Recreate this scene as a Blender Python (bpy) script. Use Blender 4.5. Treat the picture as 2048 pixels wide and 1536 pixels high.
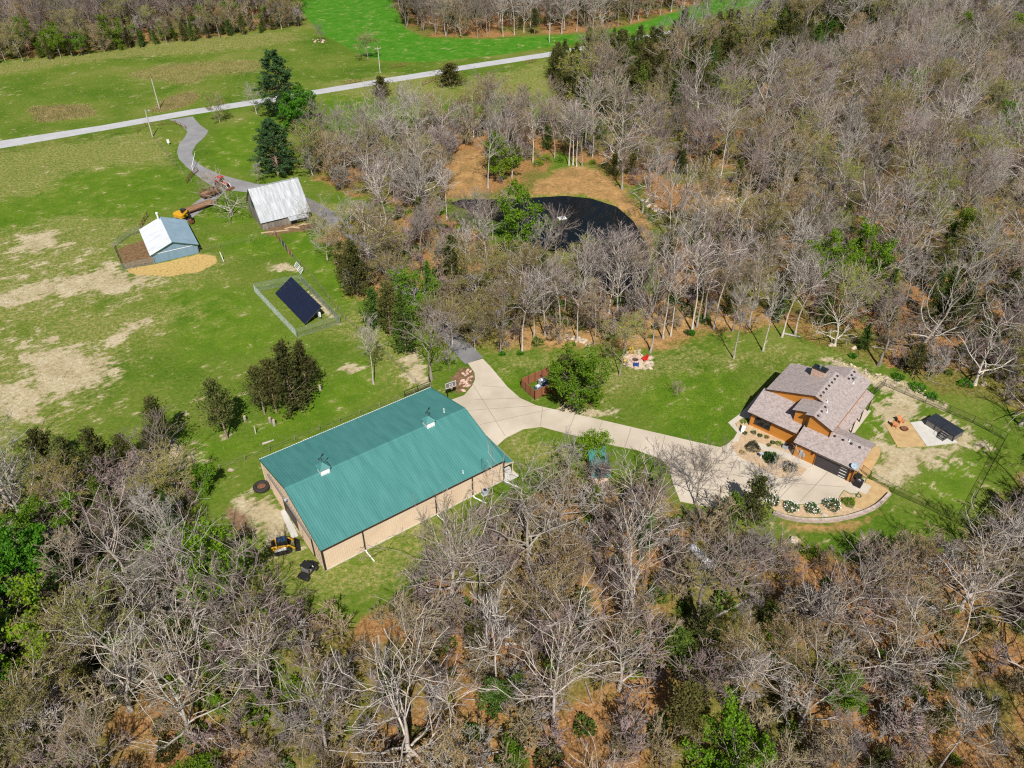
import bpy, math, random
import numpy as np
from mathutils import Vector, Matrix

for _o in list(bpy.data.objects):
    bpy.data.objects.remove(_o)
SC = bpy.context.scene
COL = SC.collection
R = math.radians

# ------------------------------------------------------------------ camera, sky, sun, exposure
CAM_H, PITCH, FPX = 80.0, R(38.3), 1590.0
cam_data = bpy.data.cameras.new('camera')
cam = bpy.data.objects.new('camera', cam_data)
COL.objects.link(cam)
cam.location = (0, 0, CAM_H)
cam.rotation_euler = (math.pi / 2 - PITCH, 0, 0)
cam_data.sensor_width = 36.0
cam_data.lens = 36.0 * FPX / 2048.0
cam_data.clip_start = 1.0
cam_data.clip_end = 9000.0
SC.camera = cam

SUN_ELEV = R(50)
SUN_AZ = R(-7)            # direction the shadows run, measured from +Y towards +X
world = bpy.data.worlds.new('World')
SC.world = world
world.use_nodes = True
_nt = world.node_tree
_bg = _nt.nodes['Background']
_sky = _nt.nodes.new('ShaderNodeTexSky')
_sky.sky_type = 'NISHITA'
_sky.sun_disc = False
_sky.sun_elevation = SUN_ELEV
_sky.sun_rotation = math.pi + SUN_AZ
_nt.links.new(_sky.outputs[0], _bg.inputs[0])
_bg.inputs[1].default_value = 0.052

sun_data = bpy.data.lights.new('sun', 'SUN')
sun_data.energy = 5.0
sun_data.angle = R(0.53)
sun_data.color = (1.0, 0.955, 0.88)
sun = bpy.data.objects.new('sun', sun_data)
COL.objects.link(sun)
_sd = Vector((math.sin(SUN_AZ) * math.cos(SUN_ELEV), math.cos(SUN_AZ) * math.cos(SUN_ELEV), -math.sin(SUN_ELEV)))
sun.rotation_euler = _sd.to_track_quat('-Z', 'Y').to_euler()
sun.location = (20, -60, 120)

vs = SC.view_settings
vs.view_transform = 'Standard'
vs.look = 'None'
vs.gamma = 1.0
vs.use_curve_mapping = False
vs.exposure = 0.35
SC.cycles.use_denoising = False
SC.cycles.max_bounces = 6
SC.cycles.diffuse_bounces = 3
SC.cycles.glossy_bounces = 3
SC.cycles.transmission_bounces = 3
SC.cycles.transparent_max_bounces = 8
SC.cycles.filter_width = 1.2

# ------------------------------------------------------------------ helpers
_cp, _sp = math.cos(PITCH), math.sin(PITCH)


def G(x, y, z=0.0):
    """Survey point: the spot at height z that the photograph (2048 x 1536) shows at x, y."""
    u = (x - 1024.0) / FPX
    v = (768.0 - y) / FPX
    dz = -_sp + v * _cp
    t = (z - CAM_H) / dz
    return Vector((u * t, (_cp + v * _sp) * t, z))


def height_between(base, top):
    """Height of an upright thing from its foot and top in the photograph."""
    g = G(*base)
    lo, hi = 0.0, 45.0
    for _ in range(40):
        m = (lo + hi) / 2
        if G(top[0], top[1], m).y > g.y:
            lo = m
        else:
            hi = m
    return lo


class MB:
    """Collects shapes; build() links them as one mesh object."""

    def __init__(self):
        self.v, self.f, self.m = [], [], []

    def poly(self, pts, m=0):
        i = len(self.v)
        self.v += [tuple(p) for p in pts]
        self.f.append(tuple(range(i, i + len(pts))))
        self.m.append(m)
        return self

    def box(self, c, s, rz=0.0, m=0, rx=0.0, ry=0.0):
        mt = Matrix.Translation(c) @ Matrix.Rotation(rz, 4, 'Z') @ Matrix.Rotation(ry, 4, 'Y') @ Matrix.Rotation(rx, 4, 'X')
        hx, hy, hz = s[0] / 2, s[1] / 2, s[2] / 2
        i = len(self.v)
        for x, y, z in ((-1, -1, -1), (1, -1, -1), (1, 1, -1), (-1, 1, -1), (-1, -1, 1), (1, -1, 1), (1, 1, 1), (-1, 1, 1)):
            self.v.append(tuple(mt @ Vector((x * hx, y * hy, z * hz))))
        for q in ((0, 3, 2, 1), (4, 5, 6, 7), (0, 1, 5, 4), (1, 2, 6, 5), (2, 3, 7, 6), (3, 0, 4, 7)):
            self.f.append(tuple(i + k for k in q))
            self.m.append(m)
        return self

    def bbox(self, x0, x1, y0, y1, z0, z1, m=0):
        return self.box(((x0 + x1) / 2, (y0 + y1) / 2, (z0 + z1) / 2), (x1 - x0, y1 - y0, z1 - z0), 0, m)

    def prism(self, pts, z0, z1, m=0):
        """Upright prism over a plan outline."""
        n = len(pts)
        a = sum(pts[k][0] * pts[(k + 1) % n][1] - pts[(k + 1) % n][0] * pts[k][1] for k in range(n))
        if a < 0:
            pts = pts[::-1]
        i = len(self.v)
        self.v += [(p[0], p[1], z0) for p in pts] + [(p[0], p[1], z1) for p in pts]
        self.f.append(tuple(i + k for k in reversed(range(n))))
        self.f.append(tuple(i + n + k for k in range(n)))
        self.m += [m, m]
        for k in range(n):
            self.f.append((i + k, i + (k + 1) % n, i + n + (k + 1) % n, i + n + k))
            self.m.append(m)
        return self

    def extrude(self, prof, axis0, axis1, along, m=0):
        """Profile (list of 2d) in the plane axis0/axis1, swept along a vector from origin; axis are Vectors, prof offsets included."""
        n = len(prof)
        i = len(self.v)
        a = [axis0 * p[0] + axis1 * p[1] for p in prof]
        self.v += [tuple(p) for p in a] + [tuple(p + along) for p in a]
        self.f.append(tuple(i + k for k in reversed(range(n))))
        self.f.append(tuple(i + n + k for k in range(n)))
        self.m += [m, m]
        for k in range(n):
            self.f.append((i + k, i + (k + 1) % n, i + n + (k + 1) % n, i + n + k))
            self.m.append(m)
        return self

    def tube(self, p0, p1, r0, r1=None, n=8, m=0, caps=True):
        p0, p1 = Vector(p0), Vector(p1)
        r1 = r0 if r1 is None else r1
        d = (p1 - p0).normalized()
        a = d.orthogonal().normalized()
        b = d.cross(a)
        i = len(self.v)
        for p, r in ((p0, r0), (p1, r1)):
            for k in range(n):
                t = 2 * math.pi * k / n
                self.v.append(tuple(p + (a * math.cos(t) + b * math.sin(t)) * r))
        for k in range(n):
            self.f.append((i + k, i + (k + 1) % n, i + n + (k + 1) % n, i + n + k))
            self.m.append(m)
        if caps:
            self.f.append(tuple(i + k for k in reversed(range(n))))
            self.f.append(tuple(i + n + k for k in range(n)))
            self.m += [m, m]
        return self

    def path(self, pts, r, n=6, m=0):
        for a, b in zip(pts[:-1], pts[1:]):
            self.tube(a, b, r, r, n, m)
        return self

    def lathe(self, prof, c=(0, 0, 0), n=16, m=0, mt=None):
        """Profile of (radius, z) turned about z at c, open ends closed by tiny radii."""
        i = len(self.v)
        for r, z in prof:
            for k in range(n):
                t = 2 * math.pi * k / n
                p = Vector((r * math.cos(t), r * math.sin(t), z))
                if mt:
                    p = mt @ p
                self.v.append((p.x + c[0], p.y + c[1], p.z + c[2]))
        for j in range(len(prof) - 1):
            for k in range(n):
                a, b = i + j * n + k, i + j * n + (k + 1) % n
                self.f.append((a, b, b + n, a + n))
                self.m.append(m)
        self.f.append(tuple(i + k for k in reversed(range(n))))
        self.f.append(tuple(i + (len(prof) - 1) * n + k for k in range(n)))
        self.m += [m, m]
        return self

    def mesh(self, name, mats, smooth=False):
        me = bpy.data.meshes.new(name)
        me.from_pydata(self.v, [], self.f)
        if not isinstance(mats, (list, tuple)):
            mats = [mats]
        for x in mats:
            me.materials.append(x)
        if len(mats) > 1:
            me.polygons.foreach_set('material_index', self.m)
        if smooth:
            me.polygons.foreach_set('use_smooth', [True] * len(me.polygons))
        me.update()
        return me

    def build(self, name, mats, parent=None, smooth=False, loc=None, rz=0.0, bevel=0.0):
        o = bpy.data.objects.new(name, self.mesh(name, mats, smooth))
        COL.objects.link(o)
        if parent is not None:
            o.parent = parent
        if loc is not None:
            o.location = loc
        if rz:
            o.rotation_euler = (0, 0, rz)
        if bevel:
            b = o.modifiers.new('bevel', 'BEVEL')
            b.width = bevel
            b.segments = 2
            b.limit_method = 'ANGLE'
        return o


def thing(name, label, cat, loc=(0, 0, 0), rz=0.0, group=None):
    o = bpy.data.objects.new(name, None)
    COL.objects.link(o)
    o.empty_display_size = 0.5
    o.location = loc
    o.rotation_euler = (0, 0, rz)
    o['label'] = label
    o['category'] = cat
    if group:
        o['group'] = group
    return o


def tag(o, label, cat, group=None):
    o['label'] = label
    o['category'] = cat
    if group:
        o['group'] = group
    return o


def struct(o, label=None):
    o['kind'] = 'structure'
    if label:
        o['label'] = label
    return o


def stuff(o, label, cat=None):
    o['kind'] = 'stuff'
    o['label'] = label
    if cat:
        o['category'] = cat
    return o


def put(name, me, parent=None, loc=None, rot=None, scale=None):
    o = bpy.data.objects.new(name, me)
    COL.objects.link(o)
    if parent is not None:
        o.parent = parent
    if loc is not None:
        o.location = loc
    if rot is not None:
        o.rotation_euler = rot
    if scale is not None:
        o.scale = scale
    return o


def copy_thing(root, loc, rz=None, label=None, group=None, scale=None):
    r = root.copy()
    COL.objects.link(r)
    r.location = loc
    if rz is not None:
        r.rotation_euler = (0, 0, rz)
    if scale is not None:
        r.scale = scale
    if label:
        r['label'] = label
    if group:
        r['group'] = group
    for ch in list(root.children):
        c = ch.copy()
        COL.objects.link(c)
        c.parent = r
        for g in list(ch.children):
            d = g.copy()
            COL.objects.link(d)
            d.parent = c
    return r


# ------------------------------------------------------------------ materials
def mat(name, c1, c2=None, scale=4.0, rough=0.8, metal=0.0, bump=0.0, bscale=None, detail=4.0, spec=0.3, rnd=0.0, stretch=None, lo=0.35, hi=0.65, translucent=0.0, rndhue=0.0):
    """Principled surface whose colour drifts between c1 and c2 with noise; rnd varies brightness per object."""
    m = bpy.data.materials.new(name)
    m.use_nodes = True
    nt = m.node_tree
    N, L = nt.nodes, nt.links
    b = N['Principled BSDF']
    b.inputs['Roughness'].default_value = rough
    b.inputs['Metallic'].default_value = metal
    b.inputs['Specular IOR Level'].default_value = spec
    tc = N.new('ShaderNodeTexCoord')
    src = tc.outputs['Object']
    if stretch:
        mp = N.new('ShaderNodeMapping')
        mp.inputs['Scale'].default_value = stretch
        L.new(src, mp.inputs['Vector'])
        src = mp.outputs['Vector']
    if c2 is None:
        c2 = tuple(min(1, x * 0.82) for x in c1)
    nz = N.new('ShaderNodeTexNoise')
    nz.inputs['Scale'].default_value = scale
    nz.inputs['Detail'].default_value = detail
    nz.inputs['Roughness'].default_value = 0.6
    L.new(src, nz.inputs['Vector'])
    rp = N.new('ShaderNodeValToRGB')
    rp.color_ramp.elements[0].position = lo
    rp.color_ramp.elements[1].position = hi
    rp.color_ramp.elements[0].color = (*c1, 1)
    rp.color_ramp.elements[1].color = (*c2, 1)
    L.new(nz.outputs['Fac'], rp.inputs['Fac'])
    col = rp.outputs['Color']
    if rnd or rndhue:
        oi = N.new('ShaderNodeObjectInfo')
        hs = N.new('ShaderNodeHueSaturation')
        mr = N.new('ShaderNodeMapRange')
        mr.inputs['To Min'].default_value = 1 - rnd
        mr.inputs['To Max'].default_value = 1 + rnd
        L.new(oi.outputs['Random'], mr.inputs['Value'])
        L.new(mr.outputs['Result'], hs.inputs['Value'])
        if rndhue:
            ml = N.new('ShaderNodeMath')
            ml.operation = 'MULTIPLY'
            ml.inputs[1].default_value = 7.31
            fr = N.new('ShaderNodeMath')
            fr.operation = 'FRACT'
            L.new(oi.outputs['Random'], ml.inputs[0])
            L.new(ml.outputs[0], fr.inputs[0])
            m2 = N.new('ShaderNodeMapRange')
            m2.inputs['To Min'].default_value = 0.5 - rndhue
            m2.inputs['To Max'].default_value = 0.5 + rndhue
            L.new(fr.outputs[0], m2.inputs['Value'])
            L.new(m2.outputs['Result'], hs.inputs['Hue'])
        L.new(col, hs.inputs['Color'])
        col = hs.outputs['Color']
    L.new(col, b.inputs['Base Color'])
    if bump:
        n2 = N.new('ShaderNodeTexNoise')
        n2.inputs['Scale'].default_value = bscale or scale * 3
        n2.inputs['Detail'].default_value = 3
        L.new(src, n2.inputs['Vector'])
        bp = N.new('ShaderNodeBump')
        bp.inputs['Strength'].default_value = bump
        bp.inputs['Distance'].default_value = 0.05
        L.new(n2.outputs['Fac'], bp.inputs['Height'])
        L.new(bp.outputs['Normal'], b.inputs['Normal'])
    if translucent:
        tr = N.new('ShaderNodeBsdfTranslucent')
        L.new(col, tr.inputs['Color'])
        mx = N.new('ShaderNodeMixShader')
        mx.inputs[0].default_value = translucent
        out = N['Material Output']
        L.new(b.outputs[0], mx.inputs[1])
        L.new(tr.outputs[0], mx.inputs[2])
        L.new(mx.outputs[0], out.inputs['Surface'])
    return m


M = {}


def defmat(name, *a, **k):
    M[name] = mat(name, *a, **k)


defmat('teal_metal', (0.070, 0.225, 0.212), (0.052, 0.182, 0.174), scale=0.8, rough=0.5, spec=0.4, stretch=(1.6, 0.25, 0.25), detail=7)
defmat('teal_trim', (0.016, 0.085, 0.075), scale=2, rough=0.45)
defmat('tan_metal', (0.66, 0.515, 0.385), (0.60, 0.46, 0.34), scale=0.5, rough=0.55)
defmat('bronze', (0.035, 0.028, 0.022), scale=3, rough=0.5)
defmat('white_paint', (0.72, 0.73, 0.74), (0.62, 0.63, 0.64), scale=2.5, rough=0.5)
defmat('white_plastic', (0.78, 0.78, 0.76), (0.68, 0.68, 0.64), scale=5, rough=0.45)
defmat('black_metal', (0.012, 0.012, 0.013), (0.02, 0.02, 0.02), scale=6, rough=0.5)
defmat('dark_rubber', (0.02, 0.019, 0.018), (0.035, 0.03, 0.027), scale=5, rough=0.85)
defmat('galv', (0.42, 0.44, 0.45), (0.32, 0.34, 0.35), scale=6, rough=0.45, metal=0.6)
defmat('glass_dark', (0.012, 0.015, 0.018), (0.02, 0.024, 0.028), scale=1, rough=0.08, spec=0.6)
defmat('cab_glass', (0.02, 0.045, 0.085), (0.03, 0.06, 0.11), scale=2, rough=0.1, spec=0.6)
defmat('yellow_paint', (0.62, 0.33, 0.015), (0.5, 0.26, 0.015), scale=4, rough=0.45)
defmat('red_paint', (0.42, 0.025, 0.02), (0.3, 0.03, 0.025), scale=4, rough=0.5)
defmat('rust', (0.20, 0.085, 0.045), (0.11, 0.05, 0.03), scale=3, rough=0.85)
defmat('orange_siding', (0.53, 0.215, 0.036), (0.43, 0.170, 0.028), scale=1.2, rough=0.6, stretch=(0.25, 0.25, 9), detail=3)
defmat('brown_trim', (0.045, 0.022, 0.014), (0.06, 0.03, 0.018), scale=3, rough=0.6)
defmat('brown_fence', (0.29, 0.115, 0.055), (0.22, 0.085, 0.042), scale=2, rough=0.7, stretch=(1, 1, 4), rnd=0.1)
defmat('old_wood', (0.26, 0.23, 0.20), (0.15, 0.13, 0.11), scale=2.2, rough=0.9, stretch=(5, 5, 0.6), rnd=0.25)
defmat('raw_wood', (0.50, 0.38, 0.24), (0.36, 0.26, 0.16), scale=4, rough=0.85, rnd=0.15)
defmat('plank_deck', (0.30, 0.17, 0.09), (0.20, 0.115, 0.065), scale=3, rough=0.85, rnd=0.25)
defmat('blue_siding', (0.17, 0.27, 0.35), (0.14, 0.225, 0.30), scale=0.7, rough=0.6, stretch=(4, 4, 0.3))
defmat('solar', (0.010, 0.013, 0.030), (0.013, 0.017, 0.037), scale=0.8, rough=0.16, spec=0.5)
defmat('brick_wash', (0.56, 0.40, 0.33), (0.42, 0.27, 0.21), scale=5, rough=0.85, rnd=0.2)
defmat('stone', (0.46, 0.40, 0.34), (0.33, 0.28, 0.235), scale=2.5, rough=0.9, bump=0.4, rnd=0.22)
defmat('pale_stone', (0.46, 0.38, 0.29), (0.33, 0.265, 0.195), scale=3, rough=0.9, bump=0.4, rnd=0.25)
defmat('pink_stone', (0.50, 0.35, 0.29), (0.36, 0.23, 0.18), scale=3, rough=0.9, bump=0.4, rnd=0.25)
defmat('wall_block', (0.44, 0.36, 0.32), (0.33, 0.26, 0.225), scale=3, rough=0.9, bump=0.3, rnd=0.18)
defmat('char', (0.02, 0.017, 0.015), (0.05, 0.035, 0.03), scale=5, rough=0.9)
defmat('tank_white', (0.60, 0.64, 0.66), (0.48, 0.52, 0.53), scale=1.5, rough=0.45)
defmat('tank_dome', (0.03, 0.07, 0.13), scale=4, rough=0.5)
defmat('tub_cover', (0.020, 0.024, 0.032), (0.026, 0.031, 0.042), scale=1, rough=0.45)
defmat('tub_side', (0.16, 0.15, 0.145), (0.12, 0.115, 0.11), scale=2, rough=0.6, stretch=(1, 1, 6))
defmat('door_grey', (0.050, 0.044, 0.050), (0.04, 0.036, 0.04), scale=1, rough=0.5)
defmat('ac_grey', (0.36, 0.40, 0.46), (0.28, 0.32, 0.37), scale=4, rough=0.5)
defmat('bin_blue', (0.06, 0.13, 0.30), scale=3, rough=0.5)
defmat('bin_green', (0.03, 0.09, 0.07), scale=3, rough=0.5)
defmat('chair_yellow', (0.72, 0.42, 0.03), scale=3, rough=0.5)
defmat('chair_lemon', (0.75, 0.58, 0.05), scale=3, rough=0.5)
defmat('chair_red', (0.62, 0.02, 0.015), scale=3, rough=0.5)
defmat('chair_blue', (0.02, 0.09, 0.38), scale=3, rough=0.5)
defmat('chair_orange', (0.55, 0.20, 0.09), scale=3, rough=0.5)
defmat('dish_grey', (0.30, 0.40, 0.47), scale=2, rough=0.5)
defmat('pole_wood', (0.50, 0.47, 0.43), (0.36, 0.33, 0.30), scale=3, rough=0.9, stretch=(4, 4, 0.5))
defmat('concrete', (0.50, 0.45, 0.38), (0.43, 0.385, 0.32), scale=0.35, rough=0.85, bump=0.08, bscale=20, detail=8)
defmat('concrete_white', (0.52, 0.50, 0.46), (0.45, 0.43, 0.39), scale=0.6, rough=0.8)
defmat('bark_pale', (0.50, 0.455, 0.405), (0.30, 0.26, 0.22), scale=2.2, rough=0.95, stretch=(1, 1, 0.35), rnd=0.28, rndhue=0.012)
defmat('bark_grey', (0.33, 0.285, 0.24), (0.19, 0.16, 0.13), scale=2.2, rough=0.95, stretch=(1, 1, 0.35), rnd=0.28, rndhue=0.012)
defmat('twig_grey', (0.33, 0.297, 0.27), (0.21, 0.182, 0.162), scale=0.8, rough=0.95, rnd=0.3, rndhue=0.015)
defmat('twig_mauve', (0.27, 0.208, 0.192), (0.165, 0.124, 0.113), scale=0.8, rough=0.95, rnd=0.3, rndhue=0.015)
defmat('twig_tan', (0.33, 0.265, 0.165), (0.225, 0.175, 0.105), scale=0.8, rough=0.95, rnd=0.25, rndhue=0.015)
defmat('cedar_bark', (0.30, 0.22, 0.16), (0.19, 0.13, 0.095), scale=3, rough=0.95, stretch=(1, 1, 0.3), rnd=0.15)
defmat('cedar', (0.125, 0.125, 0.028), (0.045, 0.058, 0.012), scale=1.3, rough=0.85, rnd=0.28, rndhue=0.025, translucent=0.18)
defmat('cedar_green', (0.105, 0.165, 0.018), (0.042, 0.085, 0.010), scale=1.3, rough=0.85, rnd=0.25, rndhue=0.02, translucent=0.18)
defmat('pine', (0.048, 0.115, 0.030), (0.020, 0.058, 0.018), scale=0.9, rough=0.8, rnd=0.1, translucent=0.15)
defmat('leaf_bright', (0.175, 0.285, 0.008), (0.085, 0.185, 0.006), scale=0.9, rough=0.7, rnd=0.2, rndhue=0.012, translucent=0.35)
defmat('leaf_vivid', (0.085, 0.245, 0.007), (0.040, 0.15, 0.005), scale=0.9, rough=0.7, rnd=0.12, rndhue=0.008, translucent=0.35)
defmat('bud_olive', (0.30, 0.255, 0.055), (0.185, 0.170, 0.038), scale=0.9, rough=0.8, rnd=0.22, rndhue=0.025, translucent=0.3)
defmat('bud_lime', (0.29, 0.33, 0.032), (0.19, 0.235, 0.022), scale=0.9, rough=0.8, rnd=0.2, rndhue=0.02, translucent=0.3)
defmat('bud_straw', (0.36, 0.25, 0.105), (0.26, 0.175, 0.07), scale=0.9, rough=0.85, rnd=0.15, translucent=0.25)
defmat('shrub_dark', (0.060, 0.060, 0.028), (0.035, 0.045, 0.018), scale=3, rough=0.85, rnd=0.15, translucent=0.1)
defmat('shrub_green', (0.055, 0.12, 0.022), (0.030, 0.07, 0.014), scale=3, rough=0.8, rnd=0.2, translucent=0.15)
defmat('blossom', (0.85, 0.85, 0.80), (0.75, 0.75, 0.68), scale=3, rough=0.8, translucent=0.2)
defmat('straw_dry', (0.55, 0.42, 0.20), (0.42, 0.31, 0.14), scale=3, rough=0.95, rnd=0.1, translucent=0.2)
defmat('sand_gravel', (0.47, 0.325, 0.155), (0.37, 0.25, 0.12), scale=1.2, rough=0.95, bump=0.5, bscale=9, detail=10)
defmat('bed_gravel', (0.50, 0.365, 0.225), (0.37, 0.26, 0.16), scale=2.2, rough=0.95, bump=0.5, bscale=9, detail=10)
defmat('patio_gravel', (0.55, 0.44, 0.32), (0.44, 0.34, 0.25), scale=2.2, rough=0.95, bump=0.4, bscale=9, detail=10)
# ------------------------------------------------------------------ ground zones (outlines on the ground)
def gp(pts, z=0.0):
    return [(G(x, y).x, G(x, y).y) for x, y in pts]


BOTTOM_WOOD = [(-420, 985), (-60, 985), (60, 1010), (180, 985), (300, 965), (390, 990), (400, 1030), (420, 1100), (440, 1190), (500, 1270), (600, 1350), (700, 1390), (800, 1350), (890, 1250),
               (980, 1150), (1060, 1040), (1150, 965), (1230, 975), (1330, 960), (1345, 1010), (1420, 1045), (1490, 1090), (1540, 1170), (1600, 1215), (1700, 1240), (1790, 1240), (1900, 1200), (1990, 1110), (2060, 1000), (2150, 900), (2400, 840), (2500, 1850), (-700, 1850)]
BOTTOM_FLOOR = [(420, 1100), (470, 1130), (530, 1190), (620, 1225), (700, 1250), (800, 1205), (900, 1130), (1000, 1050), (1060, 1000), (1150, 965), (1345, 1010), (1420, 1040), (1500, 1062), (1590, 1095), (1700, 1125), (1790, 1125), (1900, 1105), (1990, 1025), (2060, 945), (2060, 1200), (1000, 1400), (500, 1400)]
GREEN_WOOD = [(-420, 985), (-60, 985), (60, 1010), (180, 985), (300, 965), (390, 990), (400, 1030), (420, 1100), (440, 1190), (500, 1270), (600, 1350), (590, 1400), (480, 1440), (300, 1360), (150, 1500), (-100, 1700), (-700, 1850)]
RIGHT_WOOD = [(1110, 270), (1150, 280), (1120, 300), (1180, 335), (1260, 375), (1330, 355), (1420, 345), (1475, 385), (1450, 440), (1400, 450), (1330, 470), (1310, 560), (1350, 620), (1450, 640),
              (1560, 650), (1640, 690), (1720, 715), (1800, 740), (1880, 790), (1960, 790), (2060, 830), (2400, 850), (3000, 200), (3000, -300), (2000, -300), (1800, 40), (1640, 125), (1450, 200), (1290, 245)]
CENTER_WOOD = [(640, 480), (690, 500), (700, 590), (770, 600), (840, 610), (900, 690), (1010, 700), (1060, 690), (1130, 690), (1200, 690), (1300, 700), (1400, 670), (1560, 650), (1450, 640), (1350, 600), (1290, 585),
               (1180, 575), (1100, 545), (1010, 520), (940, 455), (890, 430), (800, 430), (700, 430)]
POND_BACK_WOOD = [(620, 350), (660, 310), (760, 265), (900, 252), (1010, 258), (1100, 248), (1150, 262), (1120, 300), (1050, 335), (1000, 370), (905, 385), (860, 435), (780, 405), (700, 390)]
TOPLEFT_WOOD = [(-900, 150), (0, 118), (120, 112), (235, 96), (330, 82), (440, 72), (520, 62), (610, 52), (590, 0), (560, -60), (520, -150), (-900, -150)]
TOPMID_WOOD = [(812, 55), (850, 72), (960, 76), (1060, 70), (1180, 66), (1260, 50), (1400, 8), (1470, -50), (1600, -200), (750, -200), (790, 5)]
POND = [(905, 404), (925, 398), (990, 398), (1060, 395), (1130, 391), (1180, 396), (1230, 412), (1262, 440), (1285, 480), (1296, 520), (1290, 560), (1250, 580), (1200, 575), (1175, 545), (1150, 500), (1090, 495), (1040, 470), (1000, 440), (950, 420)]

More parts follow.
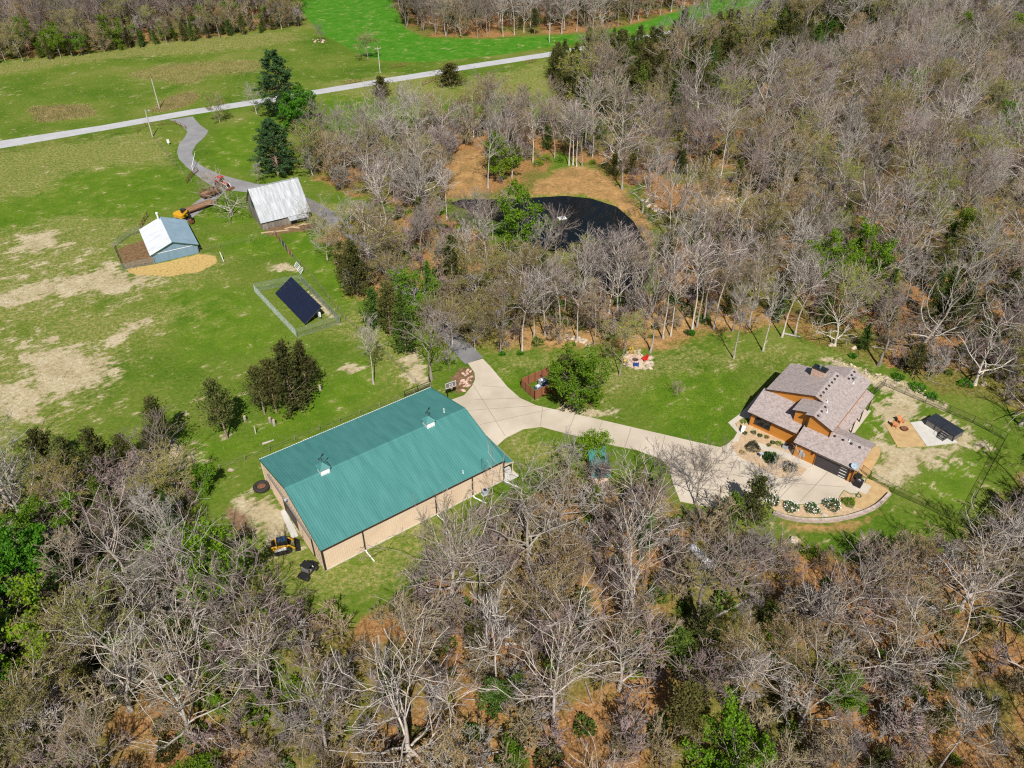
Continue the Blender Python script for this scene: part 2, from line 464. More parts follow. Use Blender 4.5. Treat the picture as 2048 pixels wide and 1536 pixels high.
CEDAR_GROVE = [(1093, 150), (1150, 138), (1250, 122), (1330, 108), (1450, 84), (1550, 58), (1650, 25), (1760, -10), (1790, 38), (1640, 122), (1450, 198), (1300, 240), (1200, 240), (1115, 200)]
ZONES = {
    'litter': [(BOTTOM_WOOD, 3.0), (BOTTOM_FLOOR, 3.0), (RIGHT_WOOD, 4.0), (CENTER_WOOD, 4.0), (POND_BACK_WOOD, 4.0), (TOPLEFT_WOOD, 5.0), (TOPMID_WOOD, 5.0), ([(1280, 345), (1480, 355), (1480, 450), (1330, 475), (1300, 420)], 4.0), ([(930, 285), (1110, 295), (1075, 390), (960, 397)], 4.0), (CEDAR_GROVE, 4.0)],
    'crop': [([(592, 0), (610, 30), (640, 66), (690, 92), (720, 110), (770, 122), (860, 124), (1000, 110), (1090, 95), (1300, 60), (1500, 12), (1600, -30), (1500, -60), (1400, 6), (1260, 52), (1180, 68), (1060, 73), (960, 79), (850, 76), (812, 58), (790, 5), (760, -60), (560, -60)], 2.0)],
    'dry': [([(380, 60), (440, 72), (590, 62), (600, 80), (520, 95), (420, 105), (200, 120), (60, 140), (0, 150), (-100, 160), (-100, 130), (0, 125), (120, 116), (240, 100)], 6.0),
            ([(250, 150), (330, 130), (500, 120), (540, 130), (500, 145), (420, 150), (380, 170), (300, 160)], 6.0), ([(330, 200), (380, 185), (400, 195), (360, 215), (300, 225)], 4.0), ([(60, 215), (170, 210), (190, 230), (80, 245)], 5.0),
            ([(-60, 310), (150, 285), (290, 262), (330, 290), (350, 330), (250, 330), (140, 350), (80, 390), (-60, 400)], 6.0),
            ([(-60, 480), (130, 430), (260, 435), (280, 460), (230, 480), (225, 540), (440, 510), (440, 550), (300, 600), (200, 610), (120, 650), (-60, 660)], 6.0),
            ([(-60, 690), (100, 640), (330, 600), (420, 620), (280, 680), (200, 800), (90, 860), (-60, 880)], 8.0), ([(-60, 860), (100, 850), (130, 900), (60, 1000), (-60, 1000)], 5.0),
            ([(700, 610), (760, 640), (850, 760), (830, 780), (780, 770), (740, 700), (690, 670), (670, 660)], 4.0),
            ([(990, 705), (1150, 715), (1300, 700), (1480, 700), (1700, 700), (1760, 735), (1700, 725), (1560, 722), (1400, 735), (1260, 770), (1200, 800), (1100, 740), (1010, 735)], 5.0),
            ([(920, 160), (1010, 145), (1090, 120), (1100, 190), (1010, 200), (930, 190)], 5.0), ([(640, 170), (760, 150), (900, 150), (900, 185), (700, 200)], 5.0),
            ([(600, 420), (700, 400), (760, 420), (700, 470), (640, 460)], 5.0), ([(1010, 860), (1120, 880), (1160, 910), (1060, 930), (1010, 905)], 3.0), ([(660, 1130), (900, 1030), (1000, 1010), (960, 1080), (760, 1180), (660, 1210), (540, 1150), (560, 1100)], 4.0)],
    'dirt': [([(36, 718), (110, 690), (172, 698), (236, 729), (210, 752), (186, 772), (107, 794), (64, 840), (-60, 820), (-60, 760), (72, 765)], 4.0), ([(205, 683), (251, 650), (305, 632), (279, 656), (229, 688)], 2.5), ([(77, 684), (112, 668), (116, 690), (90, 694)], 2.0),
             ([(-60, 600), (100, 560), (222, 528), (245, 545), (320, 555), (250, 585), (120, 590), (-60, 625)], 4.0), ([(-80, 480), (60, 450), (140, 455), (235, 500), (250, 545), (340, 565), (270, 610), (120, 625), (-80, 660)], 6.0, 0.30), ([(-80, 680), (120, 650), (260, 690), (280, 760), (140, 860), (-80, 930)], 8.0, 0.24), ([(1735, 800), (1800, 775), (1860, 800), (1960, 850), (1950, 930), (1840, 980), (1780, 975), (1740, 930)], 3.0, 0.36), ([(40, 480), (90, 460), (120, 470), (110, 492), (60, 505)], 3.0), ([(10, 606), (60, 595), (58, 604), (15, 616)], 1.5),
             ([(535, 530), (575, 525), (600, 540), (570, 543)], 1.5), ([(603, 570), (640, 600), (690, 655), (676, 648), (625, 600)], 1.2), ([(830, 690), (860, 770), (820, 760), (800, 725)], 2.0), ([(675, 738), (700, 728), (722, 738), (700, 748)], 1.5),
             ([(470, 1005), (510, 985), (530, 975), (560, 1000), (600, 1060), (585, 1090), (545, 1095), (505, 1060), (465, 1030)], 3.0), ([(240, 935), (320, 880), (390, 900), (385, 925), (330, 930), (270, 985), (150, 1010), (90, 1000), (200, 960)], 3.0),
             ([(1745, 812), (1790, 790), (1830, 800), (1850, 825), (1815, 845), (1775, 850), (1755, 835)], 3.0), ([(1755, 885), (1800, 890), (1850, 897), (1940, 860), (1955, 885), (1880, 915), (1840, 945), (1800, 985), (1770, 960), (1745, 930)], 4.0),
             ([(1650, 715), (1700, 730), (1790, 760), (1880, 800), (1905, 830), (1860, 815), (1760, 778), (1690, 742)], 2.5), ([(1130, 795), (1170, 815), (1230, 825), (1180, 835), (1120, 820)], 2.0), ([(425, 868), (450, 872), (468, 865), (450, 880)], 1.2)],
    'bank': [([(1055, 392), (1080, 360), (1115, 340), (1160, 332), (1205, 345), (1245, 375), (1275, 405), (1300, 450), (1310, 500), (1290, 490), (1265, 440), (1225, 405), (1170, 390), (1110, 388)], 3.0), ([(1360, 410), (1400, 385), (1440, 375), (1475, 395), (1450, 425), (1400, 432)], 3.0),
             ([(880, 400), (900, 345), (925, 300), (965, 300), (985, 350), (950, 390), (920, 396)], 3.0), ([(1220, 640), (1330, 600), (1460, 620), (1560, 640), (1500, 660), (1400, 660), (1300, 690), (1230, 690)], 5.0), ([(1000, 660), (1110, 640), (1200, 660), (1180, 690), (1040, 700)], 4.0),
             ([(1150, 1120), (1240, 1080), (1260, 1250), (1200, 1300)], 4.0), ([(1560, 1045), (1620, 1052), (1720, 1045), (1760, 1025), (1700, 1062), (1600, 1062)], 1.5)],
    'straw': [([(250, 537), (309, 529), (396, 508), (432, 512), (436, 524), (400, 543), (340, 553), (265, 549)], 1.5)],
    'vivid': [([(380, 870), (480, 880), (560, 830), (640, 770), (720, 720), (820, 735), (830, 760), (780, 775), (660, 840), (520, 900), (400, 920)], 4.0), ([(300, 560), (420, 560), (520, 600), (590, 680), (480, 720), (380, 720), (320, 640)], 6.0), ([(600, 440), (660, 500), (740, 600), (700, 620), (640, 570), (560, 500)], 4.0),
              ([(420, 470), (560, 470), (570, 510), (450, 510)], 3.0), ([(100, 360), (220, 320), (370, 340), (380, 390), (330, 420), (150, 460), (0, 470), (-60, 420)], 6.0), ([(430, 260), (520, 240), (510, 350), (420, 330)], 4.0), ([(440, 390), (520, 410), (490, 450), (400, 445)], 3.0),
              ([(1270, 800), (1330, 740), (1450, 740), (1500, 760), (1470, 840), (1440, 885), (1330, 860)], 4.0), ([(990, 735), (1040, 745), (1040, 790), (1010, 770)], 1.5), ([(650, 190), (740, 190), (740, 250), (660, 260)], 3.0), ([(1745, 800), (1790, 770), (1760, 860), (1730, 870), (1720, 850)], 2.0),
              ([(1830, 930), (1960, 900), (1960, 980), (1920, 1045), (1850, 1000)], 4.0), ([(1050, 865), (1110, 870), (1130, 900), (1040, 890)], 2.0), ([(1800, 750), (1870, 780), (1880, 800), (1830, 780)], 1.0), ([(1330, 925), (1340, 950), (1290, 940), (1290, 915)], 1.5), ([(640, 400), (760, 410), (860, 440), (940, 460), (880, 420), (780, 390)], 3.0)],
    'brown': [([(232, 500), (262, 488), (295, 478), (305, 505), (308, 527), (250, 537)], 1.5), ([(900, 760), (925, 735), (948, 738), (950, 760), (940, 775), (915, 788), (895, 770)], 1.5), ([(330, 955), (380, 960), (390, 985), (340, 990)], 2.0), ([(1130, 770), (1190, 790), (1180, 815), (1120, 805)], 3.0), ([(520, 450), (620, 445), (640, 455), (540, 472)], 1.5), ([(450, 1010), (490, 1030), (510, 1070), (470, 1060)], 2.0)],
}
CHAN = ['litter', 'crop', 'dry', 'dirt', 'bank', 'straw', 'vivid', 'brown']


def poly_mask(px, py, poly, soft):
    """1 inside the outline, 0 outside, blending over soft metres either side."""
    P = np.array(poly)
    lo, hi = P.min(0) - soft, P.max(0) + soft
    sel = np.where((px > lo[0]) & (px < hi[0]) & (py > lo[1]) & (py < hi[1]))[0]
    out = np.zeros(len(px))
    if not len(sel):
        return out
    x, y = px[sel], py[sel]
    d2 = np.full(len(sel), 1e12)
    ins = np.zeros(len(sel), bool)
    n = len(P)
    for i in range(n):
        ax, ay = P[i]
        bx, by = P[(i + 1) % n]
        ex, ey = bx - ax, by - ay
        t = np.clip(((x - ax) * ex + (y - ay) * ey) / (ex * ex + ey * ey + 1e-12), 0, 1)
        d2 = np.minimum(d2, (x - ax - t * ex) ** 2 + (y - ay - t * ey) ** 2)
        c = ((ay > y) != (by > y))
        with np.errstate(divide='ignore', invalid='ignore'):
            xi = ex * (y - ay) / (ey if ey else 1e-12) + ax
        ins ^= c & (x < xi)
    d = np.sqrt(d2) * np.where(ins, 1, -1)
    s = np.clip(d / (2 * soft) + 0.5, 0, 1)
    out[sel] = s * s * (3 - 2 * s)
    return out


def build_ground():
    xs = np.concatenate([[-3500, -1800, -900, -500, -320], np.arange(-240, -110, 1.6), np.arange(-110, 110, 0.75), np.arange(110, 260, 1.6), [320, 500, 900, 1800, 3500]])
    ys = np.concatenate([[-3000, -1000, -300, -80, 0], np.arange(16, 130, 0.75), np.arange(130, 240, 1.0), np.arange(240, 440, 1.8), [480, 560, 700, 1000, 1800, 3600, 6000]])
    X, Y = np.meshgrid(xs, ys)
    px, py = X.ravel(), Y.ravel()
    masks = {}
    for k in CHAN:
        mm = np.zeros(len(px))
        for zn in ZONES[k]:
            mm = np.maximum(mm, poly_mask(px, py, gp(zn[0]), zn[1]) * (zn[2] if len(zn) > 2 else 1.0))
        masks[k] = mm
    masks['litter'] *= 1 - 0.75 * poly_mask(px, py, gp(GREEN_WOOD), 6.0)
    masks['litter'] = np.maximum(masks['litter'], (py > 420).astype(float))
    pond = poly_mask(px, py, gp(POND), 1.8)
    Z = -1.3 * pond
    nx, ny = len(xs), len(ys)
    idx = np.arange(nx * ny).reshape(ny, nx)
    F = np.stack([idx[:-1, :-1].ravel(), idx[:-1, 1:].ravel(), idx[1:, 1:].ravel(), idx[1:, :-1].ravel()], 1)
    me = bpy.data.meshes.new('ground')
    me.vertices.add(len(px))
    me.vertices.foreach_set('co', np.stack([px, py, Z], 1).ravel())
    me.loops.add(F.size)
    me.loops.foreach_set('vertex_index', F.ravel().astype(np.int32))
    me.polygons.add(len(F))
    me.polygons.foreach_set('loop_start', np.arange(0, F.size, 4, dtype=np.int32))
    me.polygons.foreach_set('use_smooth', np.ones(len(F), bool))
    for j, nm in enumerate(('zone_a', 'zone_b')):
        at = me.attributes.new(nm, 'FLOAT_COLOR', 'POINT')
        c = np.stack([masks[CHAN[j * 4 + k]] for k in range(4)], 1)
        at.data.foreach_set('color', c.ravel().astype(np.float32))
    me.update()
    me.validate()
    me.materials.append(ground_material())
    o = bpy.data.objects.new('ground', me)
    COL.objects.link(o)
    return struct(o, 'open pasture, lawn, bare soil and leaf littered wood floor')


def ground_material():
    m = bpy.data.materials.new('ground')
    m.use_nodes = True
    nt = m.node_tree
    N, L = nt.nodes, nt.links
    b = N['Principled BSDF']
    b.inputs['Roughness'].default_value = 0.95
    b.inputs['Specular IOR Level'].default_value = 0.1
    tc = N.new('ShaderNodeTexCoord')
    P = tc.outputs['Object']

    def noise(scale, detail=5.0, rough=0.6, dist=0.0, stretch=None):
        n = N.new('ShaderNodeTexNoise')
        n.inputs['Scale'].default_value = scale
        n.inputs['Detail'].default_value = detail
        n.inputs['Roughness'].default_value = rough
        n.inputs['Distortion'].default_value = dist
        s = P
        if stretch:
            mp = N.new('ShaderNodeMapping')
            mp.vector_type = 'TEXTURE'
            mp.inputs['Scale'].default_value = stretch
            mp.inputs['Rotation'].default_value = (0, 0, 0.62)
            L.new(P, mp.inputs['Vector'])
            s = mp.outputs['Vector']
        L.new(s, n.inputs['Vector'])
        return n.outputs['Fac']

    def ramp(fac, stops):
        r = N.new('ShaderNodeValToRGB')
        e = r.color_ramp.elements
        while len(e) < len(stops):
            e.new(0.5)
        for el, (p, c) in zip(e, stops):
            el.position = p
            el.color = (*c, 1)
        L.new(fac, r.inputs['Fac'])
        return r.outputs['Color']

    def math_(op, a, c, clamp=False):
        n = N.new('ShaderNodeMath')
        n.operation = op
        n.use_clamp = clamp
        for i, v in enumerate((a, c)):
            if isinstance(v, (int, float)):
                n.inputs[i].default_value = v
            else:
                L.new(v, n.inputs[i])
        return n.outputs[0]

    def smooth(v, lo, hi):
        n = N.new('ShaderNodeMapRange')
        n.interpolation_type = 'SMOOTHSTEP'
        n.inputs['From Min'].default_value = lo
        n.inputs['From Max'].default_value = hi
        L.new(v, n.inputs['Value'])
        return n.outputs['Result']

    def mix(f, a, c):
        n = N.new('ShaderNodeMix')
        n.data_type = 'RGBA'
        L.new(f, n.inputs['Factor'])
        L.new(a, n.inputs['A'])
        L.new(c, n.inputs['B'])
        return n.outputs['Result']

    za = N.new('ShaderNodeAttribute')
    za.attribute_name = 'zone_a'
    zb = N.new('ShaderNodeAttribute')
    zb.attribute_name = 'zone_b'
    sa = N.new('ShaderNodeSeparateColor')
    sb = N.new('ShaderNodeSeparateColor')
    L.new(za.outputs['Color'], sa.inputs[0])
    L.new(zb.outputs['Color'], sb.inputs[0])
    z = dict(zip(CHAN, [sa.outputs[0], sa.outputs[1], sa.outputs[2], za.outputs['Alpha'], sb.outputs[0], sb.outputs[1], sb.outputs[2], zb.outputs['Alpha']]))

    big = noise(0.055, 4, 0.55)
    mid = noise(0.28, 6, 0.65, 0.6)
    fine = noise(1.6, 5, 0.7)
    tuft = noise(4.5, 3, 0.7)
    streak = noise(0.9, 6, 0.72, 0.6, (2.6, 0.75, 1.0))

    def edge(k, amp, w):
        """zone mask with a ragged edge"""
        v = math_('ADD', z[k], math_('MULTIPLY', math_('SUBTRACT', mid, 0.5), amp))
        v = math_('ADD', v, math_('MULTIPLY', math_('SUBTRACT', streak, 0.5), amp * 1.0))
        return smooth(v, 0.5 - w, 0.5 + w)

    green = ramp(math_('ADD', math_('MULTIPLY', big, 0.55), math_('MULTIPLY', fine, 0.45)), [(0.32, (0.030, 0.080, 0.005)), (0.43, (0.066, 0.126, 0.008)), (0.53, (0.108, 0.155, 0.018)), (0.62, (0.165, 0.175, 0.042)), (0.74, (0.28, 0.235, 0.095))])
    fleck = smooth(math_('ADD', math_('MULTIPLY', tuft, 0.5), math_('MULTIPLY', streak, 0.5)), 0.57, 0.70)
    straw_c = ramp(fine, [(0.35, (0.27, 0.21, 0.085)), (0.65, (0.38, 0.31, 0.15))])
    base = mix(math_('MULTIPLY', fleck, 0.5), green, straw_c)
    vivid = ramp(math_('ADD', math_('MULTIPLY', mid, 0.5), math_('MULTIPLY', tuft, 0.5)), [(0.32, (0.028, 0.082, 0.003)), (0.45, (0.066, 0.142, 0.005)), (0.56, (0.108, 0.182, 0.010)), (0.70, (0.20, 0.215, 0.045))])
    base = mix(math_('MULTIPLY', edge('vivid', 1.4, 0.45), 0.8), base, vivid)
    crop = ramp(math_('ADD', math_('MULTIPLY', mid, 0.4), math_('MULTIPLY', streak, 0.6)), [(0.33, (0.026, 0.120, 0.005)), (0.50, (0.052, 0.180, 0.009)), (0.64, (0.105, 0.215, 0.024)), (0.76, (0.22, 0.24, 0.07))])
    base = mix(edge('crop', 0.5, 0.12), base, crop)
    dryc = ramp(math_('ADD', math_('MULTIPLY', fine, 0.6), math_('MULTIPLY', tuft, 0.4)), [(0.34, (0.060, 0.130, 0.008)), (0.46, (0.125, 0.165, 0.024)), (0.54, (0.25, 0.225, 0.080)), (0.64, (0.45, 0.355, 0.165))])
    base = mix(math_('MULTIPLY', edge('dry', 2.6, 0.42), 0.78), base, dryc)
    dirtc = ramp(math_('ADD', math_('MULTIPLY', fine, 0.55), math_('MULTIPLY', mid, 0.45)), [(0.34, (0.22, 0.185, 0.085)), (0.46, (0.35, 0.285, 0.170)), (0.58, (0.45, 0.385, 0.255)), (0.70, (0.56, 0.50, 0.37))])
    base = mix(edge('dirt', 2.2, 0.2), base, dirtc)
    litter = ramp(math_('ADD', math_('MULTIPLY', fine, 0.5), math_('MULTIPLY', tuft, 0.5)), [(0.33, (0.060, 0.034, 0.015)), (0.42, (0.175, 0.088, 0.033)), (0.52, (0.30, 0.155, 0.058)), (0.66, (0.46, 0.30, 0.15))])
    litgreen = ramp(fine, [(0.33, (0.034, 0.055, 0.008)), (0.5, (0.10, 0.125, 0.018)), (0.68, (0.21, 0.18, 0.06))])
    litter = mix(math_('MULTIPLY', smooth(big, 0.46, 0.56), 0.8), litter, litgreen)
    base = mix(edge('litter', 1.2, 0.3), base, litter)
    bank = ramp(math_('ADD', math_('MULTIPLY', fine, 0.5), math_('MULTIPLY', mid, 0.5)), [(0.34, (0.14, 0.115, 0.040)), (0.46, (0.26, 0.155, 0.060)), (0.58, (0.40, 0.235, 0.095)), (0.70, (0.47, 0.33, 0.17))])
    base = mix(edge('bank', 1.0, 0.3), base, bank)
    strw = ramp(math_('ADD', math_('MULTIPLY', fine, 0.6), math_('MULTIPLY', tuft, 0.4)), [(0.36, (0.36, 0.24, 0.075)), (0.62, (0.53, 0.385, 0.155))])
    base = mix(edge('straw', 0.5, 0.12), base, strw)
    brown = ramp(fine, [(0.35, (0.105, 0.055, 0.030)), (0.65, (0.24, 0.135, 0.080))])
    base = mix(math_('MULTIPLY', edge('brown', 0.8, 0.25), 0.9), base, brown)
    L.new(base, b.inputs['Base Color'])
    bp = N.new('ShaderNodeBump')
    bp.inputs['Strength'].default_value = 0.9
    bp.inputs['Distance'].default_value = 0.16
    hgt = math_('ADD', math_('MULTIPLY', fine, 0.8), math_('MULTIPLY', noise(6.0, 3, 0.7), 0.5))
    L.new(hgt, bp.inputs['Height'])
    L.new(bp.outputs['Normal'], b.inputs['Normal'])
    return m


build_ground()


def sheet(name, px, z, material, label, thick=0.25):
    """A paved or gravelled patch: outline on the ground, top at height z."""
    pts = gp(px)
    o = MB().prism(pts, z - thick, z).build(name, material)
    return struct(o, label)


def strip(name, px, half, z, material, label):
    P = [Vector(p) for p in gp(px)]
    # smooth the centre line
    for _ in range(3):
        Q = [P[0]]
        for a, c in zip(P[:-1], P[1:]):
            Q += [a * 0.75 + c * 0.25, a * 0.25 + c * 0.75]
        P = Q + [P[-1]]
    mb = MB()
    lft, rgt = [], []
    for i, p in enumerate(P):
        d = (P[min(i + 1, len(P) - 1)] - P[max(i - 1, 0)]).normalized()
        n = Vector((-d.y, d.x))
        lft.append(p + n * half)
        rgt.append(p - n * half)
    for i in range(len(P) - 1):
        mb.poly([(*rgt[i], z), (*rgt[i + 1], z), (*lft[i + 1], z), (*lft[i], z)])
        mb.poly([(*lft[i], z), (*lft[i + 1], z), (*lft[i + 1], -0.2), (*lft[i], -0.2)])
        mb.poly([(*rgt[i + 1], z), (*rgt[i], z), (*rgt[i], -0.2), (*rgt[i + 1], -0.2)])
    return struct(mb.build(name, material), label)


M['asphalt_road'] = mat('asphalt_road', (0.43, 0.43, 0.45), (0.355, 0.355, 0.37), scale=0.25, rough=0.9, detail=8, bump=0.1, bscale=12)
M['asphalt_drive'] = mat('asphalt_drive', (0.25, 0.245, 0.255), (0.195, 0.19, 0.195), scale=0.3, rough=0.9, detail=8, bump=0.1, bscale=12)
M['asphalt_new'] = mat('asphalt_new', (0.20, 0.195, 0.20), (0.14, 0.138, 0.145), scale=0.3, rough=0.9, detail=8, bump=0.1, bscale=12)

# county road
_rn = [(-420, 345), (-200, 312), (0, 282), (205, 251), (381, 219.5), (533, 196), (640, 178.5), (744, 161), (877, 140), (918, 132), (1085, 106.6), (1250, 78), (1420, 47), (1600, 12), (1800, -30), (2100, -95)]
_rs = [(-420, 364), (-200, 328), (0, 297), (205, 261.5), (381, 230), (533, 206), (640, 188), (744, 171), (877, 150), (918, 141.5), (1085, 115.5), (1250, 87), (1420, 55), (1600, 20), (1800, -22), (2100, -87)]
rd = sheet('road', _rn + _rs[::-1], 0.06, M['asphalt_road'], 'pale grey county road crossing the fields')
# faded edge and centre paint
M['road_paint'] = mat('road_paint', (0.50, 0.50, 0.49), (0.41, 0.41, 0.42), scale=1.5, rough=0.8)
M['road_yellow'] = mat('road_yellow', (0.44, 0.40, 0.28), (0.40, 0.39, 0.36), scale=1.0, rough=0.8)
for nm, t, w, mt_ in (('edge_line', 0.07, 0.012, 'road_paint'), ('edge_line', 0.93, 0.012, 'road_paint'), ('centre_line', 0.5, 0.014, 'road_yellow')):
    mb = MB()
    A, B = gp(_rn), gp(_rs)
    for i in range(len(A) - 1):
        q = []
        for k, s in ((i, t - w), (i + 1, t - w), (i + 1, t + w), (i, t + w)):
            q.append((A[k][0] * (1 - s) + B[k][0] * s, A[k][1] * (1 - s) + B[k][1] * s, 0.066))
        mb.poly(q[::-1])
    mb.build(nm, M[mt_], rd)

_dl = [(338, 240), (350, 243), (364, 252), (375, 263), (371, 273), (358, 289), (354, 305), (358, 318), (372, 333), (390, 348), (408, 362), (427, 374), (455, 380), (489, 384), (540, 390), (590, 404)]
_dr = [(386, 233), (390, 239), (401, 251), (417, 262), (410, 273), (392, 290), (384, 305), (389, 321), (410, 336), (437, 348), (471, 358), (512, 368), (560, 372), (612, 390)]
sheet('driveway', _dl + _dr[::-1], 0.05, M['asphalt_drive'], 'winding grey asphalt driveway from the road to the old barn')
strip('driveway', [(560, 382), (606, 402), (650, 425), (690, 455), (740, 500), (790, 550), (835, 597), (880, 645), (925, 698), (949, 722)], 1.75, 0.054, M['asphalt_new'], 'dark asphalt driveway running through the trees to the concrete apron')
strip('gravel_track', [(450, 366), (425, 392), (395, 415), (360, 440), (340, 452)], 1.9, 0.03, M['asphalt_drive'], 'grey gravel spur leading to the blue shed')

APRON = [(935.7, 727), (965.8, 718), (983, 736), (1015, 774.5), (1040.4, 796.8), (1072, 811), (1119.8, 822), (1199, 839.6), (1294, 861.8), (1389.5, 884), (1440, 895), (1453, 890), (1468.8, 876),
         (1478, 880), (1478.7, 912.3), (1528.8, 936.9), (1557, 952), (1585, 953), (1607, 947), (1615, 934), (1626, 929), (1698, 964), (1731, 957), (1726.5, 970), (1714, 987), (1700, 987), (1687.5, 980), (1679.4, 990.5), (1675.8, 998.6), (1639, 1007.4), (1595, 1008.8),
         (1558.6, 998.6), (1533.7, 1000), (1500, 1012), (1420, 1015), (1360, 1003), (1345, 965), (1338.7, 936.4), (1319.7, 917.4), (1272, 900), (1230.8, 892), (1135.6, 868), (1081.7, 853.9), (1046.8, 858.7), (1012, 876), (985, 900), (895, 803), (928.4, 791), (944, 772.8), (950, 760), (949, 746)]


def concrete_material():
    m = mat('concrete_slabs', (0.51, 0.455, 0.38), (0.435, 0.385, 0.315), scale=0.22, rough=0.85, bump=0.06, bscale=20, detail=9)
    nt = m.node_tree
    N, L = nt.nodes, nt.links
    b = N['Principled BSDF']
    src = b.inputs['Base Color'].links[0].from_socket
    tc = N.new('ShaderNodeTexCoord')
    n = N.new('ShaderNodeTexNoise')
    n.inputs['Scale'].default_value = 0.12
    n.inputs['Detail'].default_value = 6
    L.new(tc.outputs['Object'], n.inputs['Vector'])
    r = N.new('ShaderNodeValToRGB')
    r.color_ramp.elements[0].position = 0.35
    r.color_ramp.elements[0].color = (0.86, 0.83, 0.78, 1)
    r.color_ramp.elements[1].position = 0.65
    r.color_ramp.elements[1].color = (1.08, 1.06, 1.05, 1)
    L.new(n.outputs['Fac'], r.inputs['Fac'])
    mx = N.new('ShaderNodeMix')
    mx.data_type = 'RGBA'
    mx.blend_type = 'MULTIPLY'
    mx.inputs['Factor'].default_value = 1.0
    L.new(src, mx.inputs['A'])
    L.new(r.outputs['Color'], mx.inputs['B'])
    L.new(mx.outputs['Result'], b.inputs['Base Color'])
    return m


M['concrete_slabs'] = concrete_material()
ap = sheet('driveway', APRON, 0.08, M['concrete_slabs'], 'pale concrete driveway and parking apron linking shop and house')
# saw-cut control joints
M['joint'] = mat('joint', (0.25, 0.21, 0.17), scale=4, rough=0.95)
for a, c in (((965, 772), (1012, 776)), ((950, 800), (1040, 797)), ((930, 822), (1072, 812)), ((960, 850), (1100, 819)), ((1081, 853), (1085, 815)), ((1135, 867), (1150, 830)), ((1190, 880), (1205, 842)), ((1250, 895), (1262, 856)), ((1319, 916), (1330, 871)), ((1390, 960), (1410, 890)),
             ((1440, 990), (1475, 915)), ((1600, 1004), (1655, 945)), ((1560, 996), (1612, 940)), ((1560, 965), (1690, 975)), ((1540, 982), (1590, 953)), ((1010, 872), (940, 760))):
    p, q = G(*a, 0.0), G(*c, 0.0)
    d = (q - p)
    n = Vector((-d.y, d.x, 0)).normalized() * 0.035
    MB().poly([(p.x - n.x, p.y - n.y, 0.084), (q.x - n.x, q.y - n.y, 0.084), (q.x + n.x, q.y + n.y, 0.084), (p.x + n.x, p.y + n.y, 0.084)]).build('control_joint', M['joint'], ap)

sheet('gravel_bed', [(1478, 834), (1497, 846), (1592, 890), (1590, 906), (1630, 926), (1626, 932), (1612, 939), (1606, 949), (1585, 955.5), (1556, 954.5), (1527, 939), (1477, 914), (1462, 893), (1474, 882), (1478, 866), (1472, 848)], 0.10, M['bed_gravel'], 'tan gravel planting bed along the front of the house')
sheet('walkway', [(1466, 880), (1474, 866), (1456, 846), (1479, 829), (1492, 816), (1528, 776), (1536, 778), (1500, 838), (1484, 836), (1470, 848), (1482, 868), (1476, 886)], 0.115, M['concrete'], 'concrete walk round the corner of the house')
sheet('walkway', [(1508, 886), (1526, 889), (1590, 912), (1610, 921), (1628, 930), (1612, 939), (1596, 930), (1560, 913), (1512, 896)], 0.125, M['concrete'], 'concrete walk through the gravel bed to the garage')
sheet('gravel_bed', [(1540, 1012), (1558, 1000), (1595, 1010.5), (1639, 1009), (1676, 1000), (1680, 992), (1688, 982), (1700, 989), (1714, 989), (1700, 1008), (1726, 1019), (1690, 1030), (1654, 1034), (1624, 1035), (1595, 1033), (1566, 1027), (1548, 1020)], 0.06, M['bed_gravel'], 'tan gravel bed with flowering bushes inside the curved block wall')
sheet('sand_area', [(1733, 958), (1748, 962), (1776, 976), (1781, 988), (1756, 1012), (1727, 1019), (1702, 1008), (1716, 989), (1728, 971)], 0.07, M['sand_gravel'], 'sandy gravel area behind the curved wall')
sheet('sand_area', [(1716, 940), (1735, 905), (1750, 888), (1761, 900), (1760, 910), (1746, 935), (1734, 955), (1722, 950)], 0.065, M['sand_gravel'], 'sandy gravel strip beside the garage')
sheet('gravel_pad', [(1768, 847), (1796, 842), (1819, 843.5), (1853, 893.5), (1795, 894)], 0.06, M['sand_gravel'], 'sandy gravel pad beside the hot tub slab')
sheet('patio', [(1247, 712), (1256, 705), (1270, 704), (1290, 716), (1303, 731), (1300, 737), (1288, 739), (1270, 738), (1255, 732), (1246, 722)], 0.08, M['patio_gravel'], 'pale gravel fire pit patio under the trees')
sheet('loading_slab', [(561, 1024), (570, 1019), (597, 1072), (584, 1077)], 0.07, M['concrete_white'], 'concrete loading slab at the shop end doors')

# pond water
w = bpy.data.materials.new('pond_water')
w.use_nodes = True
_b = w.node_tree.nodes['Principled BSDF']
_b.inputs['Base Color'].default_value = (0.004, 0.006, 0.007, 1)
_b.inputs['Roughness'].default_value = 0.04
_b.inputs['IOR'].default_value = 1.33
_n = w.node_tree.nodes.new('ShaderNodeTexNoise')
_n.inputs['Scale'].default_value = 1.2
_n.inputs['Detail'].default_value = 3
_bp = w.node_tree.nodes.new('ShaderNodeBump')
_bp.inputs['Strength'].default_value = 0.08
_bp.inputs['Distance'].default_value = 0.05
w.node_tree.links.new(_n.outputs['Fac'], _bp.inputs['Height'])
w.node_tree.links.new(_bp.outputs['Normal'], _b.inputs['Normal'])
pp = gp(POND)
cx, cy = sum(p[0] for p in pp) / len(pp), sum(p[1] for p in pp) / len(pp)
struct(MB().poly([(cx + (x - cx) * 1.04, cy + (y - cy) * 1.04, -0.35) for x, y in pp][::-1]).build('pond', w), 'dark still water of the woodland pond')
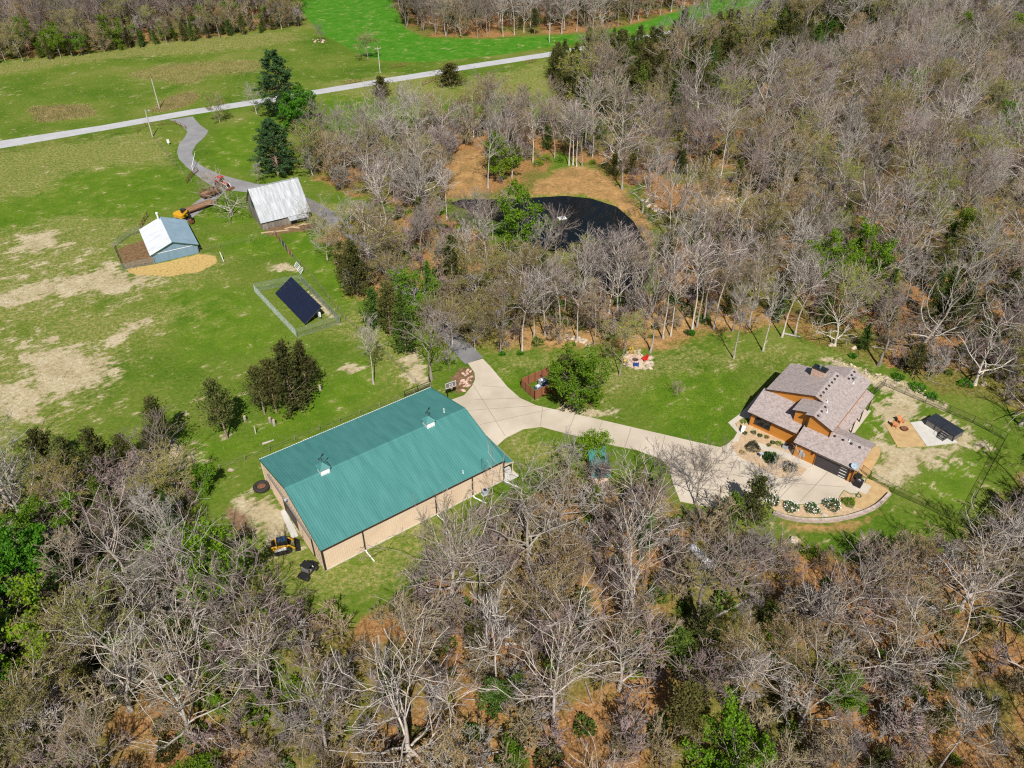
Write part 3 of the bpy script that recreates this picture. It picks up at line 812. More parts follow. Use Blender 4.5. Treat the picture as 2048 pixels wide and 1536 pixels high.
# ------------------------------------------------------------------ metal shop with green roof
def ribbed(mb, o, along, up, length, run, pitch=0.3, rib=0.05, h=0.035, m=0, flip=False):
    """Sheet metal: raised ribs every pitch metres along 'along', running in direction 'up'. o corner, vectors are unit."""
    nrm = along.cross(up).normalized()
    if flip:
        nrm = -nrm
    n = int(length / pitch)
    p = length / n
    xs = []
    for i in range(n):
        x0 = i * p
        xs += [(x0, 0), (x0 + p / 2 - rib, 0), (x0 + p / 2 - rib * 0.5, h), (x0 + p / 2 + rib * 0.5, h), (x0 + p / 2 + rib, 0)]
    xs.append((length, 0))
    base = len(mb.v)
    for x, z in xs:
        a = o + along * x + nrm * z
        mb.v.append(tuple(a))
        mb.v.append(tuple(a + up * run))
    for i in range(len(xs) - 1):
        q = (base + 2 * i, base + 2 * i + 2, base + 2 * i + 3, base + 2 * i + 1)
        mb.f.append(q if not flip else q[::-1])
        mb.m.append(m)


X, Y_, Z_ = Vector((1, 0, 0)), Vector((0, 1, 0)), Vector((0, 0, 1))
SL, SW, SE, SR = 27.25, 19.53, 3.97, 6.54
SHOP_YAW = 0.6194
shop = thing('metal_shop', 'large tan metal shop building with long teal green ribbed roof', 'shop building', (-0.4334 * 80, 0.9935 * 80, 0), SHOP_YAW)
hw = SW / 2
rise = SR - SE
sl = math.hypot(hw, rise)
# walls: local x 0..SL, y -SW..0
for nm, o, al, ln in (('front_wall', Vector((0, -SW, 0)), X, SL), ('back_wall', Vector((SL, 0, 0)), -X, SL)):
    mb = MB()
    ribbed(mb, o, al, Z_, ln, SE, 0.3, 0.04, 0.03, 0)
    mb.build('wall', M['tan_metal'], shop)
for xx, s in ((0, -1), (SL, 1)):
    mb = MB()
    n = 64
    prof = []
    for i in range(n + 1):
        y = -SW * i / n
        prof.append((y, SE + rise * (1 - abs(y + hw) / hw) - 0.02))
    for i in range(n):
        a, c = prof[i], prof[i + 1]
        off = 0.03 * s if i % 2 else 0.0
        q = [(xx + off, a[0], 0), (xx + off, c[0], 0), (xx + off, c[0], c[1]), (xx + off, a[0], a[1])]
        mb.poly(q if s < 0 else q[::-1])
        if off:
            for e in (a, c):
                mb.poly([(xx, e[0], 0), (xx + off, e[0], 0), (xx + off, e[0], e[1]), (xx, e[0], e[1])])
    mb.build('gable_wall', M['tan_metal'], shop)
MB().bbox(-0.04, SL + 0.04, -SW - 0.04, 0.04, -0.1, 0.14).build('foundation', M['concrete_white'], shop)
ov = 0.12
for s in (-1, 1):
    mb = MB()
    up = Vector((0, -s * hw, rise)).normalized() if s > 0 else Vector((0, hw, rise)).normalized()
    y0 = 0.0 + ov if s > 0 else -SW - ov
    o = Vector((-0.1, y0, SE - ov * rise / hw + 0.03)) if s < 0 else Vector((SL + 0.1, y0, SE - ov * rise / hw + 0.03))
    ribbed(mb, o, X if s < 0 else -X, up, SL + 0.2, sl + ov * 1.03, 0.34, 0.045, 0.075)
    mb.build('roof_slope', M['teal_metal'], shop)
mb = MB()
for s in (-1, 1):
    q = [(-0.12, -hw, SR + 0.085), (SL + 0.12, -hw, SR + 0.085), (SL + 0.12, -hw + s * 0.38, SR + 0.085 - 0.38 * rise / hw), (-0.12, -hw + s * 0.38, SR + 0.085 - 0.38 * rise / hw)]
    mb.poly(q if s > 0 else q[::-1])
    mb.poly([(-0.12, -hw + s * 0.38, SR + 0.085 - 0.38 * rise / hw), (SL + 0.12, -hw + s * 0.38, SR + 0.085 - 0.38 * rise / hw), (SL + 0.12, -hw + s * 0.38, SR + 0.02 - 0.38 * rise / hw), (-0.12, -hw + s * 0.38, SR + 0.02 - 0.38 * rise / hw)])
mb.build('ridge_cap', M['teal_metal'], shop)
# rake trims and gutters
for xx in (-0.13, SL + 0.05):
    for s in (-1, 1):
        mb = MB()
        a = Vector((xx, -hw, SR + 0.0))
        c = Vector((xx, -hw + s * (hw + ov), SE - ov * rise / hw))
        mb.poly([a, a + X * 0.08, c + X * 0.08, c])
        mb.poly([a - Z_ * 0.22, c - Z_ * 0.22, c + Z_ * 0.05, a + Z_ * 0.05])
        mb.poly([a + X * 0.08 - Z_ * 0.22, c + X * 0.08 - Z_ * 0.22, c + X * 0.08 + Z_ * 0.05, a + X * 0.08 + Z_ * 0.05])
        mb.build('rake_trim', M['teal_trim'], shop)
MB().bbox(-0.1, SL + 0.1, -SW - 0.26, -SW - 0.12, SE - 0.16, SE - 0.03).build('gutter', M['bronze'], shop)
MB().bbox(-0.1, SL + 0.1, 0.12, 0.26, SE - 0.16, SE - 0.03).build('gutter', M['white_paint'], shop)
for x in (0.06, 5.55, 16.2, 22.0, 27.2):
    MB().bbox(x - 0.07, x + 0.07, -SW - 0.17, -SW - 0.035, 0.25, SE - 0.1).build('downspout', M['bronze'], shop)
for x, dx in ((5.55, 0.1), (16.2, 0.2), (22.0, 0.75), (27.2, 0.9)):
    MB().tube((x, -SW - 0.15, 0.3), (x, -SW - 0.45, 0.12), 0.09, n=10).tube((x, -SW - 0.4, 0.12), (x + dx, -SW - 2.3, 0.11), 0.085, n=10).build('drain_pipe', M['white_plastic'], shop)
for x in (0.03, SL - 0.03):
    for y in (-SW - 0.035, 0.035):
        MB().bbox(x - 0.1, x + 0.1, y - 0.04, y + 0.04, 0.12, SE - 0.05).build('corner_trim', M['bronze'] if y < -1 else M['tan_metal'], shop)
# left gable: long sliding door track, doors, light
MB().bbox(-0.24, -0.03, -16.9, -2.9, 3.52, 3.66).bbox(-0.26, -0.2, -16.9, -2.9, 3.40, 3.68).build('door_track', M['old_wood'], shop)
for y0, y1 in ((-16.6, -12.2), (-7.3, -3.1)):
    d = MB().bbox(-0.16, -0.10, y0, y1, 0.15, 3.5)
    for k in range(int((y1 - y0) / 0.3)):
        d.bbox(-0.185, -0.16, y0 + 0.15 + k * 0.3 - 0.03, y0 + 0.15 + k * 0.3 + 0.03, 0.18, 3.46)
    d.build('sliding_door', M['tan_metal'], shop)
MB().bbox(-0.06, -0.032, -12.2, -7.3, 0.15, 3.42).build('door_opening', M['black_metal'], shop)
MB().bbox(-0.17, -0.03, -16.75, -16.6, 0.15, 3.5).build('door_jamb', M['bronze'], shop)
MB().lathe([(0.02, 0.16), (0.2, 0.1), (0.22, -0.1), (0.1, -0.22)], (-0.32, -9.6, 4.45), 12).tube((0, -9.6, 4.5), (-0.3, -9.6, 4.5), 0.04).build('yard_light', M['ac_grey'], shop)
# cupolas
def cupola(x):
    w = 0.62
    c = MB().bbox(x - w, x + w, -hw - w, -hw + w, SR - 0.25, SR + 0.85).build('cupola', M['white_paint'], shop)
    lv = MB()
    for k in range(4):
        for s in (-1, 1):
            lv.bbox(x - w + 0.1, x + w - 0.1, -hw + s * (w + 0.012) - 0.015, -hw + s * (w + 0.012) + 0.015, SR + 0.12 + k * 0.16, SR + 0.22 + k * 0.16)
    lv.build('louver', M['white_plastic'], c)
    r = MB()
    e, zt, zb = w + 0.17, SR + 1.62, SR + 0.86
    cn = [(x - e, -hw - e, zb), (x + e, -hw - e, zb), (x + e, -hw + e, zb), (x - e, -hw + e, zb)]
    for k in range(4):
        r.poly([cn[k], cn[(k + 1) % 4], (x, -hw, zt)])
    r.poly(cn[::-1])
    r.build('roof', M['teal_metal'], c)
    v = MB().tube((x, -hw, zt - 0.05), (x, -hw, zt + 1.0), 0.03, n=6)
    v.box((x, -hw, zt + 0.45), (0.75, 0.04, 0.04)).box((x, -hw, zt + 0.45), (0.04, 0.75, 0.04)).box((x, -hw, zt + 0.9), (1.0, 0.04, 0.05), 0.5)
    v.box((x + 0.3, -hw + 0.16, zt + 1.0), (0.4, 0.04, 0.3), 0.5).box((x - 0.4, -hw - 0.2, zt + 0.93), (0.22, 0.04, 0.2), 0.5)
    v.build('weathervane', M['bronze'], c)


cupola(5.35)
cupola(21.3)
for x, y, z, h in ((24.6, -hw + 1.3, SR - 0.35, 0.75), (21.2, -SW + 0.9, SE + 0.2, 0.5)):
    MB().tube((x, y, z), (x, y, z + h), 0.07, n=8).tube((x, y, z - 0.05), (x, y, z + 0.1), 0.16, 0.08, n=8).build('vent_pipe', M['white_plastic'], shop)
# lean-to entry roof on the right gable
mb = MB()
ribbed(mb, Vector((SL + 1.75, -SW + 0.15, 2.55)), Y_, Vector((-1.7, 0, 0.62)).normalized(), 7.2, 1.82, 0.3, 0.04, 0.03)
mb.build('porch_roof', M['teal_metal'], shop)
MB().bbox(SL + 1.70, SL + 1.80, -SW + 0.1, -SW + 7.4, 2.38, 2.53).build('porch_beam', M['tan_metal'], shop)
MB().poly([(SL + 0.04, -SW + 0.16, 2.4), (SL + 1.75, -SW + 0.16, 2.4), (SL + 1.75, -SW + 0.16, 2.53), (SL + 0.04, -SW + 0.16, 3.14)]).build('porch_end', M['tan_metal'], shop)
for y in (0.3, 3.7, 7.2):
    MB().bbox(SL + 1.64, SL + 1.76, -SW + y - 0.06, -SW + y + 0.06, 0, 2.4).build('porch_post', M['tan_metal'], shop)
MB().bbox(SL + 0.05, SL + 2.2, -SW - 0.6, -SW + 7.4, 0.0, 0.1).build('porch_slab', M['concrete_white'], shop)
MB().bbox(SL + 0.035, SL + 0.09, -9.5, -5.2, 0.1, 3.3).build('overhead_door', M['white_paint'], shop)
MB().bbox(SL + 0.035, SL + 0.09, -4.4, -0.9, 0.1, 3.1).build('overhead_door', M['white_paint'], shop)
MB().bbox(SL + 0.035, SL + 0.09, -SW + 2.2, -SW + 3.2, 0.1, 2.2).build('entry_door', M['bronze'], shop)
MB().tube((25.4, -SW - 0.06, 0.2), (25.4, -SW - 0.06, 2.2), 0.05).build('conduit', M['white_plastic'], shop)
# air conditioner
ac = thing('air_conditioner', 'small pale grey air conditioner at the foot of the shop long wall', 'air conditioner', shop.matrix_basis @ Vector((23.6, -SW - 0.7, 0)), SHOP_YAW)
MB().bbox(-0.5, 0.5, -0.32, 0.32, 0.02, 0.14).build('base', M['concrete_white'], ac)
MB().bbox(-0.42, 0.42, -0.24, 0.24, 0.14, 0.9).build('housing', M['ac_grey'], ac)
MB().lathe([(0.03, 0), (0.26, 0), (0.26, 0.02), (0.03, 0.03)], (0, 0, 0.9), 16).build('fan_grille', M['black_metal'], ac)

# ------------------------------------------------------------------ house (own frame: u along the garage front, v into the plot)
HY = R(-40.05)
house = thing('house', 'orange sided house with stepped grey shingle roofs and garage', 'house', (43.255, 82.42, 0), HY)


def shingle_material():
    m = mat('shingles', (0.335, 0.288, 0.278), (0.215, 0.182, 0.175), scale=2.6, rough=0.95, detail=10, bump=0.35, bscale=9, lo=0.3, hi=0.7)
    nt = m.node_tree
    N, L = nt.nodes, nt.links
    b = N['Principled BSDF']
    src = b.inputs['Base Color'].links[0].from_socket
    tc = N.new('ShaderNodeTexCoord')
    mp = N.new('ShaderNodeMapping')
    mp.inputs['Scale'].default_value = (3.2, 3.2, 3.2)
    v = N.new('ShaderNodeTexVoronoi')
    v.inputs['Scale'].default_value = 1.6
    L.new(tc.outputs['Object'], mp.inputs['Vector'])
    L.new(mp.outputs['Vector'], v.inputs['Vector'])
    hs = N.new('ShaderNodeHueSaturation')
    hs.inputs['Saturation'].default_value = 0.0
    L.new(v.outputs['Color'], hs.inputs['Color'])
    r = N.new('ShaderNodeValToRGB')
    r.color_ramp.elements[0].color = (0.78, 0.77, 0.76, 1)
    r.color_ramp.elements[1].color = (1.2, 1.18, 1.17, 1)
    r.color_ramp.elements[0].position = 0.2
    r.color_ramp.elements[1].position = 0.8
    L.new(hs.outputs['Color'], r.inputs['Fac'])
    mx = N.new('ShaderNodeMix')
    mx.data_type = 'RGBA'
    mx.blend_type = 'MULTIPLY'
    mx.inputs['Factor'].default_value = 1.0
    L.new(src, mx.inputs['A'])
    L.new(r.outputs['Color'], mx.inputs['B'])
    L.new(mx.outputs['Result'], b.inputs['Base Color'])
    return m


M['shingles'] = shingle_material()


def roof_plane(name, q, th=0.16, parent=house):
    """A thick sloping roof slab from its four top corners, with a brown fascia below the shingles."""
    mb = MB()
    a = [Vector(p) for p in q]
    if (a[1] - a[0]).cross(a[2] - a[0]).z < 0:
        a = a[::-1]
    lo = [p - Z_ * 0.05 for p in a]
    mb.poly(a)
    for k in range(len(a)):
        mb.poly([lo[k], lo[(k + 1) % len(a)], a[(k + 1) % len(a)], a[k]])
    o = mb.build(name, M['shingles'], parent)
    fb = MB()
    cen = sum(a, Vector()) / len(a)
    t1 = [p + (cen - p).normalized() * 0.03 - Z_ * 0.052 for p in a]
    t0 = [p - Z_ * th for p in t1]
    fb.poly(t0[::-1])
    for k in range(len(a)):
        fb.poly([t0[k], t0[(k + 1) % len(a)], t1[(k + 1) % len(a)], t1[k]])
    fb.build('fascia', M['brown_trim'], o)
    return o


def wall_poly(pts2, v0, v1, axis='u', name='wall', m='orange_siding'):
    """Wall slab from an outline; axis 'u': outline in (u, z), thick from v0 to v1; axis 'v': outline in (v, z), thick from u=v0 to v1."""
    mb = MB()
    f = (lambda p, t: (p[0], t, p[1])) if axis == 'u' else (lambda p, t: (t, p[0], p[1]))
    n = len(pts2)
    mb.poly([f(p, v0) for p in pts2])
    mb.poly([f(p, v1) for p in pts2][::-1])
    for k in range(n):
        a, c = pts2[k], pts2[(k + 1) % n]
        mb.poly([f(a, v0), f(a, v1), f(c, v1), f(c, v0)])
    return mb.build(name, M[m], house)


# roofs
roof_plane('garage_roof', [(-3.45, -0.35, 2.78), (5.88, -0.35, 2.78), (5.88, 3.7, 4.13), (-3.45, 3.7, 4.13)])
roof_plane('garage_roof', [(0.2, 3.7, 4.13), (5.88, 3.7, 4.13), (5.88, 6.25, 3.28), (0.2, 6.25, 3.28)])
roof_plane('front_roof', [(-11.65, 1.6, 2.78), (-3.9, 1.6, 2.78), (-3.9, 6.5, 4.25), (-11.65, 6.5, 4.25)])
roof_plane('gable_roof', [(-5.75, 2.95, 5.5), (-3.62, 2.95, 6.15), (-3.62, 6.35, 6.15), (-5.75, 6.35, 5.5)])
roof_plane('gable_roof', [(-3.62, 2.3, 6.15), (-2.5, 2.3, 6.5), (-2.5, 6.35, 6.5), (-3.62, 6.35, 6.15)])
roof_plane('main_roof', [(-2.5, 2.3, 6.5), (0.65, 2.3, 5.3), (0.65, 17.0, 5.3), (-2.5, 17.0, 6.5)])
roof_plane('main_roof', [(-4.0, 6.0, 7.07), (-2.48, 6.0, 6.5), (-2.48, 13.6, 6.5), (-4.0, 13.6, 7.07)])
roof_plane('main_roof', [(-11.15, 6.0, 4.66), (-4.0, 6.0, 7.07), (-4.0, 13.6, 7.07), (-11.15, 14.6, 4.66)])
roof_plane('rear_roof', [(-6.5, 13.0, 5.18), (-2.5, 13.5, 6.5), (-2.5, 17.0, 6.5), (-6.5, 17.0, 5.18)])
roof_plane('porch_roof', [(-0.05, 6.27, 3.55), (1.62, 6.27, 2.98), (1.62, 17.4, 2.98), (-0.05, 17.4, 3.55)])
# walls
wall_poly([(-3.15, 0), (0, 0), (0, 2.25), (4.83, 2.25), (4.83, 0), (5.35, 0), (5.35, 2.72), (-3.15, 2.72)], 0.0, 0.2)
wall_poly([(0.0, 0), (6.0, 0), (6.0, 3.2), (3.7, 3.98), (0.0, 2.74)], 5.15, 5.35, 'v')
wall_poly([(0.2, 0), (6.0, 0), (6.0, 3.2), (3.7, 3.98), (0.2, 2.78)], -3.15, -2.95, 'v')
wall_poly([(-2.95, 0), (5.15, 0), (5.15, 3.1), (-2.95, 3.1)], 5.8, 6.0)
wall_poly([(-11.2, 0), (-3.2, 0), (-3.2, 2.82), (-11.2, 2.82)], 2.1, 2.3)
wall_poly([(2.3, 0), (14.0, 0), (14.0, 4.5), (6.4, 4.5), (6.4, 4.15), (2.3, 2.85)], -11.2, -11.0, 'v')
wall_poly([(-11.0, 0), (-3.2, 0), (-3.2, 6.9), (-4.0, 6.85), (-11.0, 4.5)], 6.4, 6.6)
wall_poly([(-3.15, 2.5), (0.3, 2.5), (0.3, 5.22), (-2.5, 6.3), (-3.15, 6.1)], 2.7, 2.9)
wall_poly([(2.9, 2.5), (6.4, 2.5), (6.4, 6.1), (2.9, 6.1)], -3.15, -2.95, 'v')
wall_poly([(-5.35, 2.6), (-3.15, 2.6), (-3.15, 6.05), (-5.35, 5.45)], 3.4, 3.6)
wall_poly([(3.6, 2.6), (6.4, 2.6), (6.4, 5.4), (3.6, 5.4)], -5.35, -5.15, 'v')
wall_poly([(2.9, 0), (16.7, 0), (16.7, 5.2), (2.9, 5.2)], 0.1, 0.3, 'v')
wall_poly([(-6.2, 0), (0.1, 0), (0.1, 5.3), (-2.5, 6.3), (-6.2, 5.1)], 16.5, 16.7)
wall_poly([(-11.0, 0), (-6.0, 0), (-6.0, 6.2), (-11.0, 4.5)], 14.0, 14.2)
wall_poly([(14.2, 0), (16.5, 0), (16.5, 5.1), (14.2, 5.1)], -6.2, -6.0, 'v')
# corner boards
for u, v, h in ((-3.15, -0.02, 2.7), (5.33, -0.02, 2.7), (-11.2, 2.08, 2.75)):
    MB().bbox(u - 0.05, u + 0.09, v - 0.03, v + 0.05, 0.02, h).build('corner_board', M['brown_trim'], house)
MB().bbox(-3.2, -3.0, 2.62, 2.7, 3.6, 6.0).build('corner_board', M['brown_trim'], house)
MB().bbox(0.2, 0.34, 2.62, 2.7, 3.75, 5.15).build('corner_board', M['brown_trim'], house)
# garage door with four sections and a ladder of windows
gd = MB().bbox(0.05, 4.78, 0.1, 0.16, 0.08, 2.2).build('garage_door', M['door_grey'], house)
for k in range(4):
    MB().bbox(0.07, 4.76, 0.075, 0.1, 0.09 + k * 0.53, 0.59 + k * 0.53).build('panel', M['door_grey'], gd)
    MB().bbox(3.55, 4.5, 0.055, 0.074, 0.27 + k * 0.53, 0.37 + k * 0.53).build('window', M['white_plastic'], gd)
MB().bbox(-0.12, 4.95, -0.03, 0.0, 2.25, 2.37).build('door_header', M['white_paint'], house)
for u in (-0.08, 4.86):
    MB().bbox(u - 0.05, u + 0.05, -0.03, 0.0, 0.08, 2.25).build('door_trim', M['brown_trim'], house)
# windows on the front
def window(u0, u1, z0, z1, v, npane):
    f = MB().bbox(u0 - 0.09, u1 + 0.09, v - 0.05, v + 0.0, z0 - 0.09, z1 + 0.09).build('window', M['brown_trim'], house)
    w = (u1 - u0) / npane
    for k in range(npane):
        MB().bbox(u0 + k * w + 0.05, u0 + (k + 1) * w - 0.05, v - 0.075, v - 0.05, z0 + 0.03, z1 - 0.03).build('pane', M['glass_dark'], f)
    MB().bbox(u0 - 0.14, u1 + 0.14, v - 0.12, v - 0.05, z0 - 0.15, z0 - 0.09).build('sill', M['brown_trim'], f)


window(-10.35, -8.0, 0.95, 2.3, 2.1, 3)
# wall meters, lamps
mtr = MB().bbox(-2.25, -1.85, -0.14, 0, 0.9, 1.7).bbox(-1.75, -1.5, -0.12, 0, 0.75, 1.35).tube((-2.05, -0.07, 0.1), (-2.05, -0.07, 0.9), 0.04).tube((-1.62, -0.07, 0.1), (-1.62, -0.07, 0.75), 0.04)
mtr.build('electric_meter', M['ac_grey'], house)
for u in (-0.55, 5.12):
    MB().bbox(u - 0.08, u + 0.08, -0.16, 0, 1.85, 2.15).build('wall_lamp', M['black_metal'], house)
# chimney: washed brick stack with dark cap
ch = MB().bbox(-6.93, -4.92, 11.5, 12.6, 4.9, 7.55).build('chimney', M['stone'], house)
brick = MB().bbox(-0.13, 0.13, -0.02, 0.02, -0.05, 0.05).mesh('brick', M['brick_wash'])
for r_ in range(16):
    for k in range(8):
        u = -6.93 + 0.14 + k * 0.265 + (0.13 if r_ % 2 else 0)
        if u > -4.98:
            continue
        z = 6.05 + 0.05 + r_ * 0.115
        if z > 7.5 or z < 6.0 + (u + 6.93) * 0.34 - 0.1:
            continue
        put('brick', brick, ch, (u - 0.004, 11.49, z))
MB().bbox(-7.02, -4.83, 11.42, 12.68, 7.55, 7.68).build('cap', M['bronze'], ch)
MB().bbox(-6.85, -5.0, 11.58, 12.5, 7.68, 7.72).build('crown_plate', M['glass_dark'], ch)
MB().tube((-6.0, 12.1, 7.7), (-6.0, 12.1, 8.05), 0.16, n=12).tube((-6.0, 12.1, 8.08), (-6.0, 12.1, 8.18), 0.24, n=12).build('flue', M['galv'], ch)
# roof vents along the ridges
def roof_vent(u, v, z, tilt, axis):
    o = MB()
    o.lathe([(0.2, 0), (0.17, 0.1), (0.08, 0.16), (0.02, 0.17)], (0, 0, 0), 12)
    b = o.build('roof_vent', M['black_metal'], house, loc=(u, v, z))
    b.rotation_euler = (0, tilt, 0) if axis == 'u' else (tilt, 0, 0)


def zright(u):
    return 6.5 - (u + 2.5) * 0.381


for k in range(7):
    roof_vent(-3.45, 6.75 + k * 1.02, zright(-3.45) + 0.02, 0.36, 'u')
for v in (2.9, 4.15, 5.4):
    roof_vent(-2.05, v, zright(-2.05) + 0.02, 0.36, 'u')
for v in (14.1, 15.2, 16.3):
    roof_vent(-2.05, v, zright(-2.05) + 0.02, 0.36, 'u')
for k in range(4):
    roof_vent(0.9 + k * 1.2, 3.15, 2.78 + 0.3333 * 3.5 + 0.02, 0.32, 'v')
for u, v, z in ((-2.3, 6.6, zright(-2.3)), (-1.5, 4.8, zright(-1.5)), (-1.2, 14.0, zright(-1.2)), (2.9, 3.4, 4.0)):
    MB().tube((u, v, z - 0.05), (u, v, z + 0.42), 0.06, n=8).tube((u, v, z - 0.02), (u, v, z + 0.12), 0.15, 0.08, n=8).build('vent_pipe', M['white_plastic'], house)
MB().tube((-1.35, 14.5, zright(-1.35) - 0.05), (-1.35, 14.5, zright(-1.35) + 0.6), 0.11, n=8).tube((-1.35, 14.5, zright(-1.35) + 0.55), (-1.35, 14.5, zright(-1.35) + 0.7), 0.2, n=8).build('furnace_flue', M['galv'], house)
# satellite dish on the garage corner
dsh = MB().lathe([(0.02, 0.0), (0.25, 0.03), (0.42, 0.1), (0.46, 0.13), (0.43, 0.11), (0.2, 0.04)], n=18, mt=Matrix.Rotation(R(60), 4, 'X') @ Matrix.Rotation(R(0), 4, 'Z')).build('satellite_dish', M['dish_grey'], house, loc=(5.2, -0.1, 3.35))
dsh.rotation_euler = (0, 0, R(25))
MB().tube((0, 0.05, -0.05), (0, 0.25, -0.55), 0.03).tube((0, -0.1, 0), (0, -0.5, 0.1), 0.02).build('mount', M['galv'], dsh)
# porch posts and patio
for v in (7.0, 10.3, 13.6, 17.0):
    MB().bbox(1.38, 1.54, v - 0.08, v + 0.08, 0.08, 2.95).build('porch_post', M['brown_trim'], house)
MB().bbox(0.3, 2.9, 6.3, 9.4, 0.0, 0.1).build('patio_slab', M['concrete'], house)
MB().bbox(0.3, 1.9, 9.4, 17.3, 0.0, 0.1).build('patio_slab', M['concrete'], house)
MB().bbox(5.4, 8.0, -0.9, 1.2, 0.0, 0.1).build('equipment_slab', M['concrete'], house)

# generator / condenser beside the garage, and bin
def at_house(u, v, z=0.0):
    return house.matrix_basis @ Vector((u, v, z))


gen = thing('condenser', 'black condenser unit on the slab beside the garage', 'condenser', at_house(6.45, 0.15, 0.1), HY)
MB().bbox(-0.5, 0.5, -0.5, 0.5, 0.0, 0.95).build('housing', M['black_metal'], gen)
g = MB().lathe([(0.03, 0), (0.42, 0), (0.42, 0.03), (0.03, 0.05)], (0, 0, 0.95), 18).build('fan_grille', M['door_grey'], gen)
MB().bbox(-0.14, 0.14, -0.05, 0.05, 0.0, 0.03).build('badge', M['white_plastic'], gen, loc=(0, 0, 1.01))
box2 = thing('utility_box', 'small dark utility box against the garage side wall', 'utility box', at_house(5.95, 1.35, 0.0), HY)
MB().bbox(-0.4, 0.4, -0.4, 0.4, 0.05, 0.8).build('housing', M['door_grey'], box2)
MB().bbox(-0.42, 0.42, -0.42, 0.42, 0.8, 0.86).build('lid', M['black_metal'], box2)
hose = thing('hose_reel', 'coiled garden hose lying on the slab near the garage corner', 'hose', at_house(7.3, -1.75, 0.09), 0)
for k in range(3):
    mb = MB()
    pts = [(math.cos(t) * (0.28 + 0.05 * k), math.sin(t) * (0.28 + 0.05 * k), 0.03) for t in np.linspace(0, 2 * math.pi, 14)]
    mb.path(pts, 0.025, 5).build('coil', M['bin_green'], hose)
# outdoor table set on the back patio
tb = thing('patio_table', 'dark patio table under the back porch edge', 'table', at_house(2.2, 7.7, 0.1), HY)
MB().bbox(-0.5, 0.5, -0.8, 0.8, 0.68, 0.73).build('table_top', M['door_grey'], tb)
for a in (-0.42, 0.42):
    for c in (-0.7, 0.7):
        MB().bbox(a - 0.03, a + 0.03, c - 0.03, c + 0.03, 0, 0.68).build('leg', M['black_metal'], tb)
for i, (dx, dy) in enumerate(((-0.0, 1.25), (0.0, -1.25))):
    c = thing('patio_chair', 'grey patio chair at the %s end of the dark porch table' % ('far', 'near')[i], 'chair', at_house(2.2 + dx, 7.7 + dy, 0.1), HY + (math.pi if i == 0 else 0), 'patio chairs by the porch')
    MB().bbox(-0.3, 0.3, -0.3, 0.3, 0.4, 0.46).build('seat', M['tub_side'], c)
    MB().box((0, -0.3, 0.72), (0.6, 0.05, 0.55), 0).build('backrest', M['tub_side'], c)
    for a in (-0.26, 0.26):
        for d in (-0.26, 0.26):
            MB().bbox(a - 0.025, a + 0.025, d - 0.025, d + 0.025, 0, 0.4).build('leg', M['black_metal'], c)

# ------------------------------------------------------------------ old barn
BL, BW = 10.4, 10.5
barn = thing('old_barn', 'weathered grey plank barn with patched pale metal roof', 'barn', (-53.4, 154.6, 0), R(31))
be, br = 2.1, 7.5
plank = MB().bbox(-0.13, 0.13, -0.025, 0.025, 0, 1).mesh('plank', M['old_wood'])
rng = random.Random(5)
bw = MB().bbox(0.05, BL - 0.05, 0.05, BW - 0.05, 0, be - 0.1).build('wall', M['char'], barn)
ge = MB()
for x in (0.06, BL - 0.06):
    ge.poly([(x, 0.1, be - 0.1), (x, BW - 0.1, be - 0.1), (x, BW / 2, br - 0.3)])
ge.build('gable_frame', M['char'], barn)
n = int(BL / 0.27)
for k in range(n):
    put('plank', plank, bw, (0.14 + k * BL / n, 0.0, rng.uniform(0, 0.1)), (0, 0, 0), (0.95, 1, be - rng.uniform(0.0, 0.15)))
n = int(BW / 0.27)
for k in range(n):
    y = 0.14 + k * BW / n
    top = be + (br - be) * (1 - abs(y - BW / 2) / (BW / 2)) - 0.15
    put('plank', plank, bw, (0.0, y, 0), (0, 0, math.pi / 2), (0.95, 1, top - rng.uniform(0, 0.12)))
    put('plank', plank, bw, (BL, y, 0), (0, 0, math.pi / 2), (0.95, 1, top - rng.uniform(0, 0.12)))
MB().bbox(-0.06, -0.028, 4.0, 6.3, 3.3, 4.6).build('loft_door', M['teal_trim'], barn)
M['barn_metal'] = mat('barn_metal', (0.44, 0.46, 0.485), (0.29, 0.305, 0.32), scale=0.7, rough=0.5, metal=0.15, stretch=(3.5, 0.6, 0.6), detail=6, rnd=0.12)
# roof of individual metal sheets, two courses per slope
for s in (0, 1):
    run = math.hypot(BW / 2 + 0.35, (br - be) * (BW / 2 + 0.35) / (BW / 2))
    up = Vector((0, 1 if s == 0 else -1, 0)) * (BW / 2 + 0.35) + Z_ * ((br - be) * (BW / 2 + 0.35) / (BW / 2))
    up.normalize()
    n = 13
    w = (BL + 0.7) / n
    for c in range(2):
        for k in range(n):
            o = Vector((-0.35 + k * w, -0.35 if s == 0 else BW + 0.35, be - 0.35 * (br - be) / (BW / 2) + 0.1)) + up * (run / 2 * c) + up.cross(X) * (-0.02 * c if s == 0 else 0.02 * c)
            mb = MB()
            ln = run / 2 * (1.03 if c == 0 else 1.0)
            if s == 0:
                ribbed(mb, o, X, up, w * 1.0, ln, 0.28, 0.04, 0.025)
            else:
                ribbed(mb, o + X * w, -X, up, w * 1.0, ln, 0.28, 0.04, 0.025)
            mb.build('roof_sheet', M['barn_metal'], barn)
MB().box((BL / 2, BW / 2, br + 0.12), (BL + 0.7, 0.35, 0.04)).build('ridge_cap', M['barn_metal'], barn)
pr_ = MB()
ribbed(pr_, Vector((5.6, -1.5, 1.35)), X, Vector((0, 1.5, 0.5)).normalized(), 4.0, 1.62, 0.28, 0.04, 0.025)
pr_.build('lean_to_roof', M['barn_metal'], barn)
for x in (5.7, 9.5):
    MB().bbox(x - 0.07, x + 0.07, -1.5, -1.36, 0, 1.35).build('lean_to_post', M['old_wood'], barn)
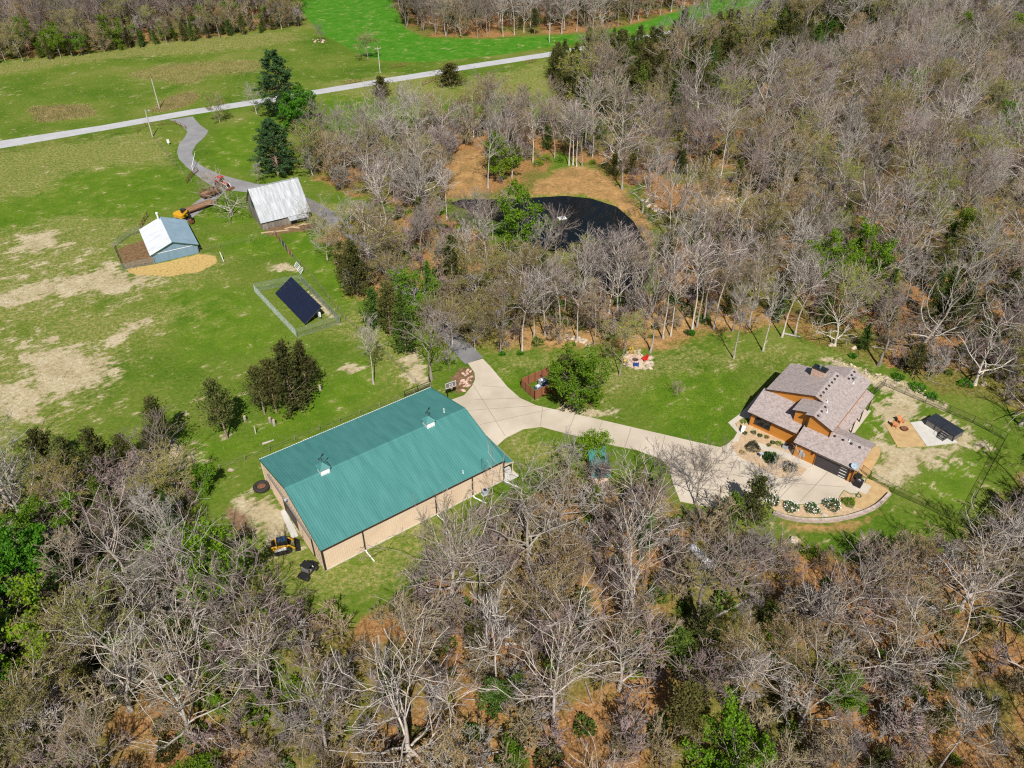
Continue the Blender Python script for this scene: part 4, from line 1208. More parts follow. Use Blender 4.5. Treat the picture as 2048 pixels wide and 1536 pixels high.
# rubble and boards in front of the barn
for i, (px, py, ln, ang, nm) in enumerate(((560, 463, 3.6, 0.25, 'board'), (580, 456, 2.4, 0.6, 'board'), (600, 452, 2.2, 0.9, 'board'), (535, 466, 2.6, 0.3, 'board'), (592, 457, 1.8, -0.2, 'board'), (612, 450, 2.2, 0.2, 'board'))):
    p = G(px, py)
    b = MB().box((0, 0, 0.12), (ln, 0.35, 0.16)).build('timber_board', M['raw_wood'], None, loc=(p.x, p.y, 0.02 * i), rz=ang)
    tag(b, ['long pale board nearest the barn corner, on the ground', 'pale board lying below the barn lean-to', 'short board tilted beside the barn lean-to post', 'pale board at the left end of the barn rubble', 'loose plank crossing the barn rubble', 'rightmost pale board beyond the barn lean-to'][i], 'board', 'boards strewn in front of the old barn')

# ------------------------------------------------------------------ blue shed
shed = thing('blue_shed', 'blue grey metal shed with half white half blue roof', 'shed', (-71.9, 140.3, 0), R(29.4))
W, Lg, he, hr = 8.9, 12.2, 2.05, 3.75
M['shed_white'] = mat('shed_white', (0.56, 0.585, 0.61), (0.42, 0.445, 0.475), scale=0.6, rough=0.5, stretch=(0.5, 3, 1))
M['shed_blue'] = mat('shed_blue', (0.215, 0.305, 0.37), (0.175, 0.255, 0.315), scale=0.6, rough=0.5)
mb = MB()
ribbed(mb, Vector((0, 0, 0)), X, Z_, W, he, 0.3, 0.03, 0.025)
mb.poly([(0, 0, he), (W, 0, he), (W / 2, 0, hr)])
mb.build('wall', M['blue_siding'], shed)
MB().bbox(0.05, W - 0.05, -0.04, -0.027, he - 0.12, he).build('band_trim', M['white_paint'], shed)
MB().bbox(0.02, W - 0.02, 0.03, Lg - 0.03, 0, he).build('wall', M['blue_siding'], shed)
MB().poly([(0, Lg, he), (W / 2, Lg, hr), (W, Lg, he)]).build('gable_wall', M['blue_siding'], shed)
for s in (0, 1):
    up = Vector((W / 2 + 0.3, 0, (hr - he) * (W / 2 + 0.3) / (W / 2)))
    run = up.length
    up.normalize()
    mb = MB()
    zb = he - 0.3 * (hr - he) / (W / 2) + 0.06
    if s == 0:
        ribbed(mb, Vector((-0.3, Lg + 0.3, zb)), -Y_, up, Lg + 0.6, run, 0.3, 0.04, 0.03)
    else:
        ribbed(mb, Vector((W + 0.3, -0.3, zb)), Y_, Vector((-up.x, 0, up.z)), Lg + 0.6, run, 0.3, 0.04, 0.03)
    mb.build('roof_slope', M['shed_white'] if s == 0 else M['shed_blue'], shed)
for s in (-1, 1):
    mb = MB()
    a = Vector((W / 2, -0.31, hr + 0.08))
    c = Vector((W / 2 + s * (W / 2 + 0.3), -0.31, he - 0.07))
    mb.poly([a, c, c - Z_ * 0.2, a - Z_ * 0.2] if s < 0 else [a, a - Z_ * 0.2, c - Z_ * 0.2, c])
    mb.build('rake_trim', M['teal_trim'], shed)
MB().bbox(W / 2 - 0.14, W / 2 + 0.14, -0.3, Lg + 0.3, hr + 0.09, hr + 0.12).build('ridge_cap', M['shed_blue'], shed)
MB().tube((3.9, Lg - 0.6, hr - 0.4), (3.9, Lg - 0.6, hr + 1.2), 0.16, n=10).tube((3.9, Lg - 0.6, hr + 1.2), (3.9, Lg - 0.6, hr + 1.5), 0.26, n=10).build('stove_pipe', M['white_plastic'], shed)
MB().bbox(5.9, 6.9, -0.05, -0.027, 0.05, 1.9).build('door', M['blue_siding'], shed)

# teal roofed lean-to in the trees beside the drive
sp = G(1200, 945)
sm = thing('small_shelter', 'small teal roofed shelter half hidden among the trees below the drive', 'shelter', (sp.x - 1.3, sp.y - 3.2, 0), R(4))
mb = MB()
ribbed(mb, Vector((-0.2, -0.2, 2.3)), X, Vector((0, 1, 0.13)).normalized(), 2.6, 6.3, 0.3, 0.04, 0.04)
mb.build('roof', M['teal_metal'], sm)
MB().bbox(0, 2.2, 0.05, 0.12, 0, 2.25).build('wall', M['tan_metal'], sm)
MB().bbox(0, 0.07, 0.12, 5.9, 0, 2.25).build('wall', M['tan_metal'], sm)
MB().bbox(2.13, 2.2, 0.12, 5.9, 0, 2.25).build('wall', M['tan_metal'], sm)
# ------------------------------------------------------------------ tree growing
def nrm(a):
    return a / (np.linalg.norm(a, axis=-1, keepdims=True) + 1e-9)


def tubes(P, Rd, s):
    """P (n,k,3) centre lines, Rd (n,k) radii -> verts, quads"""
    n, k, _ = P.shape
    T = np.empty_like(P)
    T[:, 1:-1] = P[:, 2:] - P[:, :-2]
    T[:, 0] = P[:, 1] - P[:, 0]
    T[:, -1] = P[:, -1] - P[:, -2]
    T = nrm(T)
    ref = np.where(np.abs(T[:, :1, 2:3]) > 0.8, np.array([[[1.0, 0.2, 0]]]), np.array([[[0.1, 0.2, 1.0]]]))
    A = nrm(np.cross(T, np.broadcast_to(ref, T.shape)))
    B = np.cross(T, A)
    ang = np.arange(s) * 2 * np.pi / s
    V = P[:, :, None, :] + Rd[:, :, None, None] * (A[:, :, None, :] * np.cos(ang)[None, None, :, None] + B[:, :, None, :] * np.sin(ang)[None, None, :, None])
    V = V.reshape(-1, 3)
    base = (np.arange(n) * k * s)[:, None, None] + (np.arange(k - 1) * s)[None, :, None]
    j = np.arange(s)[None, None, :]
    j2 = (j + 1) % s
    F = np.stack([base + j, base + j2, base + s + j2, base + s + j], -1).reshape(-1, 4)
    return V, F


def cones(P0, P1, r):
    """thin three sided twigs"""
    d = nrm(P1 - P0)
    ref = np.where(np.abs(d[:, 2:3]) > 0.8, np.array([[1.0, 0.2, 0]]), np.array([[0.1, 0.2, 1.0]]))
    a = nrm(np.cross(d, ref))
    b = np.cross(d, a)
    n = len(P0)
    V = np.empty((n, 4, 3))
    for i in range(3):
        t = 2 * np.pi * i / 3
        V[:, i] = P0 + (a * np.cos(t) + b * np.sin(t)) * r[:, None]
    V[:, 3] = P1
    o = (np.arange(n) * 4)[:, None]
    F = np.concatenate([o + np.array([[0, 1, 3]]), o + np.array([[1, 2, 3]]), o + np.array([[2, 0, 3]])], 0)
    return V.reshape(-1, 3), F


def leaves(rg, C, size, aspect=0.6, up=0.0, D=None):
    """one small quad per centre; D gives the long direction if set"""
    n = len(C)
    d = nrm(rg.normal(size=(n, 3)) + np.array([0, 0, up])) if D is None else nrm(D)
    e = nrm(np.cross(d, rg.normal(size=(n, 3))))
    s = size * rg.uniform(0.7, 1.3, n)
    a = d * (s / 2)[:, None]
    b = e * (s * aspect / 2)[:, None]
    V = np.stack([C - a - b * 0.5, C - a * 0.1 + b, C + a, C - a * 0.1 - b], 1)
    V = np.stack([C - a, C + b, C + a, C - b], 1)
    F = np.arange(n * 4).reshape(n, 4)
    return V.reshape(-1, 3), F


def mesh_np(name, chunks, mats):
    """chunks: list of (verts, faces, material index)"""
    vs_, ls, st, tot, mi = [], [], [], [], []
    off = lo = 0
    for V, F, m in chunks:
        vs_.append(V)
        ls.append((F + off).ravel())
        k = F.shape[1]
        st.append(lo + np.arange(len(F)) * k)
        tot.append(np.full(len(F), k))
        mi.append(np.full(len(F), m))
        off += len(V)
        lo += F.size
    V = np.concatenate(vs_)
    Lp = np.concatenate(ls).astype(np.int32)
    me = bpy.data.meshes.new(name)
    me.vertices.add(len(V))
    me.vertices.foreach_set('co', V.astype(np.float32).ravel())
    me.loops.add(len(Lp))
    me.loops.foreach_set('vertex_index', Lp)
    me.polygons.add(sum(len(x) for x in st))
    me.polygons.foreach_set('loop_start', np.concatenate(st).astype(np.int32))
    for x in mats:
        me.materials.append(x)
    if len(mats) > 1:
        me.polygons.foreach_set('material_index', np.concatenate(mi).astype(np.int32))
    me.update(calc_edges=True)
    return me


def grow(rg, P, Rd, m, t0, t1, length, ang, up, wob, k, rfrac, lvar=0.35, taper=0.25):
    """m side shoots on each centre line"""
    n, kp, _ = P.shape
    t = rg.uniform(t0, t1, (n, m)) if m > 1 else np.full((n, 1), (t0 + t1) / 2)
    x = t * (kp - 1)
    i = np.clip(x.astype(int), 0, kp - 2)
    f = (x - i)[..., None]
    ar = np.arange(n)[:, None]
    S = P[ar, i] * (1 - f) + P[ar, i + 1] * f
    T = nrm(P[ar, i + 1] - P[ar, i])
    r0 = (Rd[ar, i] * (1 - f[..., 0]) + Rd[ar, i + 1] * f[..., 0]) * rfrac
    side = nrm(np.cross(T, rg.normal(size=T.shape)))
    a = rg.normal(ang, 0.16, (n, m))[..., None]
    D = T * np.cos(a) + side * np.sin(a)
    if np.ndim(length):
        Ln = length[:, None] * (1 - 0.55 * t) * rg.uniform(1 - lvar, 1 + lvar, (n, m))
    else:
        Ln = length * rg.uniform(1 - lvar, 1 + lvar, (n, m))
    S = S.reshape(-1, 3)
    D = nrm(D.reshape(-1, 3))
    Ln = Ln.reshape(-1)
    r0 = r0.reshape(-1)
    Q = np.empty((n * m, k, 3))
    Q[:, 0] = S
    for j in range(1, k):
        D = nrm(D + rg.normal(0, wob, D.shape) + np.array([0, 0, up]))
        Q[:, j] = Q[:, j - 1] + D * (Ln / (k - 1))[:, None]
    Rr = r0[:, None] * np.linspace(1, taper, k)[None, :]
    return Q, Rr, Ln


def hardwood(seed, h=15.0, cb=0.45, cr=3.5, nl=14, tr=0.22, elev=(0.5, 1.1), gnarl=0.16, lean=(0, 0), ttop=0.86, n2=6, n3=6, n4=5, ntw=3, twig=0.75, stems=1, r2=0.028, r3=0.019, r4=0.013):
    """Leafless hardwood: returns trunk chunk list, twig chunk list, twig tips"""
    rg = np.random.default_rng(seed)
    trunk, crown = [], []
    Ls, LR, LL = [], [], []
    for s in range(stems):
        k = 9
        P = np.zeros((1, k, 3))
        d = np.array([lean[0] + rg.normal(0, 0.03), lean[1] + rg.normal(0, 0.03), 1.0])
        if stems > 1:
            a = 2 * np.pi * s / stems + rg.uniform(-0.4, 0.4)
            d = d + np.array([np.cos(a), np.sin(a), 0]) * rg.uniform(0.16, 0.34)
        d = d / np.linalg.norm(d)
        hh = h * ttop * (rg.uniform(0.85, 1.0) if stems > 1 else 1.0)
        for j in range(1, k):
            d = nrm(d + rg.normal(0, gnarl * 0.35, 3) * (0.4 if j < 3 else 1.0) + np.array([0, 0, 0.04]))
            P[0, j] = P[0, j - 1] + d * hh / (k - 1)
        r = tr * (0.75 if stems > 1 else 1.0)
        Rd = (r * (1 - np.linspace(0, 1, k) ** 0.9 * 0.82))[None, :].copy()
        Rd[0, 0] *= 1.5
        V, F = tubes(P, Rd, 7)
        trunk.append((V, F, 0))
        # limbs
        n = nl // stems
        t = np.sort(rg.uniform(cb, 0.98, n))
        t[-1] = 0.99
        x = t * (k - 1)
        i = np.clip(x.astype(int), 0, k - 2)
        f = (x - i)[:, None]
        S = P[0, i] * (1 - f) + P[0, i + 1] * f
        az = np.arange(n) * 2.399 + rg.uniform(0, 6) + rg.normal(0, 0.3, n)
        rel = (t - cb) / max(1e-3, 1 - cb)
        el = elev[0] + (elev[1] - elev[0]) * rel + rg.normal(0, 0.12, n)
        D = np.stack([np.cos(az) * np.cos(el), np.sin(az) * np.cos(el), np.sin(el)], 1)
        prof = 0.55 + 0.75 * np.sin(np.pi * np.clip(0.25 + 0.62 * rel, 0, 1))
        Ln = cr * prof * rg.uniform(0.75, 1.2, n) / np.maximum(np.cos(el), 0.55)
        kk = 7
        Q = np.empty((n, kk, 3))
        Q[:, 0] = S
        for j in range(1, kk):
            D = nrm(D + rg.normal(0, gnarl, D.shape) + np.array([0, 0, 0.09]))
            Q[:, j] = Q[:, j - 1] + D * (Ln / (kk - 1))[:, None]
        r0 = np.interp(t, np.linspace(0, 1, k), Rd[0]) * rg.uniform(0.5, 0.75, n)
        LR.append(r0[:, None] * np.linspace(1, 0.22, kk)[None, :])
        Ls.append(Q)
        LL.append(Ln)
    P1, R1, L1 = np.concatenate(Ls), np.concatenate(LR), np.concatenate(LL)
    trunk.append((*tubes(P1, R1, 5), 0))
    P2, R2, L2 = grow(rg, P1, R1, n2, 0.2, 0.97, L1 * 0.62, 0.72, 0.07, gnarl, 5, 0.55)
    trunk.append((*tubes(P2, np.maximum(R2, r2), 4), 0))
    P3, R3, L3 = grow(rg, P2, R2, n3, 0.15, 0.98, np.maximum(L2 * 0.6, 0.5), 0.7, 0.06, gnarl * 0.9, 3, 0.6)
    crown.append((*tubes(P3, np.maximum(R3, r3), 3), 0))
    P4, R4, L4 = grow(rg, P3, R3, n4, 0.1, 1.0, np.full(len(P3), twig), 0.65, 0.05, gnarl, 2, 0.7)
    crown.append((*cones(P4[:, 0], P4[:, 1], np.maximum(R4[:, 0], r4)), 0))
    tips = P4
    if ntw:
        P5, R5, L5 = grow(rg, P4, R4, ntw, 0.2, 1.0, np.full(len(P4), twig * 0.55), 0.6, 0.05, gnarl, 2, 0.8)
        crown.append((*cones(P5[:, 0], P5[:, 1], np.full(len(P5), r4 * 0.8)), 0))
        tips = P5
    return trunk, crown, tips


def cedar_tree(seed, h=9.0, cr=2.4, bare=0.0, nb=110, ns=30, size=0.36, point=0.75):
    rg = np.random.default_rng(seed)
    k = 6
    P = np.zeros((1, k, 3))
    P[0, :, 2] = np.linspace(0, h * 0.95, k)
    P[0, 1:, :2] += rg.normal(0, 0.07, (k - 1, 2))
    Rd = (0.035 * h * 0.5 * (1 - np.linspace(0, 0.92, k)))[None, :]
    trunk = [(*tubes(P, Rd, 7), 0)]
    t = bare + (0.97 - bare) * np.sort(rg.uniform(0, 1, nb) ** 1.05)
    az = np.arange(nb) * 2.399 + rg.normal(0, 0.4, nb)
    rel = (t - bare) / (1 - bare)
    prof = (1 - rel) ** point * (0.55 + 0.45 * np.minimum(1, rel * 5 + 0.3))
    lob = 1 + 0.28 * np.sin(az * 2 + seed + rel * 4) + 0.2 * np.sin(az * 5 + rel * 11 + seed)
    Ln = np.maximum(cr * prof * lob * rg.uniform(0.5, 1.25, nb), 0.25)
    el = rg.normal(0.35, 0.15, nb) + rel * 0.6
    D = np.stack([np.cos(az) * np.cos(el), np.sin(az) * np.cos(el), np.sin(el)], 1)
    S = np.stack([np.interp(t, np.linspace(0, 0.95, k), P[0, :, 0]), np.interp(t, np.linspace(0, 0.95, k), P[0, :, 1]), t * h], 1)
    Q = np.empty((nb, 3, 3))
    Q[:, 0] = S
    Q[:, 1] = S + D * (Ln * 0.5)[:, None]
    Q[:, 2] = Q[:, 1] + nrm(D + np.array([0, 0, 0.25])) * (Ln * 0.5)[:, None]
    trunk.append((*tubes(Q, np.broadcast_to(np.array([0.035, 0.025, 0.01]), (nb, 3)), 3), 0))
    u = rg.uniform(0.3, 1.05, (nb, ns)) ** 0.8
    C = S[:, None] + (Q[:, 2] - S)[:, None] * u[..., None] + rg.normal(0, 1, (nb, ns, 3)) * (0.08 + 0.085 * Ln)[:, None, None]
    DD = np.broadcast_to(D[:, None], C.shape) * 0.9 + rg.normal(0, 0.55, C.shape) + np.array([0, 0, 0.45])
    C, DD = C.reshape(-1, 3), DD.reshape(-1, 3)
    C[:, 2] = np.maximum(C[:, 2], 0.1)
    crown = [(*leaves(rg, C, size, 0.42, D=DD), 0), (*leaves(rg, C + rg.normal(0, 0.06, C.shape), size * 0.9, 0.42, D=DD + rg.normal(0, 0.4, DD.shape)), 0)]
    return trunk, crown


def pine_tree(seed, h=17.0, cr=4.2):
    rg = np.random.default_rng(seed)
    k = 7
    P = np.zeros((1, k, 3))
    P[0, :, 2] = np.linspace(0, h * 0.97, k)
    Rd = (0.26 * (1 - np.linspace(0, 0.9, k)))[None, :]
    trunk = [(*tubes(P, Rd, 8), 0)]
    S, D, Ln = [], [], []
    nw = 19
    for w in range(nw):
        t = 0.1 + 0.86 * w / (nw - 1)
        m = 6 if w < nw - 3 else 4
        for i in range(m):
            a = 2 * np.pi * i / m + rg.uniform(0, 1.0) + w
            L = cr * ((1 - t) ** 0.62) * (0.75 if t < 0.2 else 1) * rg.uniform(0.65, 1.18) + 0.3
            S.append((0, 0, t * h + rg.normal(0, 0.12)))
            D.append((math.cos(a), math.sin(a), rg.normal(0.12, 0.1)))
            Ln.append(L)
    S, D, Ln = np.array(S), nrm(np.array(D)), np.array(Ln)
    n = len(S)
    Q = np.empty((n, 4, 3))
    Q[:, 0] = S
    d = D.copy()
    for j in range(1, 4):
        Q[:, j] = Q[:, j - 1] + d * (Ln / 3)[:, None]
        d = nrm(d + np.array([0, 0, 0.13]))
    trunk.append((*tubes(Q, np.broadcast_to(np.array([0.06, 0.045, 0.03, 0.012]), (n, 4)), 4), 0))
    P2, R2, L2 = grow(rg, Q, np.full((n, 4), 0.03), 7, 0.3, 1.0, Ln * 0.42, 0.8, 0.03, 0.1, 3, 0.5)
    trunk.append((*tubes(P2, np.maximum(R2, 0.01), 3), 0))
    m = 14
    u = rg.uniform(0.3, 1.08, (len(P2), m, 1))
    C = P2[:, :1] + (P2[:, 2:] - P2[:, :1]) * u + rg.normal(0, 0.16, (len(P2), m, 3))
    DD = (P2[:, 2:] - P2[:, :1]) * 1.0 + rg.normal(0, 0.5, C.shape) + np.array([0, 0, 0.3])
    crown = [(*leaves(rg, C.reshape(-1, 3), 0.5, 0.3, D=DD.reshape(-1, 3)), 0)]
    return trunk, crown


def bush(seed, r=1.0, h=1.2, n=900, size=0.16, flowers=0, spiky=0.0):
    rg = np.random.default_rng(seed)
    d = nrm(rg.normal(size=(n, 3)))
    d[:, 2] = np.abs(d[:, 2])
    lob = 1 + 0.16 * np.sin(np.arctan2(d[:, 1], d[:, 0]) * 3 + seed) + rg.normal(0, 0.05, n)
    rad = rg.uniform(0.55, 1.02, n) ** 0.6 * lob
    C = d * rad[:, None] * np.array([r, r, h])
    C[:, 2] += 0.06
    ch = [(*leaves(rg, C, size, 0.55, D=d + rg.normal(0, 0.5, d.shape) + np.array([0, 0, spiky])), 0)]
    st = np.zeros((14, 3, 3))
    a = rg.uniform(0, 6.28, 14)
    st[:, 1] = np.stack([np.cos(a) * r * 0.3, np.sin(a) * r * 0.3, np.full(14, h * 0.45)], 1)
    st[:, 2] = np.stack([np.cos(a) * r * 0.7, np.sin(a) * r * 0.7, np.full(14, h * 0.75)], 1)
    stems = [(*tubes(st, np.broadcast_to(np.array([0.03, 0.02, 0.008]), (14, 3)), 4), 0)]
    fl = None
    if flowers:
        e = nrm(rg.normal(size=(flowers, 3)))
        e[:, 2] = np.abs(e[:, 2])
        FC = e * np.array([r, r, h]) * 1.04
        FC[:, 2] += 0.1
        fl = [(*leaves(rg, FC, 0.2, 0.9, D=nrm(np.cross(e, rg.normal(size=e.shape)))), 0)]
    return stems, ch, fl


VAR = {}


def add_variant(kind, h, trunk, crown, bark, twig, extra=None, rad=3.0):
    """extra: list of leaf chunks with their material"""
    nm = kind
    h = max(float(V[:, 2].max()) for V, F, _ in list(trunk) + list(crown) + (extra[0] if extra else []))
    allv = np.concatenate([V for V, F, _ in list(crown) + (extra[0] if extra else [])])
    rad = float(np.percentile(np.hypot(allv[:, 0], allv[:, 1]), 96))
    tm = mesh_np(nm + '_trunk', trunk, [bark])
    mats = [twig]
    ch = list(crown)
    if extra:
        mats = [twig, extra[1]] if crown else [extra[1]]
        ix = 1 if crown else 0
        ch = ch + [(V, F, ix) for V, F, _ in extra[0]]
    cm = mesh_np(nm + '_crown', ch, mats)
    whole = trunk + [(V, F, m + 1) for V, F, m in ch]
    VAR.setdefault(kind, []).append({'h': h, 'trunk': tm, 'crown': cm, 'whole': (whole, [bark] + mats), 'r': rad})


# slender woodland trees
for i, (h, cb, cr, nl, tr) in enumerate(((16, 0.5, 2.6, 12, 0.19), (17, 0.55, 2.9, 13, 0.2), (15, 0.45, 3.0, 14, 0.18), (16, 0.42, 3.4, 14, 0.2), (14, 0.5, 2.3, 11, 0.16), (17, 0.6, 2.6, 11, 0.2))):
    a, c, t = hardwood(100 + i, h, cb, cr, nl, tr, (0.65, 1.2), 0.15, n2=5, n3=4, n4=4, ntw=0, twig=0.95, r2=0.032)
    add_variant('slender', h, a, c, M['bark_pale' if i % 3 != 2 else 'bark_grey'], M[('twig_grey', 'twig_mauve', 'twig_tan', 'twig_mauve', 'twig_grey', 'twig_mauve')[i]], rad=cr)
# rounder trees with dense twig haze
for i, (h, cb, cr, nl, tr, st) in enumerate(((13, 0.3, 4.4, 16, 0.22, 1), (14, 0.35, 4.8, 16, 0.24, 1), (12, 0.2, 4.2, 18, 0.2, 2), (14, 0.25, 4.6, 18, 0.22, 3), (13, 0.3, 4.0, 15, 0.2, 2))):
    a, c, t = hardwood(200 + i, h, cb, cr, nl, tr, (0.5, 1.15), 0.18, n2=6, n3=5, n4=4, ntw=0, twig=0.9, stems=st, r2=0.036, r3=0.022, r4=0.014)
    add_variant('round', h, a, c, M[('bark_pale', 'bark_grey', 'bark_pale', 'bark_grey', 'bark_pale')[i]], M[('twig_grey', 'twig_mauve', 'twig_tan', 'twig_mauve', 'twig_grey')[i]], rad=cr)
# old spreading oaks: open gnarled limbs
for i, (h, cb, cr, nl, tr) in enumerate(((14, 0.22, 6.2, 13, 0.38), (15, 0.3, 6.0, 12, 0.36), (12, 0.2, 5.6, 14, 0.34), (15, 0.35, 5.0, 11, 0.3))):
    a, c, t = hardwood(300 + i, h, cb, cr, nl, tr, (0.25, 1.1), 0.26, ttop=0.72, n2=5, n3=4, n4=3, ntw=0, twig=0.85, r2=0.034)
    add_variant('oak', h, a, c, M['bark_pale' if i != 3 else 'bark_grey'], M[('twig_grey', 'twig_grey', 'twig_tan', 'twig_mauve')[i]], rad=cr)
# young thin trees and brush
for i, (h, cb, cr, nl, tr) in enumerate(((7, 0.2, 1.9, 13, 0.07), (6, 0.1, 2.2, 15, 0.06), (8, 0.25, 1.8, 12, 0.08))):
    a, c, t = hardwood(400 + i, h, cb, cr, nl, tr, (0.5, 1.2), 0.14, n2=5, n3=5, n4=4, ntw=0, twig=0.6, stems=1 + i % 2)
    add_variant('young', h, a, c, M['bark_grey'], M[('twig_mauve', 'twig_tan', 'twig_grey')[i]], rad=cr)
# budding trees
for i, (h, cb, cr, nl, tr, mt_, cnt, sz) in enumerate(((13, 0.3, 4.3, 15, 0.22, 'bud_olive', 5200, 0.22), (15, 0.45, 3.2, 13, 0.2, 'bud_olive', 4200, 0.2), (11, 0.2, 4.2, 16, 0.2, 'bud_olive', 6500, 0.24), (12, 0.25, 3.6, 15, 0.2, 'bud_lime', 5200, 0.22), (9, 0.1, 4.0, 18, 0.14, 'bud_straw', 7000, 0.2), (14, 0.35, 3.4, 13, 0.2, 'bud_lime', 3600, 0.2))):
    a, c, t = hardwood(500 + i, h, cb, cr, nl, tr, (0.5, 1.15), 0.16, n2=6, n3=5, n4=4, ntw=1, twig=0.7)
    rg = np.random.default_rng(900 + i)
    tip = t[:, 1][rg.integers(0, len(t), cnt)] + rg.normal(0, 0.12, (cnt, 3))
    add_variant('bud', h, a, c, M['bark_grey' if i % 2 else 'bark_pale'], M['twig_tan'], ([(*leaves(rg, tip, sz, 0.6), 0)], M[mt_]), rad=cr)
# trees in full spring leaf
for i, (h, cb, cr, nl, tr, mt_, cnt, sz) in enumerate(((10, 0.15, 3.6, 18, 0.2, 'leaf_bright', 9000, 0.34), (12, 0.3, 3.0, 14, 0.18, 'leaf_bright', 7000, 0.32), (9, 0.1, 3.8, 18, 0.2, 'leaf_vivid', 12000, 0.36), (5, 0.05, 2.2, 16, 0.08, 'leaf_bright', 5000, 0.28), (9, 0.25, 2.6, 13, 0.14, 'leaf_bright', 5200, 0.3))):
    a, c, t = hardwood(600 + i, h, cb, cr, nl, tr, (0.4, 1.1), 0.16, n2=5, n3=5, n4=4, ntw=1, twig=0.6)
    rg = np.random.default_rng(950 + i)
    tip = t[:, 1][rg.integers(0, len(t), cnt)] + rg.normal(0, 0.2, (cnt, 3))
    add_variant('leafy', h, a, [], M['bark_grey'], M['twig_grey'], ([(*leaves(rg, tip, sz, 0.75), 0)], M[mt_]), rad=cr)
for i, (h, cr, bare, nb, mt_, pt) in enumerate(((9, 2.8, 0.02, 95, 'cedar', 0.7), (8, 2.9, 0.0, 95, 'cedar', 0.55), (10, 2.4, 0.04, 100, 'cedar_green', 0.75), (10, 3.0, 0.28, 75, 'cedar', 0.5), (7, 2.5, 0.0, 85, 'cedar_green', 0.5), (11, 3.2, 0.12, 100, 'cedar', 0.6))):
    a, c = cedar_tree(700 + i, h, cr, bare, nb, point=pt)
    add_variant('cedar', h, a, [], M['cedar_bark'], M['cedar_bark'], (c, M[mt_]), rad=cr)
for i in range(2):
    a, c = pine_tree(800 + i, 17, 4.4)
    add_variant('pine', 17, a, [], M['cedar_bark'], M['cedar_bark'], (c, M['pine']), rad=4.4)

TREES = []       # x, y, kind, variant, height, turn
rt = random.Random(77)


def want(kind, base, top_or_h, var=None, label=None, turn=None, lean=0.0, w=None):
    p = G(*base)
    h = height_between(base, top_or_h) if isinstance(top_or_h, tuple) else top_or_h
    v = rt.randrange(len(VAR[kind])) if var is None else var
    TREES.append({'x': p.x, 'y': p.y, 'px': base, 'kind': kind, 'var': v, 'h': h, 'turn': rt.uniform(0, 6.28) if turn is None else turn, 'label': label, 'lean': lean, 'w': None if w is None else w * math.hypot(p.y, CAM_H) / FPX / 2})
# ------------------------------------------------------------------ trees that stand out, each from its foot and its top
# pasture and shop side
want('cedar', (337, 903), (303, 790), 3, 'dark cedar with a clean lower trunk casting a black shadow on the pasture')
want('cedar', (312, 925), 6.5, 3, 'thin leaning cedar just left of the one casting a black shadow')
want('cedar', (262, 938), (240, 865), 5, 'dark cedar at the right end of the low grove by the pasture')
want('cedar', (215, 960), (195, 855), 1, 'broad brownish cedar in the middle of the low pasture grove')
want('cedar', (160, 965), (150, 870), 5, 'wide dark cedar left of the middle in the low pasture grove')
want('cedar', (112, 955), (95, 855), 1, 'leftmost dark cedar of the low pasture grove')
want('cedar', (455, 877), (425, 755), 3, 'half bare grey cedar standing alone with a pale trunk')
want('cedar', (530, 829), (500, 730), 3, 'open cedar with a pale bare trunk left of the thick cedar clump')
want('cedar', (553, 824), (530, 715), 3, 'second bare trunked cedar beside the thick cedar clump')
want('cedar', (588, 818), (590, 680), 1, 'thick dark cedar in front of the solar fence')
want('cedar', (618, 792), (612, 680), 5, 'dark cedar at the back right of the clump near the solar fence')
want('slender', (747, 768), (733, 625), 4, 'lone slender bare tree on the lawn above the shop roof')
want('oak', (863, 758), (850, 595), 3, 'pale many limbed bare tree beside the dark driveway bend')
want('young', (900, 742), 5.0, 2, 'small bare sapling at the driveway edge beside the rock bed')
want('cedar', (812, 705), (785, 575), 2, 'large green cedar beside the lower driveway, nearest the shop')
want('cedar', (782, 672), (765, 560), 5, 'second large cedar along the left of the driveway')
want('cedar', (752, 655), (745, 570), 4, 'short cedar at the foot of the driveway cedar row')
want('leafy', (835, 640), (805, 530), 0, 'round lime green leafy tree beside the driveway cedars')
want('cedar', (715, 590), (690, 478), 1, 'dark cedar at the left edge of the driveway trees')
want('cedar', (690, 560), (672, 480), 0, 'small dark cedar left of the driveway grove above the lawn')
want('bud', (745, 555), (745, 415), 2, 'big olive budding tree above the driveway grove', w=130)
want('bud', (690, 545), (690, 440), 0, 'olive budding tree at the upper left of the driveway grove', w=90)
want('bud', (790, 600), (800, 500), 2, 'olive budding tree hiding the driveway below the grove', w=85)
want('round', (640, 470), (640, 395), 2, 'grey bare tree over the drive just past the barn')
want('round', (770, 560), (775, 440), 3, 'mauve twigged bare tree in the middle of the driveway grove')
want('bud', (870, 665), (875, 570), 0, 'olive budding tree over the lower driveway', w=75)
want('cedar', (860, 610), (860, 520), 2, 'green cedar on the right side of the driveway grove')
want('cedar', (905, 560), (900, 465), 1, 'dark cedar left of the pond below the budding trees')
want('cedar', (1085, 590), (1085, 500), 2, 'green cedar below the pond water')
want('cedar', (1150, 600), (1150, 510), 5, 'dark cedar behind the lawn edge row')
want('bud', (1165, 560), (1165, 470), 5, 'lime budding tree on the near pond shore')
want('slender', (1010, 470), (1010, 370), 0, 'bare tree screening the left of the pond')
want('round', (935, 465), (940, 375), 3, 'bare twiggy tree at the left pond shore')
want('round', (1180, 590), (1185, 450), 0, 'bare twiggy tree on the near pond shore')
want('round', (1230, 600), (1240, 440), 3, 'mauve twiggy tree on the right pond shore')
want('slender', (1265, 605), (1275, 430), 5, 'tall bare tree on the right pond shore')
want('round', (1085, 540), (1085, 430), 4, 'grey bare tree on the near shore below the float')
